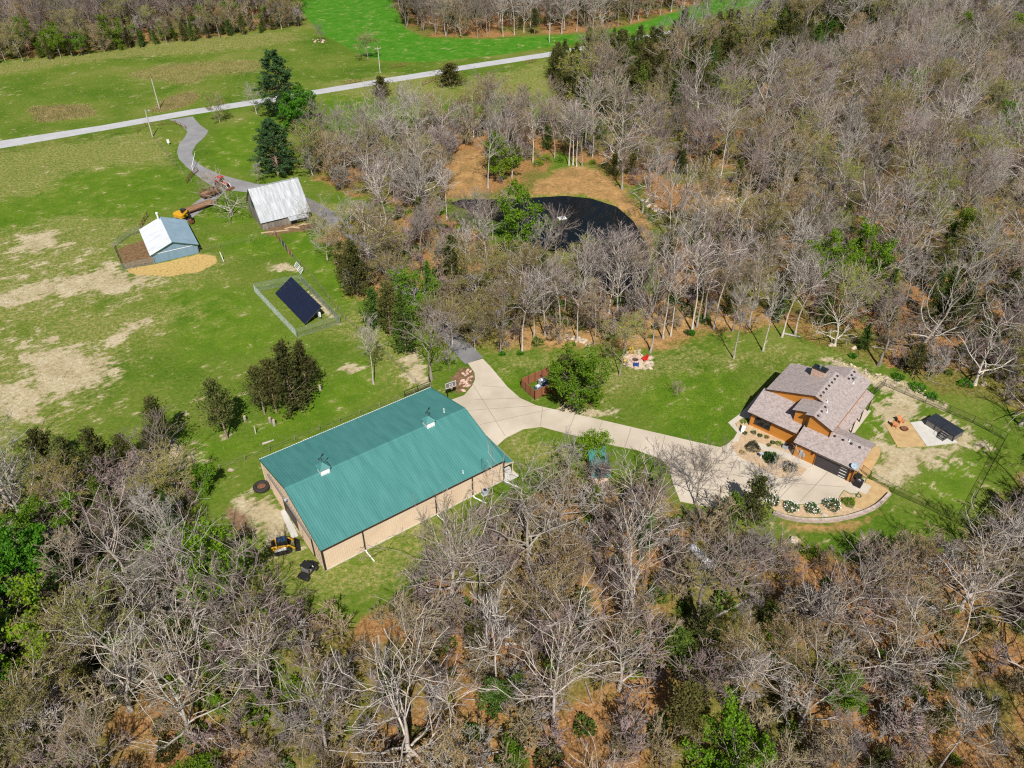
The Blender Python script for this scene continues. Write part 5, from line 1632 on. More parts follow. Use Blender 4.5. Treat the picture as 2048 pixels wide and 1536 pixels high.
want('round', (655, 520), (650, 425), 0, 'grey bare tree at the left edge of the driveway grove')
want('bud', (905, 690), (905, 575), 0, 'olive budding tree overhanging the driveway bend')
want('bud', (950, 700), (960, 590), 2, 'olive budding tree just right of the driveway bend')
want('bud', (1001, 706), (985, 535), 1, 'tall budding tree at the left end of the lawn edge row')
want('slender', (1044, 706), (1030, 520), 1, 'tall pale bare tree, second from the left on the lawn edge')
_row = [((1068, 678), (1050, 520), 0), ((1090, 672), (1080, 515), 3), ((1119, 679), (1118, 510), 1), ((1154, 682), (1163, 515), 4), ((1188, 690), (1178, 560), 2), ((1301, 704), (1310, 520), 3), ((1326, 677), (1335, 480), 1), ((1341, 673), (1350, 520), 4), ((1384, 662), (1400, 450), 1),
        ((1394, 654), (1410, 470), 0), ((1407, 646), (1430, 440), 5), ((1427, 658), (1450, 470), 1), ((1465, 663), (1480, 500), 2), ((1234, 644), (1230, 470), 3), ((1218, 628), (1210, 450), 0), ((1467, 717), (1490, 560), 4), ((1526, 702), (1550, 545), 0), ((1564, 674), (1590, 500), 1), ((1590, 669), (1625, 480), 3),
        ((1498, 651), (1520, 480), 0), ((1514, 610), (1540, 440), 5)]
for b, t, v in _row:
    want('slender', b, t, v)
want('bud', (1239, 751), (1255, 625), 5, 'slim lime budding tree beside the fire pit patio')
want('leafy', (1148, 818), (1150, 685), 0, 'big round bright green tree beside the brown fence enclosure', w=125)
want('leafy', (1165, 800), 8.5, 4, 'smaller leafy tree merging into the big round green tree')
want('cedar', (1128, 800), 9.0, 1, 'dark cedar hidden in the left flank of the big round green tree')
want('young', (1355, 790), 3.0, 1, 'small dark sapling alone in the middle of the lawn')
want('oak', (1669, 691), (1680, 560), 2, 'gnarled low spreading tree behind the house roof')
want('oak', (1757, 731), (1810, 560), 3, 'leaning pale bare tree behind the right of the house')
want('oak', (1949, 769), (1985, 600), 0, 'big white spreading bare tree above the hot tub yard')
want('oak', (2040, 850), (2090, 690), 1, 'large bare tree at the right edge casting limb shadows on the yard')
want('leafy', (1640, 590), (1655, 455), 1, 'bright green leafy crown in the wood above the house')
want('bud', (1870, 560), (1880, 480), 3, 'yellow green budding tree in the wood right of the house')
want('cedar', (1868, 650), (1862, 530), 2, 'dark green cedar inside the wood above the hot tub yard')
want('cedar', (1900, 680), (1890, 560), 5, 'second dark cedar inside the wood above the hot tub yard')
# round the pond
want('oak', (754, 388), (745, 285), 0, 'wide bare tree on the grass left of the pond', w=120)
want('oak', (690, 345), (675, 235), 2, 'pale spreading bare tree right of the bushy pine', w=110)
want('oak', (838, 430), (845, 300), 1, 'pale open bare tree left of the pond tip', w=110)
want('round', (835, 428), (850, 290), 0, 'tall pale bare tree left of the pond end')
want('slender', (894, 440), (890, 310), 4, 'slim bare tree at the left tip of the pond')
want('slender', (976, 376), (965, 215), 0, 'tall bare tree behind the left of the pond')
want('leafy', (998, 362), (992, 265), 4, 'small bright green tree behind the pond')
want('slender', (1024, 355), (1015, 215), 3, 'bare tree right of the small green tree behind the pond')
want('slender', (1066, 328), (1060, 205), 0, 'pale bare tree behind the tan bank of the pond')
want('slender', (1109, 318), (1110, 190), 2, 'leaning bare tree behind the tan bank')
for b, t, v in (((1138, 331), (1130, 190), 1), ((1146, 330), (1142, 195), 0), ((1153, 333), (1152, 190), 4), ((1164, 333), (1166, 200), 5)):
    want('slender', b, t, v)
want('oak', (1244, 379), (1240, 235), 3, 'broad pale bare tree standing over the pond bank')
want('oak', (1285, 425), (1290, 310), 1, 'white branching bare tree at the right of the pond bank')
want('round', (1310, 395), (1320, 280), 4, 'bare twiggy tree beside the white stony gully')
want('leafy', (1040, 515), (1035, 365), 4, 'bright green leaved tree in front of the pond')
want('slender', (1055, 500), (1075, 405), 4, 'thin grey bare tree before the pond water')
want('round', (1110, 520), (1120, 405), 1, 'twiggy bare tree rising against the dark pond')
want('slender', (960, 470), (965, 370), 0, 'pale bare tree at the near left shore of the pond')
want('slender', (985, 480), (985, 375), 2, 'bare tree at the near shore left of the bright green tree')
for b, t, k, v in (((935, 560), (925, 430), 'slender', 4), ((975, 560), (975, 420), 'slender', 1), ((880, 580), (880, 455), 'slender', 2), ((860, 500), (865, 400), 'round', 1), ((1200, 600), (1210, 450), 'round', 4), ((1240, 610), (1255, 450), 'slender', 1), ((1280, 600), (1290, 440), 'slender', 3), ((1130, 620), (1130, 480), 'bud', 1), ((1080, 600), (1085, 470), 'bud', 0), ((1020, 590), (1020, 480), 'bud', 2), ((1330, 590), (1345, 430), 'slender', 0), ((1160, 640), (1165, 480), 'slender', 1), ((1270, 640), (1280, 470), 'slender', 2)):
    want(k, b, t, v)
# road side
want('pine', (566, 236), (558, 96), 0, 'tall dark pine standing by the county road', w=74)
want('pine', (557, 348), (545, 236), 1, 'lower bushy pine behind the old barn', w=80)
want('leafy', (606, 255), (605, 165), 2, 'dense vivid green tree right of the tall pine', w=80)
want('leafy', (630, 300), (625, 230), 0, 'lower green leafy tree right of the bushy pine', w=70)
want('bud', (440, 245), (430, 180), 2, 'small spreading budding tree at the driveway mouth')
want('round', (513, 228), (510, 158), 0, 'grey bare tree left of the tall roadside pine')
want('bud', (736, 118), (733, 55), 0, 'olive grey budding tree alone in the crop field edge', w=52)
want('cedar', (763, 192), (764, 150), 0, 'small conical cedar on the near side of the road', w=42)
want('cedar', (901, 168), (900, 124), 1, 'round dark cedar touching the near side of the road', w=56)
want('round', (642, 84), (642, 42), 1, 'bare bushy tree over the brush pile in the field')
want('bud', (980, 208), (985, 145), 2, 'yellow olive budding tree below the road', w=75)
want('leafy', (1012, 240), (1010, 185), 0, 'bright green small tree below the yellow budding tree')
want('leafy', (1048, 215), (1048, 170), 3, 'bright green bushy tree in the dry clearing')
want('oak', (464, 432), (455, 330), 2, 'bare spreading tree over the parked red tractor and trailer', w=120)
want('young', (517, 372), 6.0, 2, 'faint bare sapling against the drive behind the barn roof')
want('young', (420, 395), 6.5, 1, 'thin bare sapling at the left of the parked trailers')
want('round', (700, 470), (690, 380), 4, 'bare grey tree where the drive enters the grove')
# in front of the shop and the foreground wood
want('oak', (905, 1200), (880, 960), 2, 'big bare tree in front of the shop long wall')
want('oak', (880, 1240), (850, 1040), 3, 'second large bare tree just below the one before the shop wall')
want('oak', (1058, 1128), (1060, 900), 0, 'broad bare tree at the shop right hand corner')
want('slender', (962, 1205), (945, 1060), 4, 'slim leaning bare tree between the two large ones by the shop')
want('bud', (1080, 1265), (1075, 1130), 4, 'straw coloured leafy thicket tree below the shop')
want('slender', (1262, 1265), (1275, 1040), 3, 'pale forked bare tree left of the propane tank')
want('oak', (1395, 1235), (1400, 1040), 3, 'bare tree right beside the propane tank')
want('oak', (1315, 1000), (1320, 870), 3, 'dark limbed bare tree standing over the house drive')
want('round', (1390, 1010), (1395, 880), 1, 'dusky bare tree at the drive parking edge')
want('oak', (1270, 1010), (1260, 880), 1, 'bare tree over the near edge of the concrete drive')
want('leafy', (1180, 930), (1180, 860), 3, 'light green bush tree at the near edge of the concrete drive')
want('round', (1545, 1010), (1545, 905), 4, 'fine twigged bare tree at the edge of the parking apron')
want('cedar', (1500, 1040), (1495, 950), 1, 'dark cedar at the left of the parking apron')
want('cedar', (1460, 1050), (1455, 985), 4, 'low dark cedar left of the parking apron')
want('oak', (1120, 1060), (1120, 900), 2, 'twisted bare tree right of the shop corner')
want('leafy', (455, 1210), (465, 1045), 1, 'bright green leafy tree left of the yellow loader')
want('leafy', (410, 985), 5.5, 3, 'bright green low tree in the thicket beyond the loader')
want('oak', (395, 1260), (240, 1020), 0, 'large leaning bare tree in the left foreground wood')
want('slender', (360, 1140), (340, 960), 4, 'thin bare tree in the left thicket')
want('oak', (260, 1420), (190, 1230), 1, 'pale bare tree at the lower left')
want('oak', (385, 1480), (330, 1270), 2, 'white limbed bare tree at the lower left of the shop wood')
want('slender', (655, 1510), (600, 1290), 3, 'pale slender tree below the shop in the foreground')
want('slender', (915, 1475), (890, 1330), 1, 'white stemmed tree in the lower foreground')
want('oak', (820, 1530), (800, 1280), 0, 'grey spreading tree at the bottom edge below the shop')
want('slender', (1110, 1470), (1150, 1190), 3, 'tall pale tree in the foreground wood centre')
want('slender', (995, 1385), (990, 1180), 4, 'slim pale tree over the green cedar in the foreground')
want('cedar', (990, 1420), 6.0, 4, 'bright green low cedar in the foreground centre')
want('cedar', (1030, 1400), 5.0, 4, 'rounded green cedar beside the slim pale foreground tree')
want('leafy', (1030, 1530), 4.0, 3, 'green leafy bush at the bottom edge near the centre')
want('leafy', (410, 1560), 5.0, 3, 'vivid green bush at the bottom left edge')
want('oak', (1640, 1310), (1690, 1110), 3, 'dark stemmed leaning tree in the right foreground wood')
want('oak', (1750, 1360), (1850, 1180), 1, 'wide forked bare tree in the right foreground wood')
want('oak', (1600, 1450), (1620, 1290), 2, 'tangled pale tree in the right foreground')
want('slender', (1900, 1320), (1990, 1130), 1, 'leaning straight tree at the right foreground')
want('cedar', (1870, 1370), 7.0, 1, 'dark cedar in the right foreground wood')
want('cedar', (1400, 1300), 8.0, 1, 'dark cedar below the propane tank')
want('cedar', (1350, 1330), 7.0, 4, 'green cedar left of the one below the propane tank')
want('cedar', (1290, 1090), 6.5, 2, 'green cedar at the near corner of the drive')

FIXED = len(TREES)


def inside(poly, x, y):
    c = False
    n = len(poly)
    for i in range(n):
        ax, ay = poly[i]
        bx, by = poly[(i + 1) % n]
        if (ay > y) != (by > y) and x < (bx - ax) * (y - ay) / (by - ay) + ax:
            c = not c
    return c


KEEP_OUT = [gp(p) for p in (POND, APRON, [(590, 380), (640, 400), (700, 445), (800, 545), (900, 645), (975, 715), (925, 735), (850, 650), (750, 540), (660, 455), (590, 415)], [(1270, 360), (1320, 380), (1345, 430), (1300, 420)], [(1040, 400), (1070, 350), (1130, 325), (1210, 335), (1260, 385), (1310, 450), (1330, 520), (1290, 560)],
                            [(1350, 1080), (1390, 1070), (1450, 1140), (1440, 1210), (1380, 1190)], [(900, 400), (880, 350), (930, 290), (980, 300), (990, 350)], [(1880, 330), (1900, 330), (1900, 345), (1880, 345)], [(1380, 395), (1400, 375), (1470, 370), (1480, 420), (1420, 440)], [(1085, 130), (1420, 65), (1800, -20), (1800, -45), (1420, 30), (1085, 95)])]


def scatter(poly_px, spacing, seed, mix_, hvar, box=(-330, 2380, -120, 1800), vary=None, own_spacing=None):
    """Fill an outline with trees no closer than spacing, kinds drawn from a weighted mix."""
    poly = gp(poly_px)
    rg = random.Random(seed)
    xs, ys = [p[0] for p in poly], [p[1] for p in poly]
    kinds, wts = zip(*mix_)
    cell = {}

    def key(x, y):
        return (int(x // 6), int(y // 6))

    for t in TREES:
        cell.setdefault(key(t['x'], t['y']), []).append((t['x'], t['y']))
    area = (max(xs) - min(xs)) * (max(ys) - min(ys))
    tries = int(min(60000, area / spacing ** 2 * 6))
    for _ in range(tries):
        x, y = rg.uniform(min(xs), max(xs)), rg.uniform(min(ys), min(max(ys), 400))
        d = y * _cp + CAM_H * _sp
        v = y * _sp - CAM_H * _cp
        px, py = 1024 + FPX * x / d, 768 - FPX * v / d
        if not (box[0] < px < box[1] and box[2] < py < box[3]):
            continue
        if not inside(poly, x, y) or any(inside(k, x, y) for k in KEEP_OUT):
            continue
        cx, cy = key(x, y)
        sp = spacing
        if any((x - a) ** 2 + (y - b) ** 2 < sp * sp for i in (-1, 0, 1) for j in (-1, 0, 1) for a, b in cell.get((cx + i, cy + j), ())):
            continue
        cell.setdefault((cx, cy), []).append((x, y))
        k = rg.choices(kinds, wts)[0]
        k, var = k if isinstance(k, tuple) else (k, None)
        vv = VAR[k]
        vi = rg.randrange(len(vv)) if var is None else var
        TREES.append({'x': x, 'y': y, 'px': (px, py), 'kind': k, 'var': vi, 'h': vv[vi]['h'] * rg.uniform(*hvar), 'turn': rg.uniform(0, 6.28), 'label': None, 'lean': 0.0})


scatter(CEDAR_GROVE, 3.5, 11, [('cedar', 9), ('round', 0.3), ('bud', 0.3)], (0.9, 1.35))
scatter(GREEN_WOOD, 5.4, 12, [('slender', 0.8), ('round', 0.6), ('oak', 2.8), ('bud', 2.4), ('cedar', 2.6), ('leafy', 1.6)], (0.6, 0.95))
scatter(GREEN_WOOD, 3.3, 22, [('cedar', 5), ('leafy', 1.6), ('young', 1.2), ('bud', 1.5)], (0.3, 0.6))
scatter(BOTTOM_WOOD, 6.3, 13, [('slender', 5), ('round', 0.5), ('oak', 2.4), ('bud', 0.7), ('cedar', 1.3), ('leafy', 0.12)], (0.6, 0.95))
scatter(BOTTOM_WOOD, 4.4, 23, [('cedar', 3.6), ('leafy', 0.4), ('young', 2.2), (('bud', 4), 1.2)], (0.35, 0.7))
scatter(BOTTOM_FLOOR, 4.6, 33, [('cedar', 1.6), ('young', 4), (('bud', 4), 1.4), ('leafy', 0.5)], (0.3, 0.6))
scatter(CENTER_WOOD, 6.2, 14, [('slender', 8), ('bud', 2.6), ('cedar', 1.8), ('young', 0.6)], (0.68, 0.98))
scatter(POND_BACK_WOOD, 4.9, 15, [('slender', 3.5), ('round', 3.5), ('oak', 1), ('bud', 2.2), ('cedar', 1.6), ('young', 1)], (0.6, 0.92))
scatter(RIGHT_WOOD, 6.0, 16, [('round', 6), ('slender', 2), ('oak', 2.8), ('bud', 2.6), ('cedar', 1.6), (('leafy', 0), 0.35)], (0.6, 1.0))
scatter(RIGHT_WOOD, 4.2, 26, [('cedar', 4.5), ('young', 2), ('bud', 1.0)], (0.4, 0.75))
scatter([(-300, 150), (0, 128), (120, 118), (235, 102), (330, 88), (440, 78), (520, 68), (608, 56), (600, 40), (400, 62), (200, 88), (0, 108), (-300, 130)], 3.0, 19, [('cedar', 6), ('leafy', 1.4), ('bud', 2)], (0.45, 0.8))
scatter(TOPLEFT_WOOD, 4.8, 17, [(('round', 1), 5), (('round', 3), 5), ('slender', 1.5), ('bud', 1.0), ('cedar', 1.3), ('leafy', 0.15)], (0.75, 1.1))
scatter(TOPMID_WOOD, 4.6, 18, [('round', 7), ('slender', 2), ('bud', 0.8), ('cedar', 1.8)], (0.75, 1.05))

NAMES = {'slender': ('bare_tree', 'tree'), 'round': ('bare_tree', 'tree'), 'oak': ('bare_tree', 'tree'), 'young': ('bare_tree', 'tree'), 'bud': ('budding_tree', 'tree'), 'leafy': ('leafy_tree', 'tree'), 'cedar': ('cedar_tree', 'cedar'), 'pine': ('pine_tree', 'pine')}
LOOK = {'slender': 'slender bare tree', 'round': 'twiggy bare tree', 'oak': 'gnarled bare tree', 'young': 'young bare tree', 'bud': 'budding tree', 'leafy': 'bright green tree', 'cedar': 'dark cedar', 'pine': 'dark pine'}


def where(px, py):
    """Words for the stretch of wood a tree stands in."""
    if py < 130 and px < 640:
        return 'in the far wood beyond the left pasture', 'far wood beyond the left pasture'
    if py < 100 and px < 1090:
        return 'in the far wood beyond the crop field', 'far wood beyond the crop field'
    if py > 920:
        cols = [(140, 'lower left corner'), (300, 'below the pasture cedars'), (480, 'left of the loader'), (640, 'below the loader'), (800, 'below the shop near corner'), (960, 'below the shop wall'), (1120, 'below the shop right corner'), (1260, 'below the teal shelter'), (1380, 'left of the propane tank'), (1500, 'right of the propane tank'), (1640, 'below the parking apron'), (1800, 'below the curved wall'), (1940, 'below the fenced yard')]
        c = next((w for x, w in cols if px < x), 'lower right corner')
        row = 'front rank of wood' if py > 1430 else ('middle of near wood' if py > 1220 else 'back of near wood')
        return '%s, %s' % (row, c), 'near wood, %s' % c
    if px < 900 and py > 420:
        return 'in the grove along the driveway', 'driveway grove'
    if py > 480 and px < 1330:
        return 'between pond and lawn, %s' % ('left end' if px < 1040 else 'below the water' if px < 1200 else 'right end'), 'trees between pond and lawn'
    if py > 560 and px < 1660:
        return 'on the brown slope above the fire pit lawn', 'trees above the fire pit lawn'
    if px < 1180 and py < 460:
        return 'among the trees %s the pond' % ('left of' if px < 900 else 'behind'), 'trees behind the pond'
    rows = [(60, 'at the top edge'), (140, 'beyond the cedar grove'), (230, 'beside the cedar grove'), (320, 'beyond the pond bank'), (420, 'level with the pond'), (520, 'well above the house'), (640, 'close above the house'), (2000, 'beside the back yard')]
    r = next(w for y, w in rows if py < y)
    c = 'left' if px < 1400 else 'middle' if px < 1700 else 'right'
    return '%s part of big wood, %s' % (c, r), 'big wood, %s part' % c


SHARED = {}


def plant(t):
    v = VAR[t['kind']][t['var']]
    nm, cat = NAMES[t['kind']]
    s = t['h'] / v['h']
    w, g = where(*t['px'])
    lab = t['label'] or '%s %s' % (LOOK[t['kind']], w)
    o = thing(nm, lab, cat, (t['x'], t['y'], -0.05), t['turn'], None if t['label'] else g)
    if not t['label']:
        SHARED.setdefault(lab, []).append((t['px'][0], o))
    wd = s ** 0.85 if not t.get('w') else t['w'] / v['r']
    o.scale = (wd, wd, s)
    put('trunk', v['trunk'], o)
    put('crown', v['crown'], o)


# the nearest of each kind are trees of their own; the rest of the far wood is one mass
LIMIT = {'bare_tree': 285, 'budding_tree': 130, 'leafy_tree': 110, 'cedar_tree': 290, 'pine_tree': 10}
count = {}
mass = []
for t in TREES[:FIXED]:
    plant(t)
    n_ = NAMES[t['kind']][0]
    count[n_] = count.get(n_, 0) + 1
rest = sorted(TREES[FIXED:], key=lambda t: (0 if -40 < t['px'][0] < 2090 and t['px'][1] < 1640 else 1, t['x'] ** 2 + t['y'] ** 2))
for t in rest:
    n_ = NAMES[t['kind']][0]
    if count.get(n_, 0) < LIMIT[n_]:
        plant(t)
        count[n_] = count.get(n_, 0) + 1
    else:
        mass.append(t)

ORDINALS = ORD = ['first', 'second', 'third', 'fourth', 'fifth', 'sixth', 'seventh', 'eighth', 'ninth', 'tenth', 'eleventh', 'twelfth']
for lab, lst in SHARED.items():
    lst.sort(key=lambda q: q[0])
    n_ = len(lst)
    for i, (_x, o) in enumerate(lst):
        if n_ == 1:
            continue
        if i < 12 and i <= n_ - 1 - i or n_ - 1 - i >= 12:
            o['label'] = lab + (', leftmost such' if i == 0 else ', %s from left' % ORD[i] if i < 12 else ', amid its row')
        else:
            j = n_ - 1 - i
            o['label'] = lab + (', rightmost such' if j == 0 else ', %s from right' % ORD[j])

lib = bpy.data.collections.new('tree_library')
order = {}
for kind in ('round', 'slender', 'oak', 'young', 'bud', 'leafy', 'cedar'):
    for i, v in enumerate(VAR[kind]):
        me = mesh_np('wood_tree', *v['whole'])
        o = bpy.data.objects.new('tree_%03d' % len(order), me)
        lib.objects.link(o)
        order[(kind, i)] = len(order)


def gn_scatter(name, label, pts, lib_col):
    """One object that carries many copies on its points."""
    me = bpy.data.meshes.new(name)
    me.from_pydata([p[0] for p in pts], [], [])
    for an, ty, col in (('pick', 'INT', 1), ('turn', 'FLOAT', 2), ('size', 'FLOAT', 3)):
        a = me.attributes.new(an, ty, 'POINT')
        a.data.foreach_set('value', [p[col] for p in pts])
    o = bpy.data.objects.new(name, me)
    COL.objects.link(o)
    ng = bpy.data.node_groups.new(name, 'GeometryNodeTree')
    ng.interface.new_socket('Geometry', in_out='INPUT', socket_type='NodeSocketGeometry')
    ng.interface.new_socket('Geometry', in_out='OUTPUT', socket_type='NodeSocketGeometry')
    N, L = ng.nodes, ng.links
    gi, go = N.new('NodeGroupInput'), N.new('NodeGroupOutput')
    ci = N.new('GeometryNodeCollectionInfo')
    ci.inputs['Collection'].default_value = lib_col
    ci.inputs['Separate Children'].default_value = True
    ci.inputs['Reset Children'].default_value = True
    ip = N.new('GeometryNodeInstanceOnPoints')
    ip.inputs['Pick Instance'].default_value = True

    def named(an, ty):
        n = N.new('GeometryNodeInputNamedAttribute')
        n.data_type = ty
        n.inputs['Name'].default_value = an
        return n.outputs['Attribute']

    m2p = N.new('GeometryNodeMeshToPoints')
    L.new(gi.outputs[0], m2p.inputs['Mesh'])
    L.new(m2p.outputs['Points'], ip.inputs['Points'])
    L.new(ci.outputs['Instances'], ip.inputs['Instance'])
    L.new(named('pick', 'INT'), ip.inputs['Instance Index'])
    cx = N.new('ShaderNodeCombineXYZ')
    L.new(named('turn', 'FLOAT'), cx.inputs['Z'])
    L.new(cx.outputs[0], ip.inputs['Rotation'])
    L.new(named('size', 'FLOAT'), ip.inputs['Scale'])
    L.new(ip.outputs['Instances'], go.inputs[0])
    md = o.modifiers.new('scatter', 'NODES')
    md.node_group = ng
    return stuff(o, label)


gn_scatter('woodland', 'bare spring woodland running on beyond the nearer trees', [((t['x'], t['y'], -0.05), order[(t['kind'], t['var'])], t['turn'], t['h'] / VAR[t['kind']][t['var']]['h']) for t in mass], lib)

# undergrowth: brush, seedlings, tufts under the trees
ulib = bpy.data.collections.new('undergrowth_library')
for i in range(6):
    rg = np.random.default_rng(1200 + i)
    if i < 3:
        a, c, t = hardwood(1300 + i, 2.6, 0.02, 1.0, 12, 0.03, (0.6, 1.2), 0.16, n2=4, n3=4, n4=3, ntw=0, twig=0.35, stems=2)
        me = mesh_np('brush', a + c, [M[('twig_mauve', 'twig_tan', 'twig_grey')[i]]])
    else:
        st, ch, _f = bush(1400 + i, 0.8, 0.9, 260, 0.26)
        me = mesh_np('brush', st + [(V, F, 1) for V, F, _ in ch], [M['twig_tan'], M[('leaf_bright', 'cedar', 'cedar_green')[i - 3]]])
    ulib.objects.link(bpy.data.objects.new('brush_%03d' % i, me))
pts = []
ru = random.Random(31)
for poly_px, sp, wts in ((BOTTOM_WOOD, 2.9, (1.8, 3, 1.5, 0.7, 2.0, 1.8)), (BOTTOM_FLOOR, 3.0, (2, 3, 1, 0.8, 1, 1)), (GREEN_WOOD, 2.0, (1, 1.5, 1, 2.6, 3, 3)), (CENTER_WOOD, 3.2, (2, 3, 2, 0.8, 2, 2)), (POND_BACK_WOOD, 3.0, (4, 4, 4, 0.4, 1, 1)), (RIGHT_WOOD, 3.6, (3, 3, 2, 0.3, 2.0, 1.4)), (TOPLEFT_WOOD, 5, (4, 4, 4, 0.2, 1, 1))):
    poly = gp(poly_px)
    xs, ys = [p[0] for p in poly], [p[1] for p in poly]
    xa, xb, ya, yb = max(min(xs), -200), min(max(xs), 220), min(ys), min(max(ys), 380)
    for _ in range(int((xb - xa) * (yb - ya) / sp ** 2)):
        x, y = ru.uniform(xa, xb), ru.uniform(ya, yb)
        if abs(x) > 0.72 * (y + 45) + 8 or not inside(poly, x, y) or any(inside(k, x, y) for k in KEEP_OUT):
            continue
        pts.append(((x, y, -0.03), ru.choices(range(6), wts)[0], ru.uniform(0, 6.28), ru.uniform(0.6, 1.9)))
gn_scatter('undergrowth', 'low brush and seedlings covering the wood floor', pts, ulib)
print('TREES', len(TREES), 'mass', len(mass), count, 'undergrowth', len(pts))

# fallen sticks on the wood floor
ru = random.Random(8)
mb_p0, mb_p1, mb_r = [], [], []
for poly_px, n in ((BOTTOM_WOOD, 900), (CENTER_WOOD, 200), (RIGHT_WOOD, 500)):
    poly = gp(poly_px)
    xs, ys = [p[0] for p in poly], [p[1] for p in poly]
    k = 0
    while k < n:
        x, y = ru.uniform(max(min(xs), -80), min(max(xs), 120)), ru.uniform(min(ys), min(max(ys), 170))
        k += 1
        if not inside(poly, x, y) or any(inside(q, x, y) for q in KEEP_OUT):
            continue
        a, l_ = ru.uniform(0, 6.28), ru.uniform(0.8, 4.5)
        r_ = ru.uniform(0.02, 0.06) if ru.random() < 0.85 else ru.uniform(0.08, 0.16)
        mb_p0.append((x, y, 0.06 + r_))
        mb_p1.append((x + math.cos(a) * l_, y + math.sin(a) * l_, 0.05 + ru.uniform(0, 0.35)))
        mb_r.append(r_)
P0, P1, rr = np.array(mb_p0), np.array(mb_p1), np.array(mb_r)
V, F = tubes(np.stack([P0, P1], 1), np.stack([rr, rr * 0.5], 1), 4)
stuff(put('fallen_sticks', mesh_np('fallen_sticks', [(V, F, 0)], [M['bark_pale']])), 'fallen sticks and limbs scattered over the wood floor')
# ------------------------------------------------------------------ solar array and its fence
sol = thing('solar_array', 'long dark blue ground mounted solar array inside the wire fence', 'solar array', (-44.70, 128.28, 0), R(-53.31))
tl = R(31.9)
SLn, SWd = 12.976, 4.355
pan = MB().bbox(0.012, SLn / 7 - 0.012, 0.012, SWd / 4 - 0.012, -0.02, 0.02).mesh('panel', M['solar'])
for i in range(7):
    for j in range(4):
        p = put('panel', pan, sol, (i * SLn / 7, j * SWd / 4 * math.cos(tl), 0.5 + j * SWd / 4 * math.sin(tl)), (tl, 0, 0))
for j in (0.2, 0.8):
    y, z = SWd * j * math.cos(tl), 0.5 + SWd * j * math.sin(tl)
    MB().bbox(0.05, SLn - 0.05, y - 0.04, y + 0.04, z - 0.14, z - 0.05).build('rail', M['galv'], sol)
    for x in (0.6, 4.5, 8.4, 12.4):
        MB().tube((x, y, 0), (x, y, z - 0.1), 0.06, n=8).build('post', M['galv'], sol)
for i in range(8):
    x = min(max(i * SLn / 7, 0.03), SLn - 0.03)
    MB().tube((x, 0.02, 0.47), (x, SWd * math.cos(tl) - 0.02, 0.47 + SWd * math.sin(tl)), 0.025, n=5).build('rafter', M['galv'], sol)
inv = thing('inverter_post', 'white inverter box on a post at the end of the solar array', 'inverter', (-34.67, 120.08, 0), R(-53))
MB().tube((0, 0, 0), (0, 0, 1.7), 0.06).build('post', M['galv'], inv)
MB().bbox(-0.3, 0.3, -0.15, 0.15, 0.7, 1.6).build('housing', M['white_paint'], inv)


def fence_line(root, P, h, post_m, spacing, rails, rail_r, post_r, link=None, link_m=None, cell=0.16, wire_r=0.006, closed=False, board=None):
    """Posts (one object each), rails (one object per strand) and optional wire netting along a plan polyline."""
    P = [Vector((p[0], p[1])) for p in P]
    if closed:
        P = P + [P[0]]
    pm = MB().tube((0, 0, -0.1), (0, 0, h), post_r, n=6).mesh('post', post_m)
    for k, (a, b) in enumerate(zip(P[:-1], P[1:])):
        L_ = (b - a).length
        n = max(1, round(L_ / spacing))
        for i in range(n + (1 if (k == len(P) - 2 and not closed) else 0)):
            q = a + (b - a) * (i / n)
            put('post', pm, root, (q.x, q.y, 0))
    for z in rails:
        mb = MB()
        for a, b in zip(P[:-1], P[1:]):
            mb.tube((a.x, a.y, z), (b.x, b.y, z), rail_r, n=4)
        mb.build('rail', board or post_m, root)
    if link is not None:
        mb = MB()
        for a, b in zip(P[:-1], P[1:]):
            L_ = (b - a).length
            d = (b - a) / L_
            n = int(L_ / cell)
            for i in range(-int(h / cell), n):
                for s in (1, -1):
                    x0, x1 = i * cell, i * cell + h
                    z0, z1 = (0.03, h) if s > 0 else (h, 0.03)
                    t0, t1 = max(0.0, -x0 / h), min(1.0, (L_ - x0) / h)
                    if t1 <= t0:
                        continue
                    pa = a + d * (x0 + h * t0)
                    pb = a + d * (x0 + h * t1)
                    mb.tube((pa.x, pa.y, z0 + (z1 - z0) * t0), (pb.x, pb.y, z0 + (z1 - z0) * t1), wire_r, n=3, caps=False)
        o = mb.build('netting', link_m, root)
        o['kind'] = 'stuff'


sf = thing('wire_fence', 'pale galvanised chain link fence enclosing the solar array', 'fence')
M['green_galv'] = mat('green_galv', (0.34, 0.40, 0.37), (0.27, 0.33, 0.30), scale=3, rough=0.55, metal=0.2)
fence_line(sf, [(-37.7, 114.45), (-30.8, 118.76), (-40.78, 133.05), (-48.95, 129.54)], 1.75, M['galv'], 2.6, (0.06, 1.75), 0.03, 0.035, True, M['green_galv'], 0.15, 0.005, closed=True)
pg = thing('pipe_gate', 'white pipe gate panel leaning at the back corner of the solar fence', 'gate', (G(594, 541).x, G(594, 541).y, 0), R(-58))
for z in (0.2, 0.55, 0.9, 1.25):
    MB().tube((-1.8, z * 0.55, z * 0.7), (1.8, z * 0.55, z * 0.7), 0.05, n=6).build('rail', M['white_paint'], pg)
for x in (-1.8, 0, 1.8):
    MB().tube((x, 0.1, 0.1), (x, 0.7, 0.9), 0.05, n=6).build('upright', M['white_paint'], pg)

# ------------------------------------------------------------------ fences
def gfence(name, label, px, h, post_m, spacing, rails, **k):
    o = thing(name, label, 'fence')
    fence_line(o, [G(*p) for p in px], h, post_m, spacing, rails, k.pop('rail_r', 0.012), k.pop('post_r', 0.05), **k)
    return o


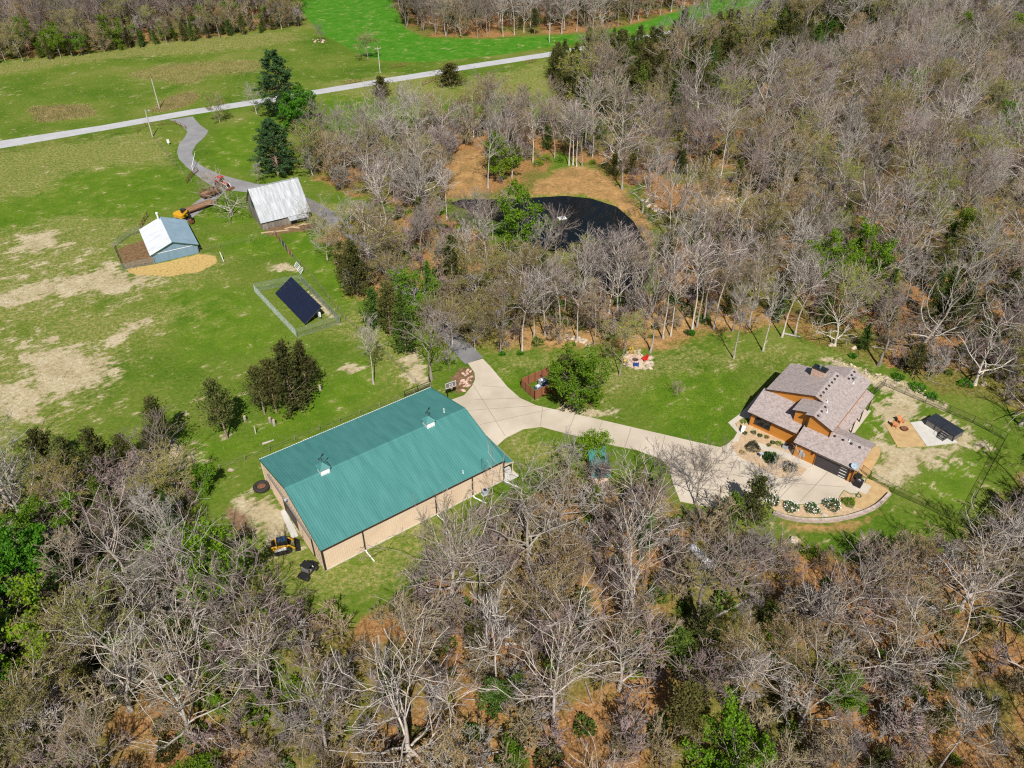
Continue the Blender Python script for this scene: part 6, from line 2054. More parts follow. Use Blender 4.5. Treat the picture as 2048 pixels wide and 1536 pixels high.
BY = [(1746, 790), (1768, 771), (1850, 806), (1945, 846), (2010, 880), (1922, 1050), (1850, 1015), (1785, 985), (1738, 957), (1722, 944)]
gfence('yard_fence', 'black chain link fence round the back yard of the house', BY, 1.35, M['black_metal'], 3.0, (0.06, 1.35), link=True, link_m=M['black_metal'], cell=0.2, wire_r=0.007, rail_r=0.025, post_r=0.035)
gfence('pen_fence', 'wire pen fence on the left side of the blue shed', [(310, 528), (246, 541), (228, 497), (258, 474), (287, 462)], 1.5, M['old_wood'], 2.2, (0.4, 0.8, 1.2, 1.5), link=True, link_m=M['green_galv'], cell=0.25, wire_r=0.009, rail_r=0.012)
gfence('pasture_fence', 'thin wire fence running from the blue shed towards the old barn', [(397, 507), (440, 496), (500, 484), (552, 471)], 1.3, M['old_wood'], 4.5, (0.35, 0.75, 1.15))
bf = thing('board_fence', 'short dark board fence between the old barn and the solar fence', 'fence', (0, 0, 0))
a_, b_ = G(551, 472), G(585, 516)
dd = b_ - a_
for i in range(26):
    p = a_ + dd * (i + 0.5) / 26
    MB().box((p.x, p.y, 0.7), (dd.length / 26 * 0.92, 0.05, 1.4), math.atan2(dd.y, dd.x)).build('board', M['brown_fence'] if not 10 < i < 18 else M['teal_trim'], bf)
for i in range(6):
    p = a_ + dd * i / 5
    MB().bbox(p.x - 0.06, p.x + 0.06, p.y - 0.14, p.y - 0.03, 0, 1.45).build('post', M['old_wood'], bf)
gfence('pasture_fence', 'low wire fence along the grass strip right of the solar array', [(585, 516), (615, 545), (690, 640), (760, 700), (832, 768), (862, 782)], 1.2, M['old_wood'], 4.0, (0.4, 0.8, 1.1))
gfence('pasture_fence', 'low wire fence behind the shop roof', [(862, 775), (760, 815), (640, 862), (540, 902), (440, 940)], 1.1, M['old_wood'], 3.6, (0.4, 0.9))
gfence('rail_fence', 'short black rail fence at the far corner of the shop', [(810, 795), (862, 774), (858, 760)], 1.3, M['black_metal'], 2.4, (0.35, 0.8, 1.25), rail_r=0.05, post_r=0.07)
gfence('corral_fence', 'short dark rail fence by the driveway mouth', [(276, 264), (292, 254), (325, 251), (352, 249), (372, 258)], 1.2, M['rust'], 3.2, (0.5, 1.1), rail_r=0.04, post_r=0.09)
gfence('pasture_fence', 'wire fence along the left of the winding driveway', [(307, 277), (330, 305), (352, 332), (375, 352), (384, 365)], 1.2, M['old_wood'], 4.0, (0.5, 1.0))
gfence('roadside_fence', 'wire fence along the near side of the road', [(-60, 322), (0, 308), (130, 286), (280, 262)], 1.2, M['rust'], 6.0, (0.5, 1.0))
for i, (a, b, lb) in enumerate((((690, 170), (722, 164), 'small brown culvert fence left of the round roadside cedar'), ((845, 172), (872, 160), 'small brown culvert fence close to the round roadside cedar'), ((1052, 128), (1072, 124), 'small brown culvert fence near the dark roadside grove'), ((782, 138), (812, 132), 'small dark fence panel on the far side of the road'))):
    gfence('culvert_fence', lb, [a, b], 1.2, M['rust'], 1.6, (0.3, 0.7, 1.1), rail_r=0.05, post_r=0.08)
gfence('shed_gate', 'small brown rail gate behind the blue shed', [(282, 458), (290, 444), (296, 434)], 1.3, M['rust'], 1.8, (0.3, 0.7, 1.1), rail_r=0.05, post_r=0.07)
gfence('drive_gate', 'small brown rail pen beside the winding driveway', [(374, 368), (386, 352), (396, 344)], 1.3, M['rust'], 1.8, (0.4, 0.8, 1.2), rail_r=0.05, post_r=0.08)
wp = thing('gate_arm', 'long white gate arm standing beside the winding driveway', 'gate', G(386, 342))
MB().tube((0, 0, 0), (0, 0, 1.4), 0.09).build('post', M['white_paint'], wp)
MB().tube((0, 0, 1.1), (-0.5, 5.0, 2.6), 0.08, 0.05).build('arm', M['white_paint'], wp)
wq = thing('leaning_pole', 'white pole leaning at the right end of the straw patch', 'pole', G(448, 524))
MB().tube((0, 0, 0), (-0.6, 0.6, 2.0), 0.07).build('pole', M['white_paint'], wq)
MB().box((0, 0, 0.1), (0.35, 0.35, 0.2)).build('foot', M['old_wood'], wq)
sg = thing('yard_sign', 'small white sign in the grass beside the driveway mouth', 'sign', G(338, 290), 0.2)
MB().tube((0, 0, 0), (0, 0, 0.8), 0.05).build('post', M['white_paint'], sg)
MB().bbox(-0.3, 0.3, -0.05, 0.05, 0.5, 1.5).build('panel', M['white_paint'], sg)

# ------------------------------------------------------------------ utility poles
def utility_pole(base, h, label, arm=True, lamp=False):
    o = thing('utility_pole', label, 'utility pole', G(*base), 0.55, 'poles along the road')
    MB().tube((0, 0, -0.1), (0, 0, h), 0.17, 0.11, n=9).build('shaft', M['pole_wood'], o)
    if arm:
        MB().box((0, 0, h - 0.5), (2.0, 0.1, 0.12)).build('crossarm', M['pole_wood'], o)
        for x in (-0.9, 0, 0.9):
            MB().tube((x, 0, h - 0.44), (x, 0, h - 0.25), 0.05, n=6).build('insulator', M['white_plastic'], o)
    if lamp:
        MB().tube((0, 0, h - 0.5), (0.9, 0.1, h - 0.25), 0.03).build('lamp_arm', M['galv'], o)
        MB().lathe([(0.05, 0.2), (0.2, 0.1), (0.24, -0.12), (0.1, -0.2)], (0.95, 0.1, h - 0.35), 10).build('lamp_head', M['ac_grey'], o)
    return o


utility_pole((319.2, 217.7), 8.5, 'wooden utility pole on the far verge left of the tall pine', False)
utility_pole((305.2, 273.4), 7.2, 'pale pole with a yard lamp by the driveway mouth', False, True)
utility_pole((760.5, 146), 8.0, 'utility pole with crossarm beside the crop field')
utility_pole((1098.5, 84.5), 6.6, 'utility pole in the crop strip left of the dark cedar grove')
utility_pole((1364, 46), 7.6, 'utility pole at the top behind the dark cedar grove')

# ------------------------------------------------------------------ machines
def wheel(parent, x, y, r, w, hub='ac_grey'):
    t = MB().lathe([(r * 0.55, -w / 2), (r * 0.9, -w / 2), (r, -w * 0.3), (r, w * 0.3), (r * 0.9, w / 2), (r * 0.55, w / 2)], (0, 0, 0), 16, mt=Matrix.Rotation(math.pi / 2, 4, 'X')).build('wheel', M['dark_rubber'], parent, loc=(x, y, r))
    MB().lathe([(0.03, -w * 0.35), (r * 0.55, -w * 0.35), (r * 0.55, w * 0.35), (0.03, w * 0.35)], (0, 0, 0), 12, mt=Matrix.Rotation(math.pi / 2, 4, 'X')).build('rim', M[hub], t)
    return t


def track(parent, y, ln, w, h):
    prof = [(-ln / 2 + h * 0.3, 0), (ln / 2 - h * 0.5, 0), (ln / 2 - h * 0.1, h * 0.3), (ln / 2, h * 0.6), (ln / 2 - h * 0.25, h * 0.95), (-ln / 2 + h * 0.3, h), (-ln / 2, h * 0.6), (-ln / 2, h * 0.3)]
    mb = MB()
    n = len(prof)
    i = len(mb.v)
    mb.v += [(p[0], y - w / 2, p[1]) for p in prof] + [(p[0], y + w / 2, p[1]) for p in prof]
    mb.f += [tuple(range(n)), tuple(n + k for k in reversed(range(n)))] + [(k + n, (k + 1) % n + n, (k + 1) % n, k) for k in range(n)]
    mb.m += [0] * (n + 2)
    return mb.build('track', M['dark_rubber'], parent)


sk = thing('track_loader', 'yellow and black track loader parked by the shop end doors', 'loader', G(566, 1099), R(18))
for y in (-0.72, 0.72):
    track(sk, y, 2.2, 0.45, 0.75)
MB().bbox(-1.15, 0.75, -0.48, 0.48, 0.35, 1.15).bbox(-1.3, -0.5, -0.62, 0.62, 0.75, 1.45).build('body', M['yellow_paint'], sk, bevel=0.06)
MB().bbox(-1.25, -0.75, -0.5, 0.5, 1.45, 1.6).build('engine_cover', M['black_metal'], sk)
cb = MB().bbox(-0.55, 0.75, -0.5, 0.5, 1.15, 1.98).build('cab', M['black_metal'], sk, bevel=0.06)
MB().bbox(-0.45, 0.6, -0.42, 0.42, 1.985, 2.01).build('roof_glass', M['cab_glass'], cb)
MB().box((0.77, 0, 1.55), (0.03, 0.8, 0.7)).build('windscreen', M['cab_glass'], cb)
for y in (-0.68, 0.68):
    MB().tube((-1.15, y, 1.5), (0.9, y, 1.25), 0.1, n=6).tube((0.9, y, 1.25), (1.55, y, 0.45), 0.1, n=6).build('lift_arm', M['yellow_paint'], sk)
    MB().bbox(-1.0, 0.5, y - 0.2, y + 0.2, 0.76, 0.84).build('fender', M['white_paint'] if y < 0 else M['yellow_paint'], sk)
bk = MB().poly([(1.5, -0.95, 0.1), (1.5, 0.95, 0.1), (1.55, 0.95, 0.75), (1.55, -0.95, 0.75)]).poly([(1.5, -0.95, 0.1), (2.2, -0.95, 0.05), (2.2, 0.95, 0.05), (1.5, 0.95, 0.1)])
for y in (-0.95, 0.95):
    bk.poly([(1.5, y, 0.1), (2.2, y, 0.05), (1.55, y, 0.75)])
bk.build('bucket', M['black_metal'], sk)

ut = thing('utility_buggy', 'small black off road buggy at the near corner of the shop', 'buggy', G(617, 1148), R(65))
for x in (-0.85, 0.95):
    for y in (-0.6, 0.6):
        wheel(ut, x, y, 0.33, 0.26)
MB().bbox(-1.3, 1.35, -0.5, 0.5, 0.38, 0.68).bbox(0.65, 1.4, -0.55, 0.55, 0.68, 0.92).bbox(-1.35, -0.45, -0.6, 0.6, 0.66, 0.78).build('body', M['black_metal'], ut, bevel=0.05)
MB().bbox(-0.3, 0.25, -0.55, 0.55, 0.68, 0.86).bbox(-0.42, -0.28, -0.55, 0.55, 0.8, 1.3).build('seat', M['tub_side'], ut)
for x, x2 in ((0.65, 0.4), (-0.45, -0.4)):
    for y in (-0.6, 0.6):
        MB().tube((x, y, 0.75), (x2, y, 1.8), 0.035).build('roll_bar', M['black_metal'], ut)
MB().bbox(-0.5, 0.5, -0.65, 0.65, 1.8, 1.85).build('roof', M['black_metal'], ut)
MB().box((0.58, 0, 1.15), (0.02, 1.1, 0.4), 0, 0, 0, 0).build('windscreen', M['white_plastic'], ut)

tr_ = thing('tire_planter', 'big dark tractor tire lying flat left of the shop', 'tire', G(524, 977))
MB().lathe([(0.62, 0.08), (1.0, 0.05), (1.16, 0.25), (1.16, 0.5), (1.0, 0.68), (0.66, 0.64), (0.6, 0.45), (0.55, 0.3)], n=28).build('tread', M['dark_rubber'], tr_, smooth=True)
MB().lathe([(0.03, 0.3), (0.6, 0.3), (0.6, 0.42), (0.03, 0.45)], n=20).build('filling', M['rust'], tr_)

ex = thing('excavator', 'yellow excavator with black cab beside the blue shed', 'excavator', G(366, 441), R(-28))
for y in (-0.85, 0.85):
    track(ex, y, 2.8, 0.45, 0.7)
MB().bbox(-0.8, 0.8, -0.6, 0.6, 0.45, 0.8).build('undercarriage', M['black_metal'], ex)
MB().prism([(-1.5, -0.95), (0.9, -0.95), (0.9, 0.95), (-1.5, 0.95), (-1.85, 0.5), (-1.85, -0.5)], 0.85, 1.75).build('house', M['yellow_paint'], ex, bevel=0.12)
cb = MB().bbox(-0.2, 1.0, 0.1, 0.95, 1.6, 2.65).build('cab', M['black_metal'], ex, bevel=0.08)
MB().bbox(-0.1, 0.95, 0.2, 0.85, 2.655, 2.68).build('roof_panel', M['door_grey'], cb)
MB().box((1.9, -0.35, 2.5), (2.4, 0.28, 0.4), 0, 0, 0, R(-40)).build('boom', M['yellow_paint'], ex)
MB().box((3.1, -0.35, 2.3), (0.25, 0.25, 2.2), 0, 0, 0, R(-18)).build('stick', M['black_metal'], ex)
MB().prism([(2.6, -0.75), (3.4, -0.75), (3.4, 0.05), (2.6, 0.05)], 0.35, 1.1).build('bucket', M['rust'], ex)

tl_ = thing('flatbed_trailer', 'rusty flatbed trailer with brown plank deck behind the excavator', 'trailer', G(399, 418), R(47))
for k in range(9):
    MB().bbox(-3.4, 3.4, -1.05 + k * 0.235, -1.05 + k * 0.235 + 0.215, 0.78, 0.84).build('deck_plank', M['plank_deck'], tl_)
MB().bbox(-3.5, 3.5, -1.15, -1.05, 0.6, 0.86).bbox(-3.5, 3.5, 1.05, 1.15, 0.6, 0.86).bbox(-3.5, -3.4, -1.05, 1.05, 0.6, 0.86).bbox(3.4, 3.5, -1.05, 1.05, 0.6, 0.86).build('frame', M['rust'], tl_)
for x in (-0.6, 0.4):
    for y in (-1.0, 1.0):
        wheel(tl_, x, y * 0.92, 0.36, 0.24)
MB().tube((3.4, -0.9, 0.65), (5.0, 0, 0.6), 0.06).tube((3.4, 0.9, 0.65), (5.0, 0, 0.6), 0.06).build('drawbar', M['black_metal'], tl_)
dt = thing('dump_trailer', 'brown loaded dump trailer between flatbed and red tractor', 'trailer', G(421, 393), R(47))
MB().bbox(-2.1, 2.1, -1.0, 1.0, 0.7, 0.8).bbox(-2.1, 2.1, -1.05, -0.97, 0.8, 1.5).bbox(-2.1, 2.1, 0.97, 1.05, 0.8, 1.5).bbox(-2.15, -2.07, -1.0, 1.0, 0.8, 1.5).bbox(2.07, 2.15, -1.0, 1.0, 0.8, 1.5).build('bed', M['rust'], dt)
MB().prism([(-1.9, -0.9), (1.9, -0.9), (1.9, 0.9), (-1.9, 0.9)], 0.8, 1.2).build('load', M['plank_deck'], dt)
for x in (-0.5, 0.5):
    for y in (-0.85, 0.85):
        wheel(dt, x, y, 0.38, 0.25)
MB().tube((2.1, 0, 0.7), (3.5, 0, 0.6), 0.08).build('drawbar', M['black_metal'], dt)

ta = thing('tractor', 'red tractor parked on the driveway under the spreading tree', 'tractor', G(446, 374), R(-35))
for y in (-0.85, 0.85):
    wheel(ta, -0.75, y, 0.78, 0.45, 'red_paint')
    wheel(ta, 1.35, y * 0.85, 0.45, 0.28, 'red_paint')
MB().bbox(0.2, 1.75, -0.38, 0.38, 0.8, 1.45).bbox(-1.0, 0.2, -0.35, 0.35, 0.7, 1.15).build('body', M['red_paint'], ta, bevel=0.08)
for y in (-0.85, 0.85):
    MB().box((-0.75, y, 1.62), (1.2, 0.5, 0.08)).build('fender', M['red_paint'], ta)
cb = MB()
for x in (-1.1, 0.15):
    for y in (-0.6, 0.6):
        cb.tube((x, y, 1.2), (x, y, 2.35), 0.045)
cb = cb.build('cab_frame', M['black_metal'], ta)
MB().bbox(-1.25, 0.3, -0.72, 0.72, 2.35, 2.45).build('roof', M['red_paint'], cb)
MB().bbox(-0.75, -0.25, -0.3, 0.3, 1.15, 1.65).build('seat', M['black_metal'], ta)
for y in (-0.5, 0.5):
    MB().tube((-0.1, y, 1.4), (2.0, y, 1.25), 0.07).tube((2.0, y, 1.25), (2.6, y, 0.35), 0.07).build('loader_arm', M['white_paint'], ta)
MB().bbox(2.45, 3.1, -0.95, 0.95, 0.05, 0.55).build('bucket', M['rust'], ta)

# propane tank
tk = thing('propane_tank', 'white propane tank lying in the brown wood', 'propane tank', (24.0, 65.0, 0), math.atan2(-3.3, 2.0))
prof = [(0.03, -2.35), (0.25, -2.3), (0.42, -2.15), (0.5, -1.9), (0.52, -1.8), (0.52, 1.8), (0.5, 1.9), (0.42, 2.15), (0.25, 2.3), (0.03, 2.35)]
MB().lathe(prof, (0, 0, 0.85), 20, mt=Matrix.Rotation(math.pi / 2, 4, 'Y')).build('vessel', M['tank_white'], tk, smooth=True)
MB().lathe([(0.28, 0), (0.28, 0.16), (0.2, 0.26), (0.03, 0.3)], (-0.25, 0, 1.33), 14).build('dome', M['tank_dome'], tk)
for x in (-1.4, 1.4):
    MB().bbox(x - 0.12, x + 0.12, -0.45, 0.45, 0, 0.42).build('saddle', M['concrete_white'], tk)

# ------------------------------------------------------------------ brown fenced utility enclosure
A_, B_ = Vector((1.5, 100.4)), Vector((3.6, 97.3))
nd = Vector((B_.y - A_.y, -(B_.x - A_.x))).normalized() * -1
C_, D_ = B_ + nd * 5.4, A_ + nd * 5.4
en = thing('privacy_fence', 'reddish brown plank enclosure beside the concrete drive', 'fence')
for a, b in ((A_, B_), (B_, C_), (A_, D_)):
    L_ = (b - a).length
    n = max(2, round(L_ / 0.3))
    for i in range(n):
        q = a + (b - a) * (i + 0.5) / n
        MB().box((0, 0, 0), (L_ / n * 0.95, 0.05, 1.7)).build('plank', M['brown_fence'], en, loc=(q.x, q.y, 0.92), rz=math.atan2((b - a).y, (b - a).x))
    for i in range(round(L_ / 1.3) + 1):
        q = a + (b - a) * i / round(L_ / 1.3)
        MB().bbox(-0.06, 0.06, -0.06, 0.06, 0, 1.85).build('post', M['brown_trim'], en, loc=(q.x, q.y, 0))
    q = (a + b) / 2
    MB().box((0, 0, 0), (L_, 0.1, 0.05)).build('cap_rail', M['brown_fence'], en, loc=(q.x, q.y, 1.8), rz=math.atan2((b - a).y, (b - a).x))
mid = (A_ + B_) / 2
for i, (s, t, mt_, nm, lab, cat, sz) in enumerate(((0.9, -0.6, 'bin_green', 'bin', 'round dark bin at the near corner inside the brown enclosure', 'bin', None), (1.9, -0.1, 'ac_grey', 'pump_box', 'small pale box in the middle of the brown enclosure', 'box', (0.8, 0.7, 0.8)), (3.1, 0.25, 'ac_grey', 'heat_pump', 'large pale blue grey heat pump in the brown enclosure', 'heat pump', (1.2, 1.0, 1.3)))):
    q = mid + nd * s + (A_ - B_).normalized() * t
    o = thing(nm, lab, cat, (q.x, q.y, 0.02), math.atan2(nd.y, nd.x))
    if sz is None:
        MB().lathe([(0.3, 0), (0.38, 0.9), (0.4, 0.92), (0.02, 1.0)], n=14).build('drum', M[mt_], o)
        MB().tube((0, 0, 1.0), (0, 0, 1.08), 0.08).build('lid_knob', M['black_metal'], o)
    else:
        MB().bbox(-sz[0] / 2, sz[0] / 2, -sz[1] / 2, sz[1] / 2, 0, sz[2]).build('housing', M[mt_], o, bevel=0.04)
        MB().bbox(-sz[0] * 0.35, sz[0] * 0.35, -sz[1] / 2 - 0.02, -sz[1] / 2, 0.15, sz[2] * 0.85).build('grille', M['bin_blue'], o)
        MB().lathe([(0.02, 0), (sz[1] * 0.36, 0), (sz[1] * 0.36, 0.03), (0.02, 0.04)], (0, 0, sz[2]), 14).build('fan_cover', M['white_plastic'], o)

# ------------------------------------------------------------------ fire pit, chairs, rocks
def adirondack(p, rz, mname, label, group):
    o = thing('garden_chair', label, 'chair', (p.x, p.y, 0.08 + p.z), rz, group)
    m = M[mname]
    MB().box((0, 0, 0.34), (0.62, 0.55, 0.05), 0, 0, R(-8)).build('seat', m, o)
    MB().box((0, 0.36, 0.68), (0.66, 0.05, 0.85), 0, 0, R(-22)).build('backrest', m, o)
    for x in (-0.36, 0.36):
        MB().box((x, -0.02, 0.56), (0.14, 0.75, 0.04)).build('armrest', m, o)
        MB().bbox(x - 0.05, x + 0.05, -0.32, -0.24, 0, 0.55).build('leg', m, o)
        MB().bbox(x - 0.05, x + 0.05, 0.24, 0.32, 0, 0.55).build('leg', m, o)
    return o


adirondack(G(1263, 708), R(0), 'chair_yellow', 'orange yellow garden chair on the far side of the fire pit patio', 'garden chairs round the fire pit')
adirondack(G(1247, 725), R(95), 'chair_lemon', 'lemon yellow garden chair on the left of the fire pit patio', 'garden chairs round the fire pit')
adirondack(G(1289, 722), R(-70), 'chair_red', 'bright red garden chair on the right of the fire pit patio', 'garden chairs round the fire pit')
adirondack(G(1272, 733), R(175), 'chair_blue', 'blue garden chair on the near side of the fire pit patio', 'garden chairs round the fire pit')


def rock_mesh(seed, m):
    rg = np.random.default_rng(seed)
    mb = MB()
    n, k = 7, 4
    for j in range(k):
        z = j / (k - 1)
        for i in range(n):
            a = 2 * math.pi * i / n
            r = (0.5 * math.sin(math.pi * (0.22 + 0.68 * z)) + 0.02) * rg.uniform(0.8, 1.2)
            mb.v.append((r * math.cos(a), r * math.sin(a) * 0.8, z * 0.55 * rg.uniform(0.9, 1.1) - 0.08))
    for j in range(k - 1):
        for i in range(n):
            mb.f.append((j * n + i, j * n + (i + 1) % n, (j + 1) * n + (i + 1) % n, (j + 1) * n + i))
            mb.m.append(0)
    mb.f.append(tuple((k - 1) * n + i for i in range(n)))
    mb.m.append(0)
    return mb.mesh('rock', m)


ROCKS = {c: [rock_mesh(40 + i, M[c]) for i in range(3)] for c in ('stone', 'pale_stone', 'pink_stone')}
rr_ = random.Random(4)


def rocks(poly_px, n, c, size, label, group, name='rock', z=0.0):
    poly = gp(poly_px)
    xs, ys = [p[0] for p in poly], [p[1] for p in poly]
    k = 0
    made = []
    for _ in range(n * 40):
        x, y = rr_.uniform(min(xs), max(xs)), rr_.uniform(min(ys), max(ys))
        if inside(poly, x, y):
            s = rr_.uniform(*size)
            o = put(name, rr_.choice(ROCKS[c]), None, (x, y, z), (0, 0, rr_.uniform(0, 6.28)), (s * rr_.uniform(0.8, 1.5), s, s * rr_.uniform(0.6, 1)))
            tag(o, label, 'rock', group)
            made.append((1024 + FPX * x / (y * _cp + CAM_H * _sp), o))
            k += 1
            if k == n:
                break
    made.sort(key=lambda q: q[0])
    for i, (_x, o) in enumerate(made):
        j = len(made) - 1 - i
        if min(i, j) < 12:
            o['label'] = label + (', leftmost' if i == 0 else ', rightmost' if j == 0 else ', %s from left' % ORD[i] if i <= j else ', %s from right' % ORD[j])


fp = thing('fire_pit', 'ring of stones with ash in the middle of the gravel patio', 'fire pit', G(1270, 721))
for i in range(11):
    a = 2 * math.pi * i / 11
    put('stone', ROCKS['pink_stone'][i % 3], fp, (0.75 * math.cos(a), 0.75 * math.sin(a), 0.1), (0, 0, a * 3), (0.55, 0.55, 0.6))
MB().lathe([(0.6, 0.1), (0.3, 0.14), (0.03, 0.16)], n=14).build('ash', M['char'], fp)
pat = gp([(1247, 712), (1256, 705), (1270, 704), (1290, 716), (1303, 731), (1300, 737), (1288, 739), (1270, 738), (1255, 732), (1246, 722)])
ed = thing('stone_edging', 'pale boulders edging the fire pit patio', 'stone edging')
for i in range(len(pat)):
    a, b = Vector(pat[i]), Vector(pat[(i + 1) % len(pat)])
    m_ = max(1, int((b - a).length / 0.75))
    for j in range(m_):
        q = a + (b - a) * (j / m_)
        s = rr_.uniform(0.7, 1.15)
        put('stone', rr_.choice(ROCKS['pale_stone']), ed, (q.x, q.y, 0.02), (0, 0, rr_.uniform(0, 6)), (s, s * 0.8, s * 0.7))
rocks([(1275, 700), (1292, 705), (1310, 728), (1305, 742), (1295, 735), (1290, 715)], 6, 'pale_stone', (0.8, 1.3), 'large pale boulder at the right rim of the fire pit patio', 'boulders at the patio rim', 'boulder')
rocks([(918, 772), (925, 745), (942, 738), (946, 752), (935, 775), (925, 785)], 24, 'pink_stone', (0.3, 0.75), 'pinkish stone in the red rock bed beside the drive', 'stones of the rock bed')
rocks([(1118, 672), (1135, 668), (1185, 685), (1180, 694), (1140, 686)], 22, 'pale_stone', (0.4, 0.9), 'pale stone in the heap behind the big round green tree', 'stones heaped at the wood edge')
rocks([(1278, 398), (1300, 404), (1335, 424), (1325, 432), (1290, 414)], 24, 'pale_stone', (0.6, 1.2), 'white stone in the gully right of the pond', 'stones in the pale gully')
rocks([(1640, 712), (1690, 725), (1765, 748), (1765, 768), (1700, 748)], 22, 'pale_stone', (0.25, 0.75), 'tan rock on the bare strip just behind the house', 'rocks strewn behind the house')
rocks([(1770, 752), (1840, 775), (1900, 815), (1880, 812), (1770, 770)], 24, 'pale_stone', (0.25, 0.75), 'tan rock on the bare strip above the yard fence', 'rocks strewn behind the yard fence')
rocks([(1370, 400), (1440, 380), (1470, 395), (1420, 425)], 22, 'pale_stone', (0.4, 0.9), 'tan rock on the bare orange slope right of the pond', 'rocks on the orange slope')
rocks([(625, 78), (650, 78), (650, 86), (625, 86)], 10, 'pink_stone', (0.6, 1.2), 'pale rubble lump under the brush pile in the far field', 'rubble under the brush pile')
rocks([(1480, 905), (1515, 918), (1550, 938), (1590, 950), (1600, 944), (1560, 930), (1500, 900)], 14, 'stone', (0.2, 0.4), 'small dark stone in the front gravel bed', 'stones in the gravel bed')
for px, s, c, lb in (((462, 941), 1.0, 'pale_stone', 'single pale rock on the grass left of the shop'), ((1662, 691), 1.2, 'pale_stone', 'pale boulder at the foot of the gnarled tree'), ((1708, 697), 1.2, 'pale_stone', 'grey white boulder behind the house chimney'), ((1968, 770), 1.2, 'pale_stone', 'white boulder beside the big spreading tree'), ((1648, 1031), 0.9, 'stone', 'dark boulder in the middle of the curved gravel bed')):
    p = G(*px)
    tag(put('boulder', ROCKS[c][1], None, (p.x, p.y, 0.0), (0, 0, s * 3), (s, s * 0.8, s * 0.8)), lb, 'rock')

# stumps
def stump(px, r, h, label):
    p = G(*px)
    o = thing('tree_stump', label, 'stump', (p.x, p.y, 0))
    MB().tube((0, 0, -0.05), (0.03, 0, h), r * 1.15, r, n=10).build('bark', M['bark_pale'], o)
    MB().lathe([(0.02, h + 0.004), (r * 0.93, h + 0.004), (r * 0.9, h + 0.012), (0.02, h + 0.012)], n=10).build('cut_face', M['raw_wood'], o)


stump((491, 843), 0.2, 1.1, 'grey post like stump left of the two bare trunked cedars')
stump((541, 845), 0.22, 1.0, 'grey stump in the grass below the cedar clump, left of a pair')
stump((549, 851), 0.2, 1.2, 'grey stump in the grass below the cedar clump, right of a pair')
stump((641, 780), 0.2, 1.1, 'lone tall stump right of the cedar clump')
stump((512, 868), 0.08, 1.6, 'thin snapped stem on the bright grass below the cedars')
stump((1588, 1081), 0.5, 0.35, 'wide cut log ring below the curved wall')
for i, (a, b, lb) in enumerate((((335, 975), (385, 962), 'pale log lying left of the shop below the pasture'), ((525, 890), (548, 882), 'pale log on the grass behind the shop roof'), ((1565, 668), (1600, 676), 'dead log at the wood edge above the house'), ((1010, 1290), (1100, 1285), 'pale fallen log in the foreground wood'), ((1420, 1240), (1500, 1200), 'fallen log right of the propane tank'))):
    p, q = G(*a), G(*b)
    tag(MB().tube((p.x, p.y, 0.18), (q.x, q.y, 0.2), 0.2, 0.12, n=8).build('fallen_log', M['bark_pale']), lb, 'log')

# ------------------------------------------------------------------ hot tub yard
sheet('tub_slab', [(1820, 846), (1853, 893), (1915, 886), (1868, 838.5)], 0.12, M['concrete_white'], 'white concrete slab under the hot tub')
ht = thing('hot_tub', 'large hot tub with black hard cover on a white slab', 'hot tub', (65.05, 89.9, 0.12), R(-57))
MB().bbox(-2.3, 2.3, -1.1, 1.1, 0, 1.0).build('cabinet', M['tub_side'], ht)
for x in (-2.28, -0.8, 0.8, 2.28):
    for y in (-1.11, 1.11):
        MB().bbox(x - 0.06, x + 0.06, y - 0.03, y + 0.03, 0, 1.0).build('corner_post', M['black_metal'], ht)
MB().bbox(-2.38, -0.02, -1.18, 1.18, 1.0, 1.16).build('cover', M['tub_cover'], ht, bevel=0.04)
MB().bbox(0.02, 2.38, -1.18, 1.18, 1.0, 1.16).build('cover', M['tub_cover'], ht, bevel=0.04)
st = thing('tub_steps', 'black steps leading up the side of the hot tub', 'steps', ht.matrix_basis @ Vector((1.0, -1.75, 0)), R(-57))
for k in range(4):
    MB().bbox(-0.5, 0.5, -0.55 + k * 0.28, -0.28 + k * 0.28, 0.22 * (k + 1) - 0.05, 0.22 * (k + 1)).build('tread', M['tub_side'], st)
for x in (-0.48, 0.48):
    MB().poly([(x, -0.55, 0.0), (x, 0.57, 0.0), (x, 0.57, 0.86), (x, 0.3, 0.86), (x, -0.55, 0.2)]).build('side_panel', M['black_metal'], st)
    MB().tube((x, -0.5, 0.2), (x, -0.5, 1.1), 0.025).tube((x, -0.5, 1.1), (x, 0.5, 1.6), 0.025).build('handrail', M['black_metal'], st)
adirondack(G(1789, 854), R(60), 'chair_orange', 'terracotta garden chair nearer the house beside the fire bowl', 'chairs by the fire bowl')
adirondack(G(1800, 846), R(20), 'chair_orange', 'terracotta garden chair nearer the hot tub beside the fire bowl', 'chairs by the fire bowl')
fb = thing('fire_bowl', 'round dark fire bowl on the sandy pad near the hot tub', 'fire bowl', G(1808, 860))
MB().lathe([(0.1, 0.0), (0.32, 0.05), (0.5, 0.22), (0.55, 0.38), (0.5, 0.37), (0.3, 0.18), (0.04, 0.16)], n=18).build('bowl', M['rust'], fb)
MB().lathe([(0.28, 0.0), (0.3, 0.06), (0.03, 0.07)], n=12).build('foot', M['black_metal'], fb)

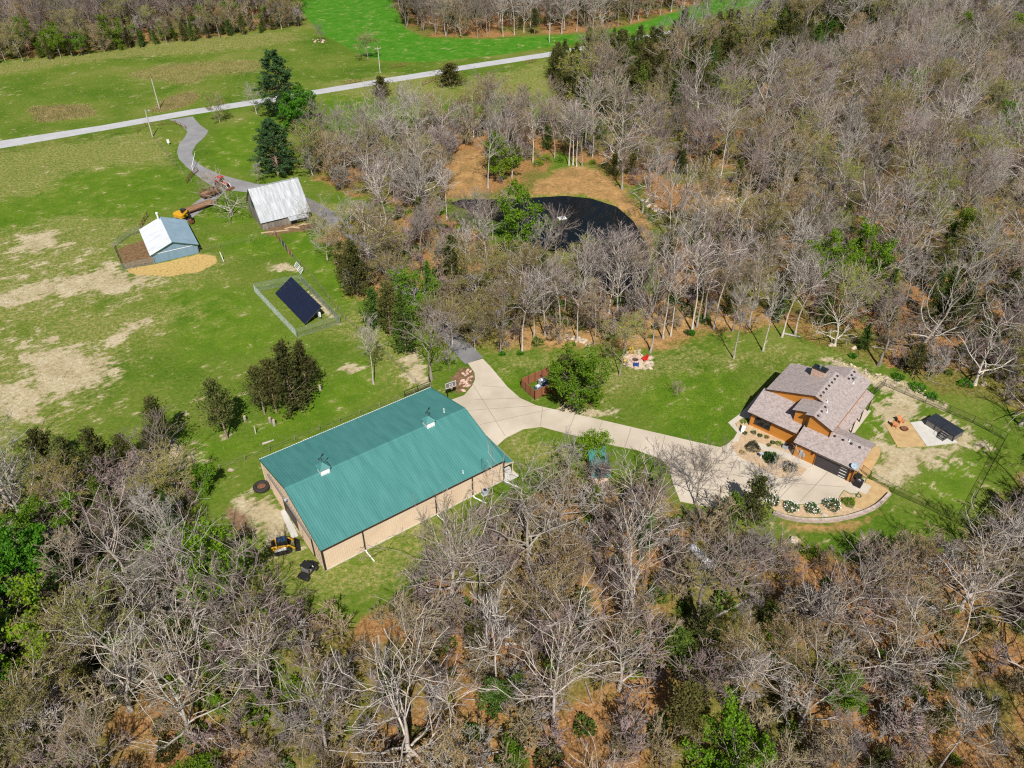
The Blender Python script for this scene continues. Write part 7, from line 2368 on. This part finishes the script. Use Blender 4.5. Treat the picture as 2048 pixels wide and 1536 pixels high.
# ------------------------------------------------------------------ curved block wall
arc = [(1546, 1028), (1566, 1036.7), (1595, 1043), (1624.5, 1045), (1654, 1044.7), (1690.4, 1039.6), (1727, 1029), (1756, 1015), (1780.5, 990)]
W2 = [Vector(p) for p in gp(arc)]
for _ in range(2):
    Q = [W2[0]]
    for a, c in zip(W2[:-1], W2[1:]):
        Q += [a * 0.75 + c * 0.25, a * 0.25 + c * 0.75]
    W2 = Q + [W2[-1]]
seg = [0.0]
for a, c in zip(W2[:-1], W2[1:]):
    seg.append(seg[-1] + (c - a).length)
rw = thing('block_wall', 'low curved pinkish stone block wall below the parking apron', 'retaining wall')
blk = MB().bbox(-0.215, 0.215, -0.15, 0.15, -0.07, 0.07).mesh('block', M['wall_block'])
cap = MB().bbox(-0.22, 0.22, -0.2, 0.2, -0.035, 0.035).mesh('cap_block', M['wall_block'])


def along(s):
    for i in range(len(seg) - 1):
        if s <= seg[i + 1]:
            f = (s - seg[i]) / (seg[i + 1] - seg[i])
            d = W2[i + 1] - W2[i]
            return W2[i] + d * f, math.atan2(d.y, d.x)
    d = W2[-1] - W2[-2]
    return W2[-1], math.atan2(d.y, d.x)


n_b = int(seg[-1] / 0.44)
for c in range(4):
    for i in range(n_b):
        q, a = along((i + (0.5 if c % 2 else 0.0)) * 0.44 + 0.2)
        jit = rr_.uniform(-0.02, 0.02)
        if c < 3:
            put('block', blk, rw, (q.x + math.sin(a) * (jit - 0.03 * c), q.y - math.cos(a) * (jit - 0.03 * c), 0.07 + c * 0.145), (0, 0, a))
        else:
            put('cap_block', cap, rw, (q.x - math.sin(a) * 0.1, q.y + math.cos(a) * 0.1, 0.475), (0, 0, a))

# ------------------------------------------------------------------ shrubs of the house beds
def shrub(px, r, h, mname, label, n=900, size=0.16, flowers=0, spiky=0.0, group=None, cat='shrub', name='shrub'):
    p = G(*px)
    st_, ch_, fl_ = bush(int(px[0] * 7 + px[1]), r, h, n, size, flowers, spiky)
    o = thing(name, label, cat, (p.x, p.y, 0.08), 0, group)
    put('stem', mesh_np('stem', st_, [M['bark_grey']]), o)
    put('crown', mesh_np('crown', ch_, [M[mname]]), o)
    if fl_:
        put('blossoms', mesh_np('blossoms', fl_, [M['blossom']]), o)


shrub((1505, 898), 1.05, 1.15, 'shrub_dark', 'round dark clipped shrub at the left of the front gravel bed', 1500, 0.14)
shrub((1540, 920), 1.05, 1.0, 'shrub_green', 'spiky green shrub in the middle of the front gravel bed', 420, 0.5, 0, 0.6)
shrub((1578, 938), 1.05, 1.0, 'shrub_dark', 'loose dark shrub at the right of the front gravel bed', 1100, 0.15)
for px, r, mt_, lb in (((1489, 868), 0.38, 'shrub_green', 'small dark green plant nearest the house corner walk'), ((1507, 867), 0.4, 'shrub_green', 'small green plant below the front window'), ((1519, 873), 0.38, 'shrub_green', 'small green plant right of the front window'), ((1533, 876), 0.36, 'bud_olive', 'small yellowish plant along the front wall'), ((1545, 887), 0.38, 'shrub_green', 'small green plant next to the walk'), ((1557, 889), 0.46, 'leaf_bright', 'bright green plant at the house inner corner'), ((1537, 892), 0.34, 'bud_olive', 'low yellowish plant beside the garden walk'), ((1483, 906), 0.42, 'straw_dry', 'dry straw coloured plant at the bed tip'), ((1486, 846), 0.5, 'leaf_bright', 'green plant in the shade at the house corner')):
    shrub(px, r, r * 0.9, mt_, lb, 260, 0.14, 0, 0.3, 'small plants in the front bed', 'plant', 'bed_plant')
for px, r, lb in (((1545, 1003), 0.95, 'leftmost white flowering bush in the curved bed'), ((1581, 1017), 1.0, 'white flowering bush second from the left in the curved bed'), ((1624, 1020), 0.95, 'white flowering bush in the middle of the curved bed'), ((1663, 1013), 1.15, 'largest white flowering bush near the round green shrub')):
    shrub(px, r, r * 0.85, 'shrub_green', lb, 1100, 0.17, 95, 0, 'white flowering bushes', 'bush', 'flowering_bush')
shrub((1697, 1008), 0.85, 0.95, 'leaf_bright', 'round bright green clipped shrub at the end of the curved bed', 1300, 0.14)
for px, r, mt_, lb in (((1004, 709), 0.6, 'leaf_vivid', 'green sprout bush at the foot of the left lawn edge tree'), ((1040, 708), 0.6, 'leaf_vivid', 'green sprout bush at the foot of the second lawn edge tree'), ((1382, 668), 0.8, 'leaf_vivid', 'green bush at the foot of the slope trees'), ((1705, 714), 0.7, 'leaf_vivid', 'bright green tuft behind the house'), ((1795, 757), 1.0, 'leaf_vivid', 'green clump left on the rocky strip behind the yard'), ((1835, 778), 1.3, 'leaf_vivid', 'large green clump on the rocky strip behind the yard'), ((1862, 795), 1.0, 'leaf_vivid', 'green clump at the right of the rocky strip'), ((1930, 770), 1.2, 'leaf_vivid', 'green bush at the foot of the big white spreading tree'), ((665, 348), 1.6, 'leaf_vivid', 'low vivid green bush on the grass left of the pond'), ((1075, 330), 1.5, 'leaf_bright', 'green bush at the top of the tan pond bank'), ((1090, 322), 1.8, 'leaf_bright', 'broad green bush behind the tan pond bank'), ((1118, 322), 1.4, 'leaf_bright', 'green bush right of the broad one behind the pond bank')):
    shrub(px, r, r * 0.7, mt_, lb, 500, 0.26, 0, 0.2, 'green bushes at the wood edges', 'bush', 'green_bush')
pl = thing('planter', 'grey blue square planter at the inner corner of the house', 'planter', G(1570, 897), HY)
MB().bbox(-0.35, 0.35, -0.35, 0.35, 0.1, 0.75).build('pot', M['ac_grey'], pl)
MB().bbox(-0.3, 0.3, -0.3, 0.3, 0.75, 0.78).build('soil', M['char'], pl)
wb = thing('garden_bench', 'white wooden bench at the corner of the front walk', 'bench', G(1486, 862), R(65))
MB().bbox(-0.7, 0.7, -0.22, 0.22, 0.42, 0.48).build('seat', M['white_paint'], wb)
MB().box((0, 0.24, 0.75), (1.4, 0.05, 0.5)).build('backrest', M['white_paint'], wb)
for x in (-0.6, 0.6):
    MB().bbox(x - 0.05, x + 0.05, -0.22, 0.26, 0.1, 0.42).build('leg', M['white_paint'], wb)
bb = thing('bird_bath', 'small white bird bath beside the spiky green shrub', 'bird bath', G(1521, 916))
MB().tube((0, 0, 0.1), (0, 0, 0.8), 0.1, 0.07, n=10).build('pedestal', M['white_paint'], bb)
MB().lathe([(0.05, 0.78), (0.3, 0.86), (0.34, 0.93), (0.28, 0.9), (0.03, 0.85)], n=16).build('basin', M['ac_grey'], bb)

# basketball hoop at the shop
bh = thing('basketball_hoop', 'basketball hoop on a black pole beside the shop apron', 'basketball hoop', G(896, 801), R(30))
MB().tube((0, 0, 0), (0, 0, 2.6), 0.08).tube((0, 0, 2.6), (0.45, -0.25, 3.0), 0.06).build('pole', M['black_metal'], bh)
bd = MB().box((0.5, -0.3, 3.2), (1.8, 0.05, 1.05)).build('backboard', M['tub_side'], bh)
mb = MB()
for z in (2.7, 3.7):
    mb.box((0.5, -0.335, z), (1.8, 0.02, 0.07))
for x in (-0.37, 1.37):
    mb.box((x, -0.335, 3.2), (0.07, 0.02, 0.94))
mb.box((0.5, -0.337, 3.33), (0.6, 0.02, 0.06)).box((0.5, -0.337, 2.93), (0.6, 0.02, 0.06)).box((0.23, -0.337, 3.13), (0.06, 0.02, 0.34)).box((0.77, -0.337, 3.13), (0.06, 0.02, 0.34))
mb.build('painted_border', M['white_paint'], bd)
mb = MB()
mb.path([(0.5 + 0.23 * math.cos(t), -0.58 + 0.23 * math.sin(t), 2.95) for t in np.linspace(0, 6.283, 15)], 0.02, 5)
mb.build('rim', M['chair_orange'], bh)
mb = MB()
for t in np.linspace(0, 6.283, 10):
    mb.tube((0.5 + 0.23 * math.cos(t), -0.58 + 0.23 * math.sin(t), 2.95), (0.5 + 0.12 * math.cos(t + 0.5), -0.58 + 0.12 * math.sin(t + 0.5), 2.55), 0.012, n=3)
mb.build('net', M['white_plastic'], bh)

# pond float, wrapped bales
pf = thing('pond_float', 'small white float box on the dark pond water', 'float', G(1124, 437, -0.35), 0.3)
MB().bbox(-0.9, 0.9, -0.6, 0.6, -0.1, 0.2).build('deck', M['white_plastic'], pf)
MB().bbox(-0.3, 0.3, -0.25, 0.25, 0.2, 0.5).build('aerator', M['ac_grey'], pf)
for i, px in enumerate(((1155, 163), (1165, 166))):
    p = G(*px)
    b = MB().lathe([(0.1, -0.75), (1.0, -0.75), (1.1, -0.6), (1.1, 0.6), (1.0, 0.75), (0.1, 0.75)] if False else [(0.05, 0), (0.95, 0), (1.1, 0.2), (1.1, 1.9), (0.9, 2.3), (0.05, 2.5)], n=14).build('silo_bag', M['white_plastic'], None, loc=(p.x, p.y, 0))
    tag(b, ('left white wrapped bale below the dark cedar grove', 'right white wrapped bale below the dark cedar grove')[i], 'bale', 'white bales')

# clumps of taller pasture grass
rg = np.random.default_rng(5)


def tufts(polys, n, size, name, label, material):
    out = []
    for poly_px in polys:
        poly = np.array(gp(poly_px))
        lo, hi = poly.min(0), poly.max(0)
        lo, hi = np.maximum(lo, [-190, 30]), np.minimum(hi, [120, 330])
        q = rg.uniform(lo, hi, (n, 2))
        m_ = poly_mask(q[:, 0], q[:, 1], [tuple(p) for p in poly], 2.0)
        out.append(q[rg.uniform(0, 1, n) < m_])
    q = np.concatenate(out)
    if len(q) == 0:
        return
    k = 3
    C = np.repeat(q, k, 0) + rg.normal(0, 0.06, (len(q) * k, 2))
    hgt = rg.uniform(*size, len(C))
    a = rg.uniform(0, 6.28, len(C))
    dx = np.stack([np.cos(a), np.sin(a)], 1) * (hgt * 0.3)[:, None]
    tip = C + rg.normal(0, 0.5, C.shape) * hgt[:, None] * 0.6
    V = np.stack([np.column_stack([C - dx, np.zeros(len(C))]), np.column_stack([C + dx, np.zeros(len(C))]), np.column_stack([tip, hgt])], 1).reshape(-1, 3)
    F = np.arange(len(C) * 3).reshape(-1, 3)
    stuff(put(name, mesh_np(name, [(V, F, 0)], [M[material]])), label)


M['tuft_green'] = mat('tuft_green', (0.075, 0.135, 0.012), (0.040, 0.090, 0.008), scale=0.3, rough=0.9, translucent=0.3)
M['tuft_straw'] = mat('tuft_straw', (0.36, 0.29, 0.13), (0.24, 0.21, 0.07), scale=0.3, rough=0.95, translucent=0.2)
PAST = [(-60, 300), (300, 270), (350, 330), (420, 380), (560, 470), (700, 640), (830, 760), (500, 910), (390, 940), (100, 900), (-100, 1000)]
FARP = [(-100, 160), (200, 125), (600, 70), (640, 100), (740, 150), (380, 215), (0, 278)]
YARD = [(990, 735), (1150, 715), (1480, 705), (1700, 720), (1490, 830), (1450, 885), (1200, 835), (1050, 790)]
tufts([PAST], 20000, (0.06, 0.15), 'grass', 'short green tufts across the open pasture', 'tuft_green')
tufts([PAST], 20000, (0.06, 0.18), 'dry_grass', 'pale dry tufts across the open pasture', 'tuft_straw')
tufts([FARP], 6000, (0.12, 0.3), 'dry_grass', 'scattered dry tufts in the far pasture', 'tuft_straw')
tufts([z_[0] for z_ in ZONES['dry'][:4]], 9000, (0.15, 0.38), 'dry_grass', 'patches of tall dry grass in the far pasture', 'tuft_straw')
tufts([YARD], 20000, (0.05, 0.12), 'grass', 'short tufts over the house lawn', 'tuft_green')
tufts([BOTTOM_WOOD, CENTER_WOOD], 26000, (0.08, 0.22), 'dry_leaves', 'dry leaves and stalks on the wood floor', 'straw_dry')
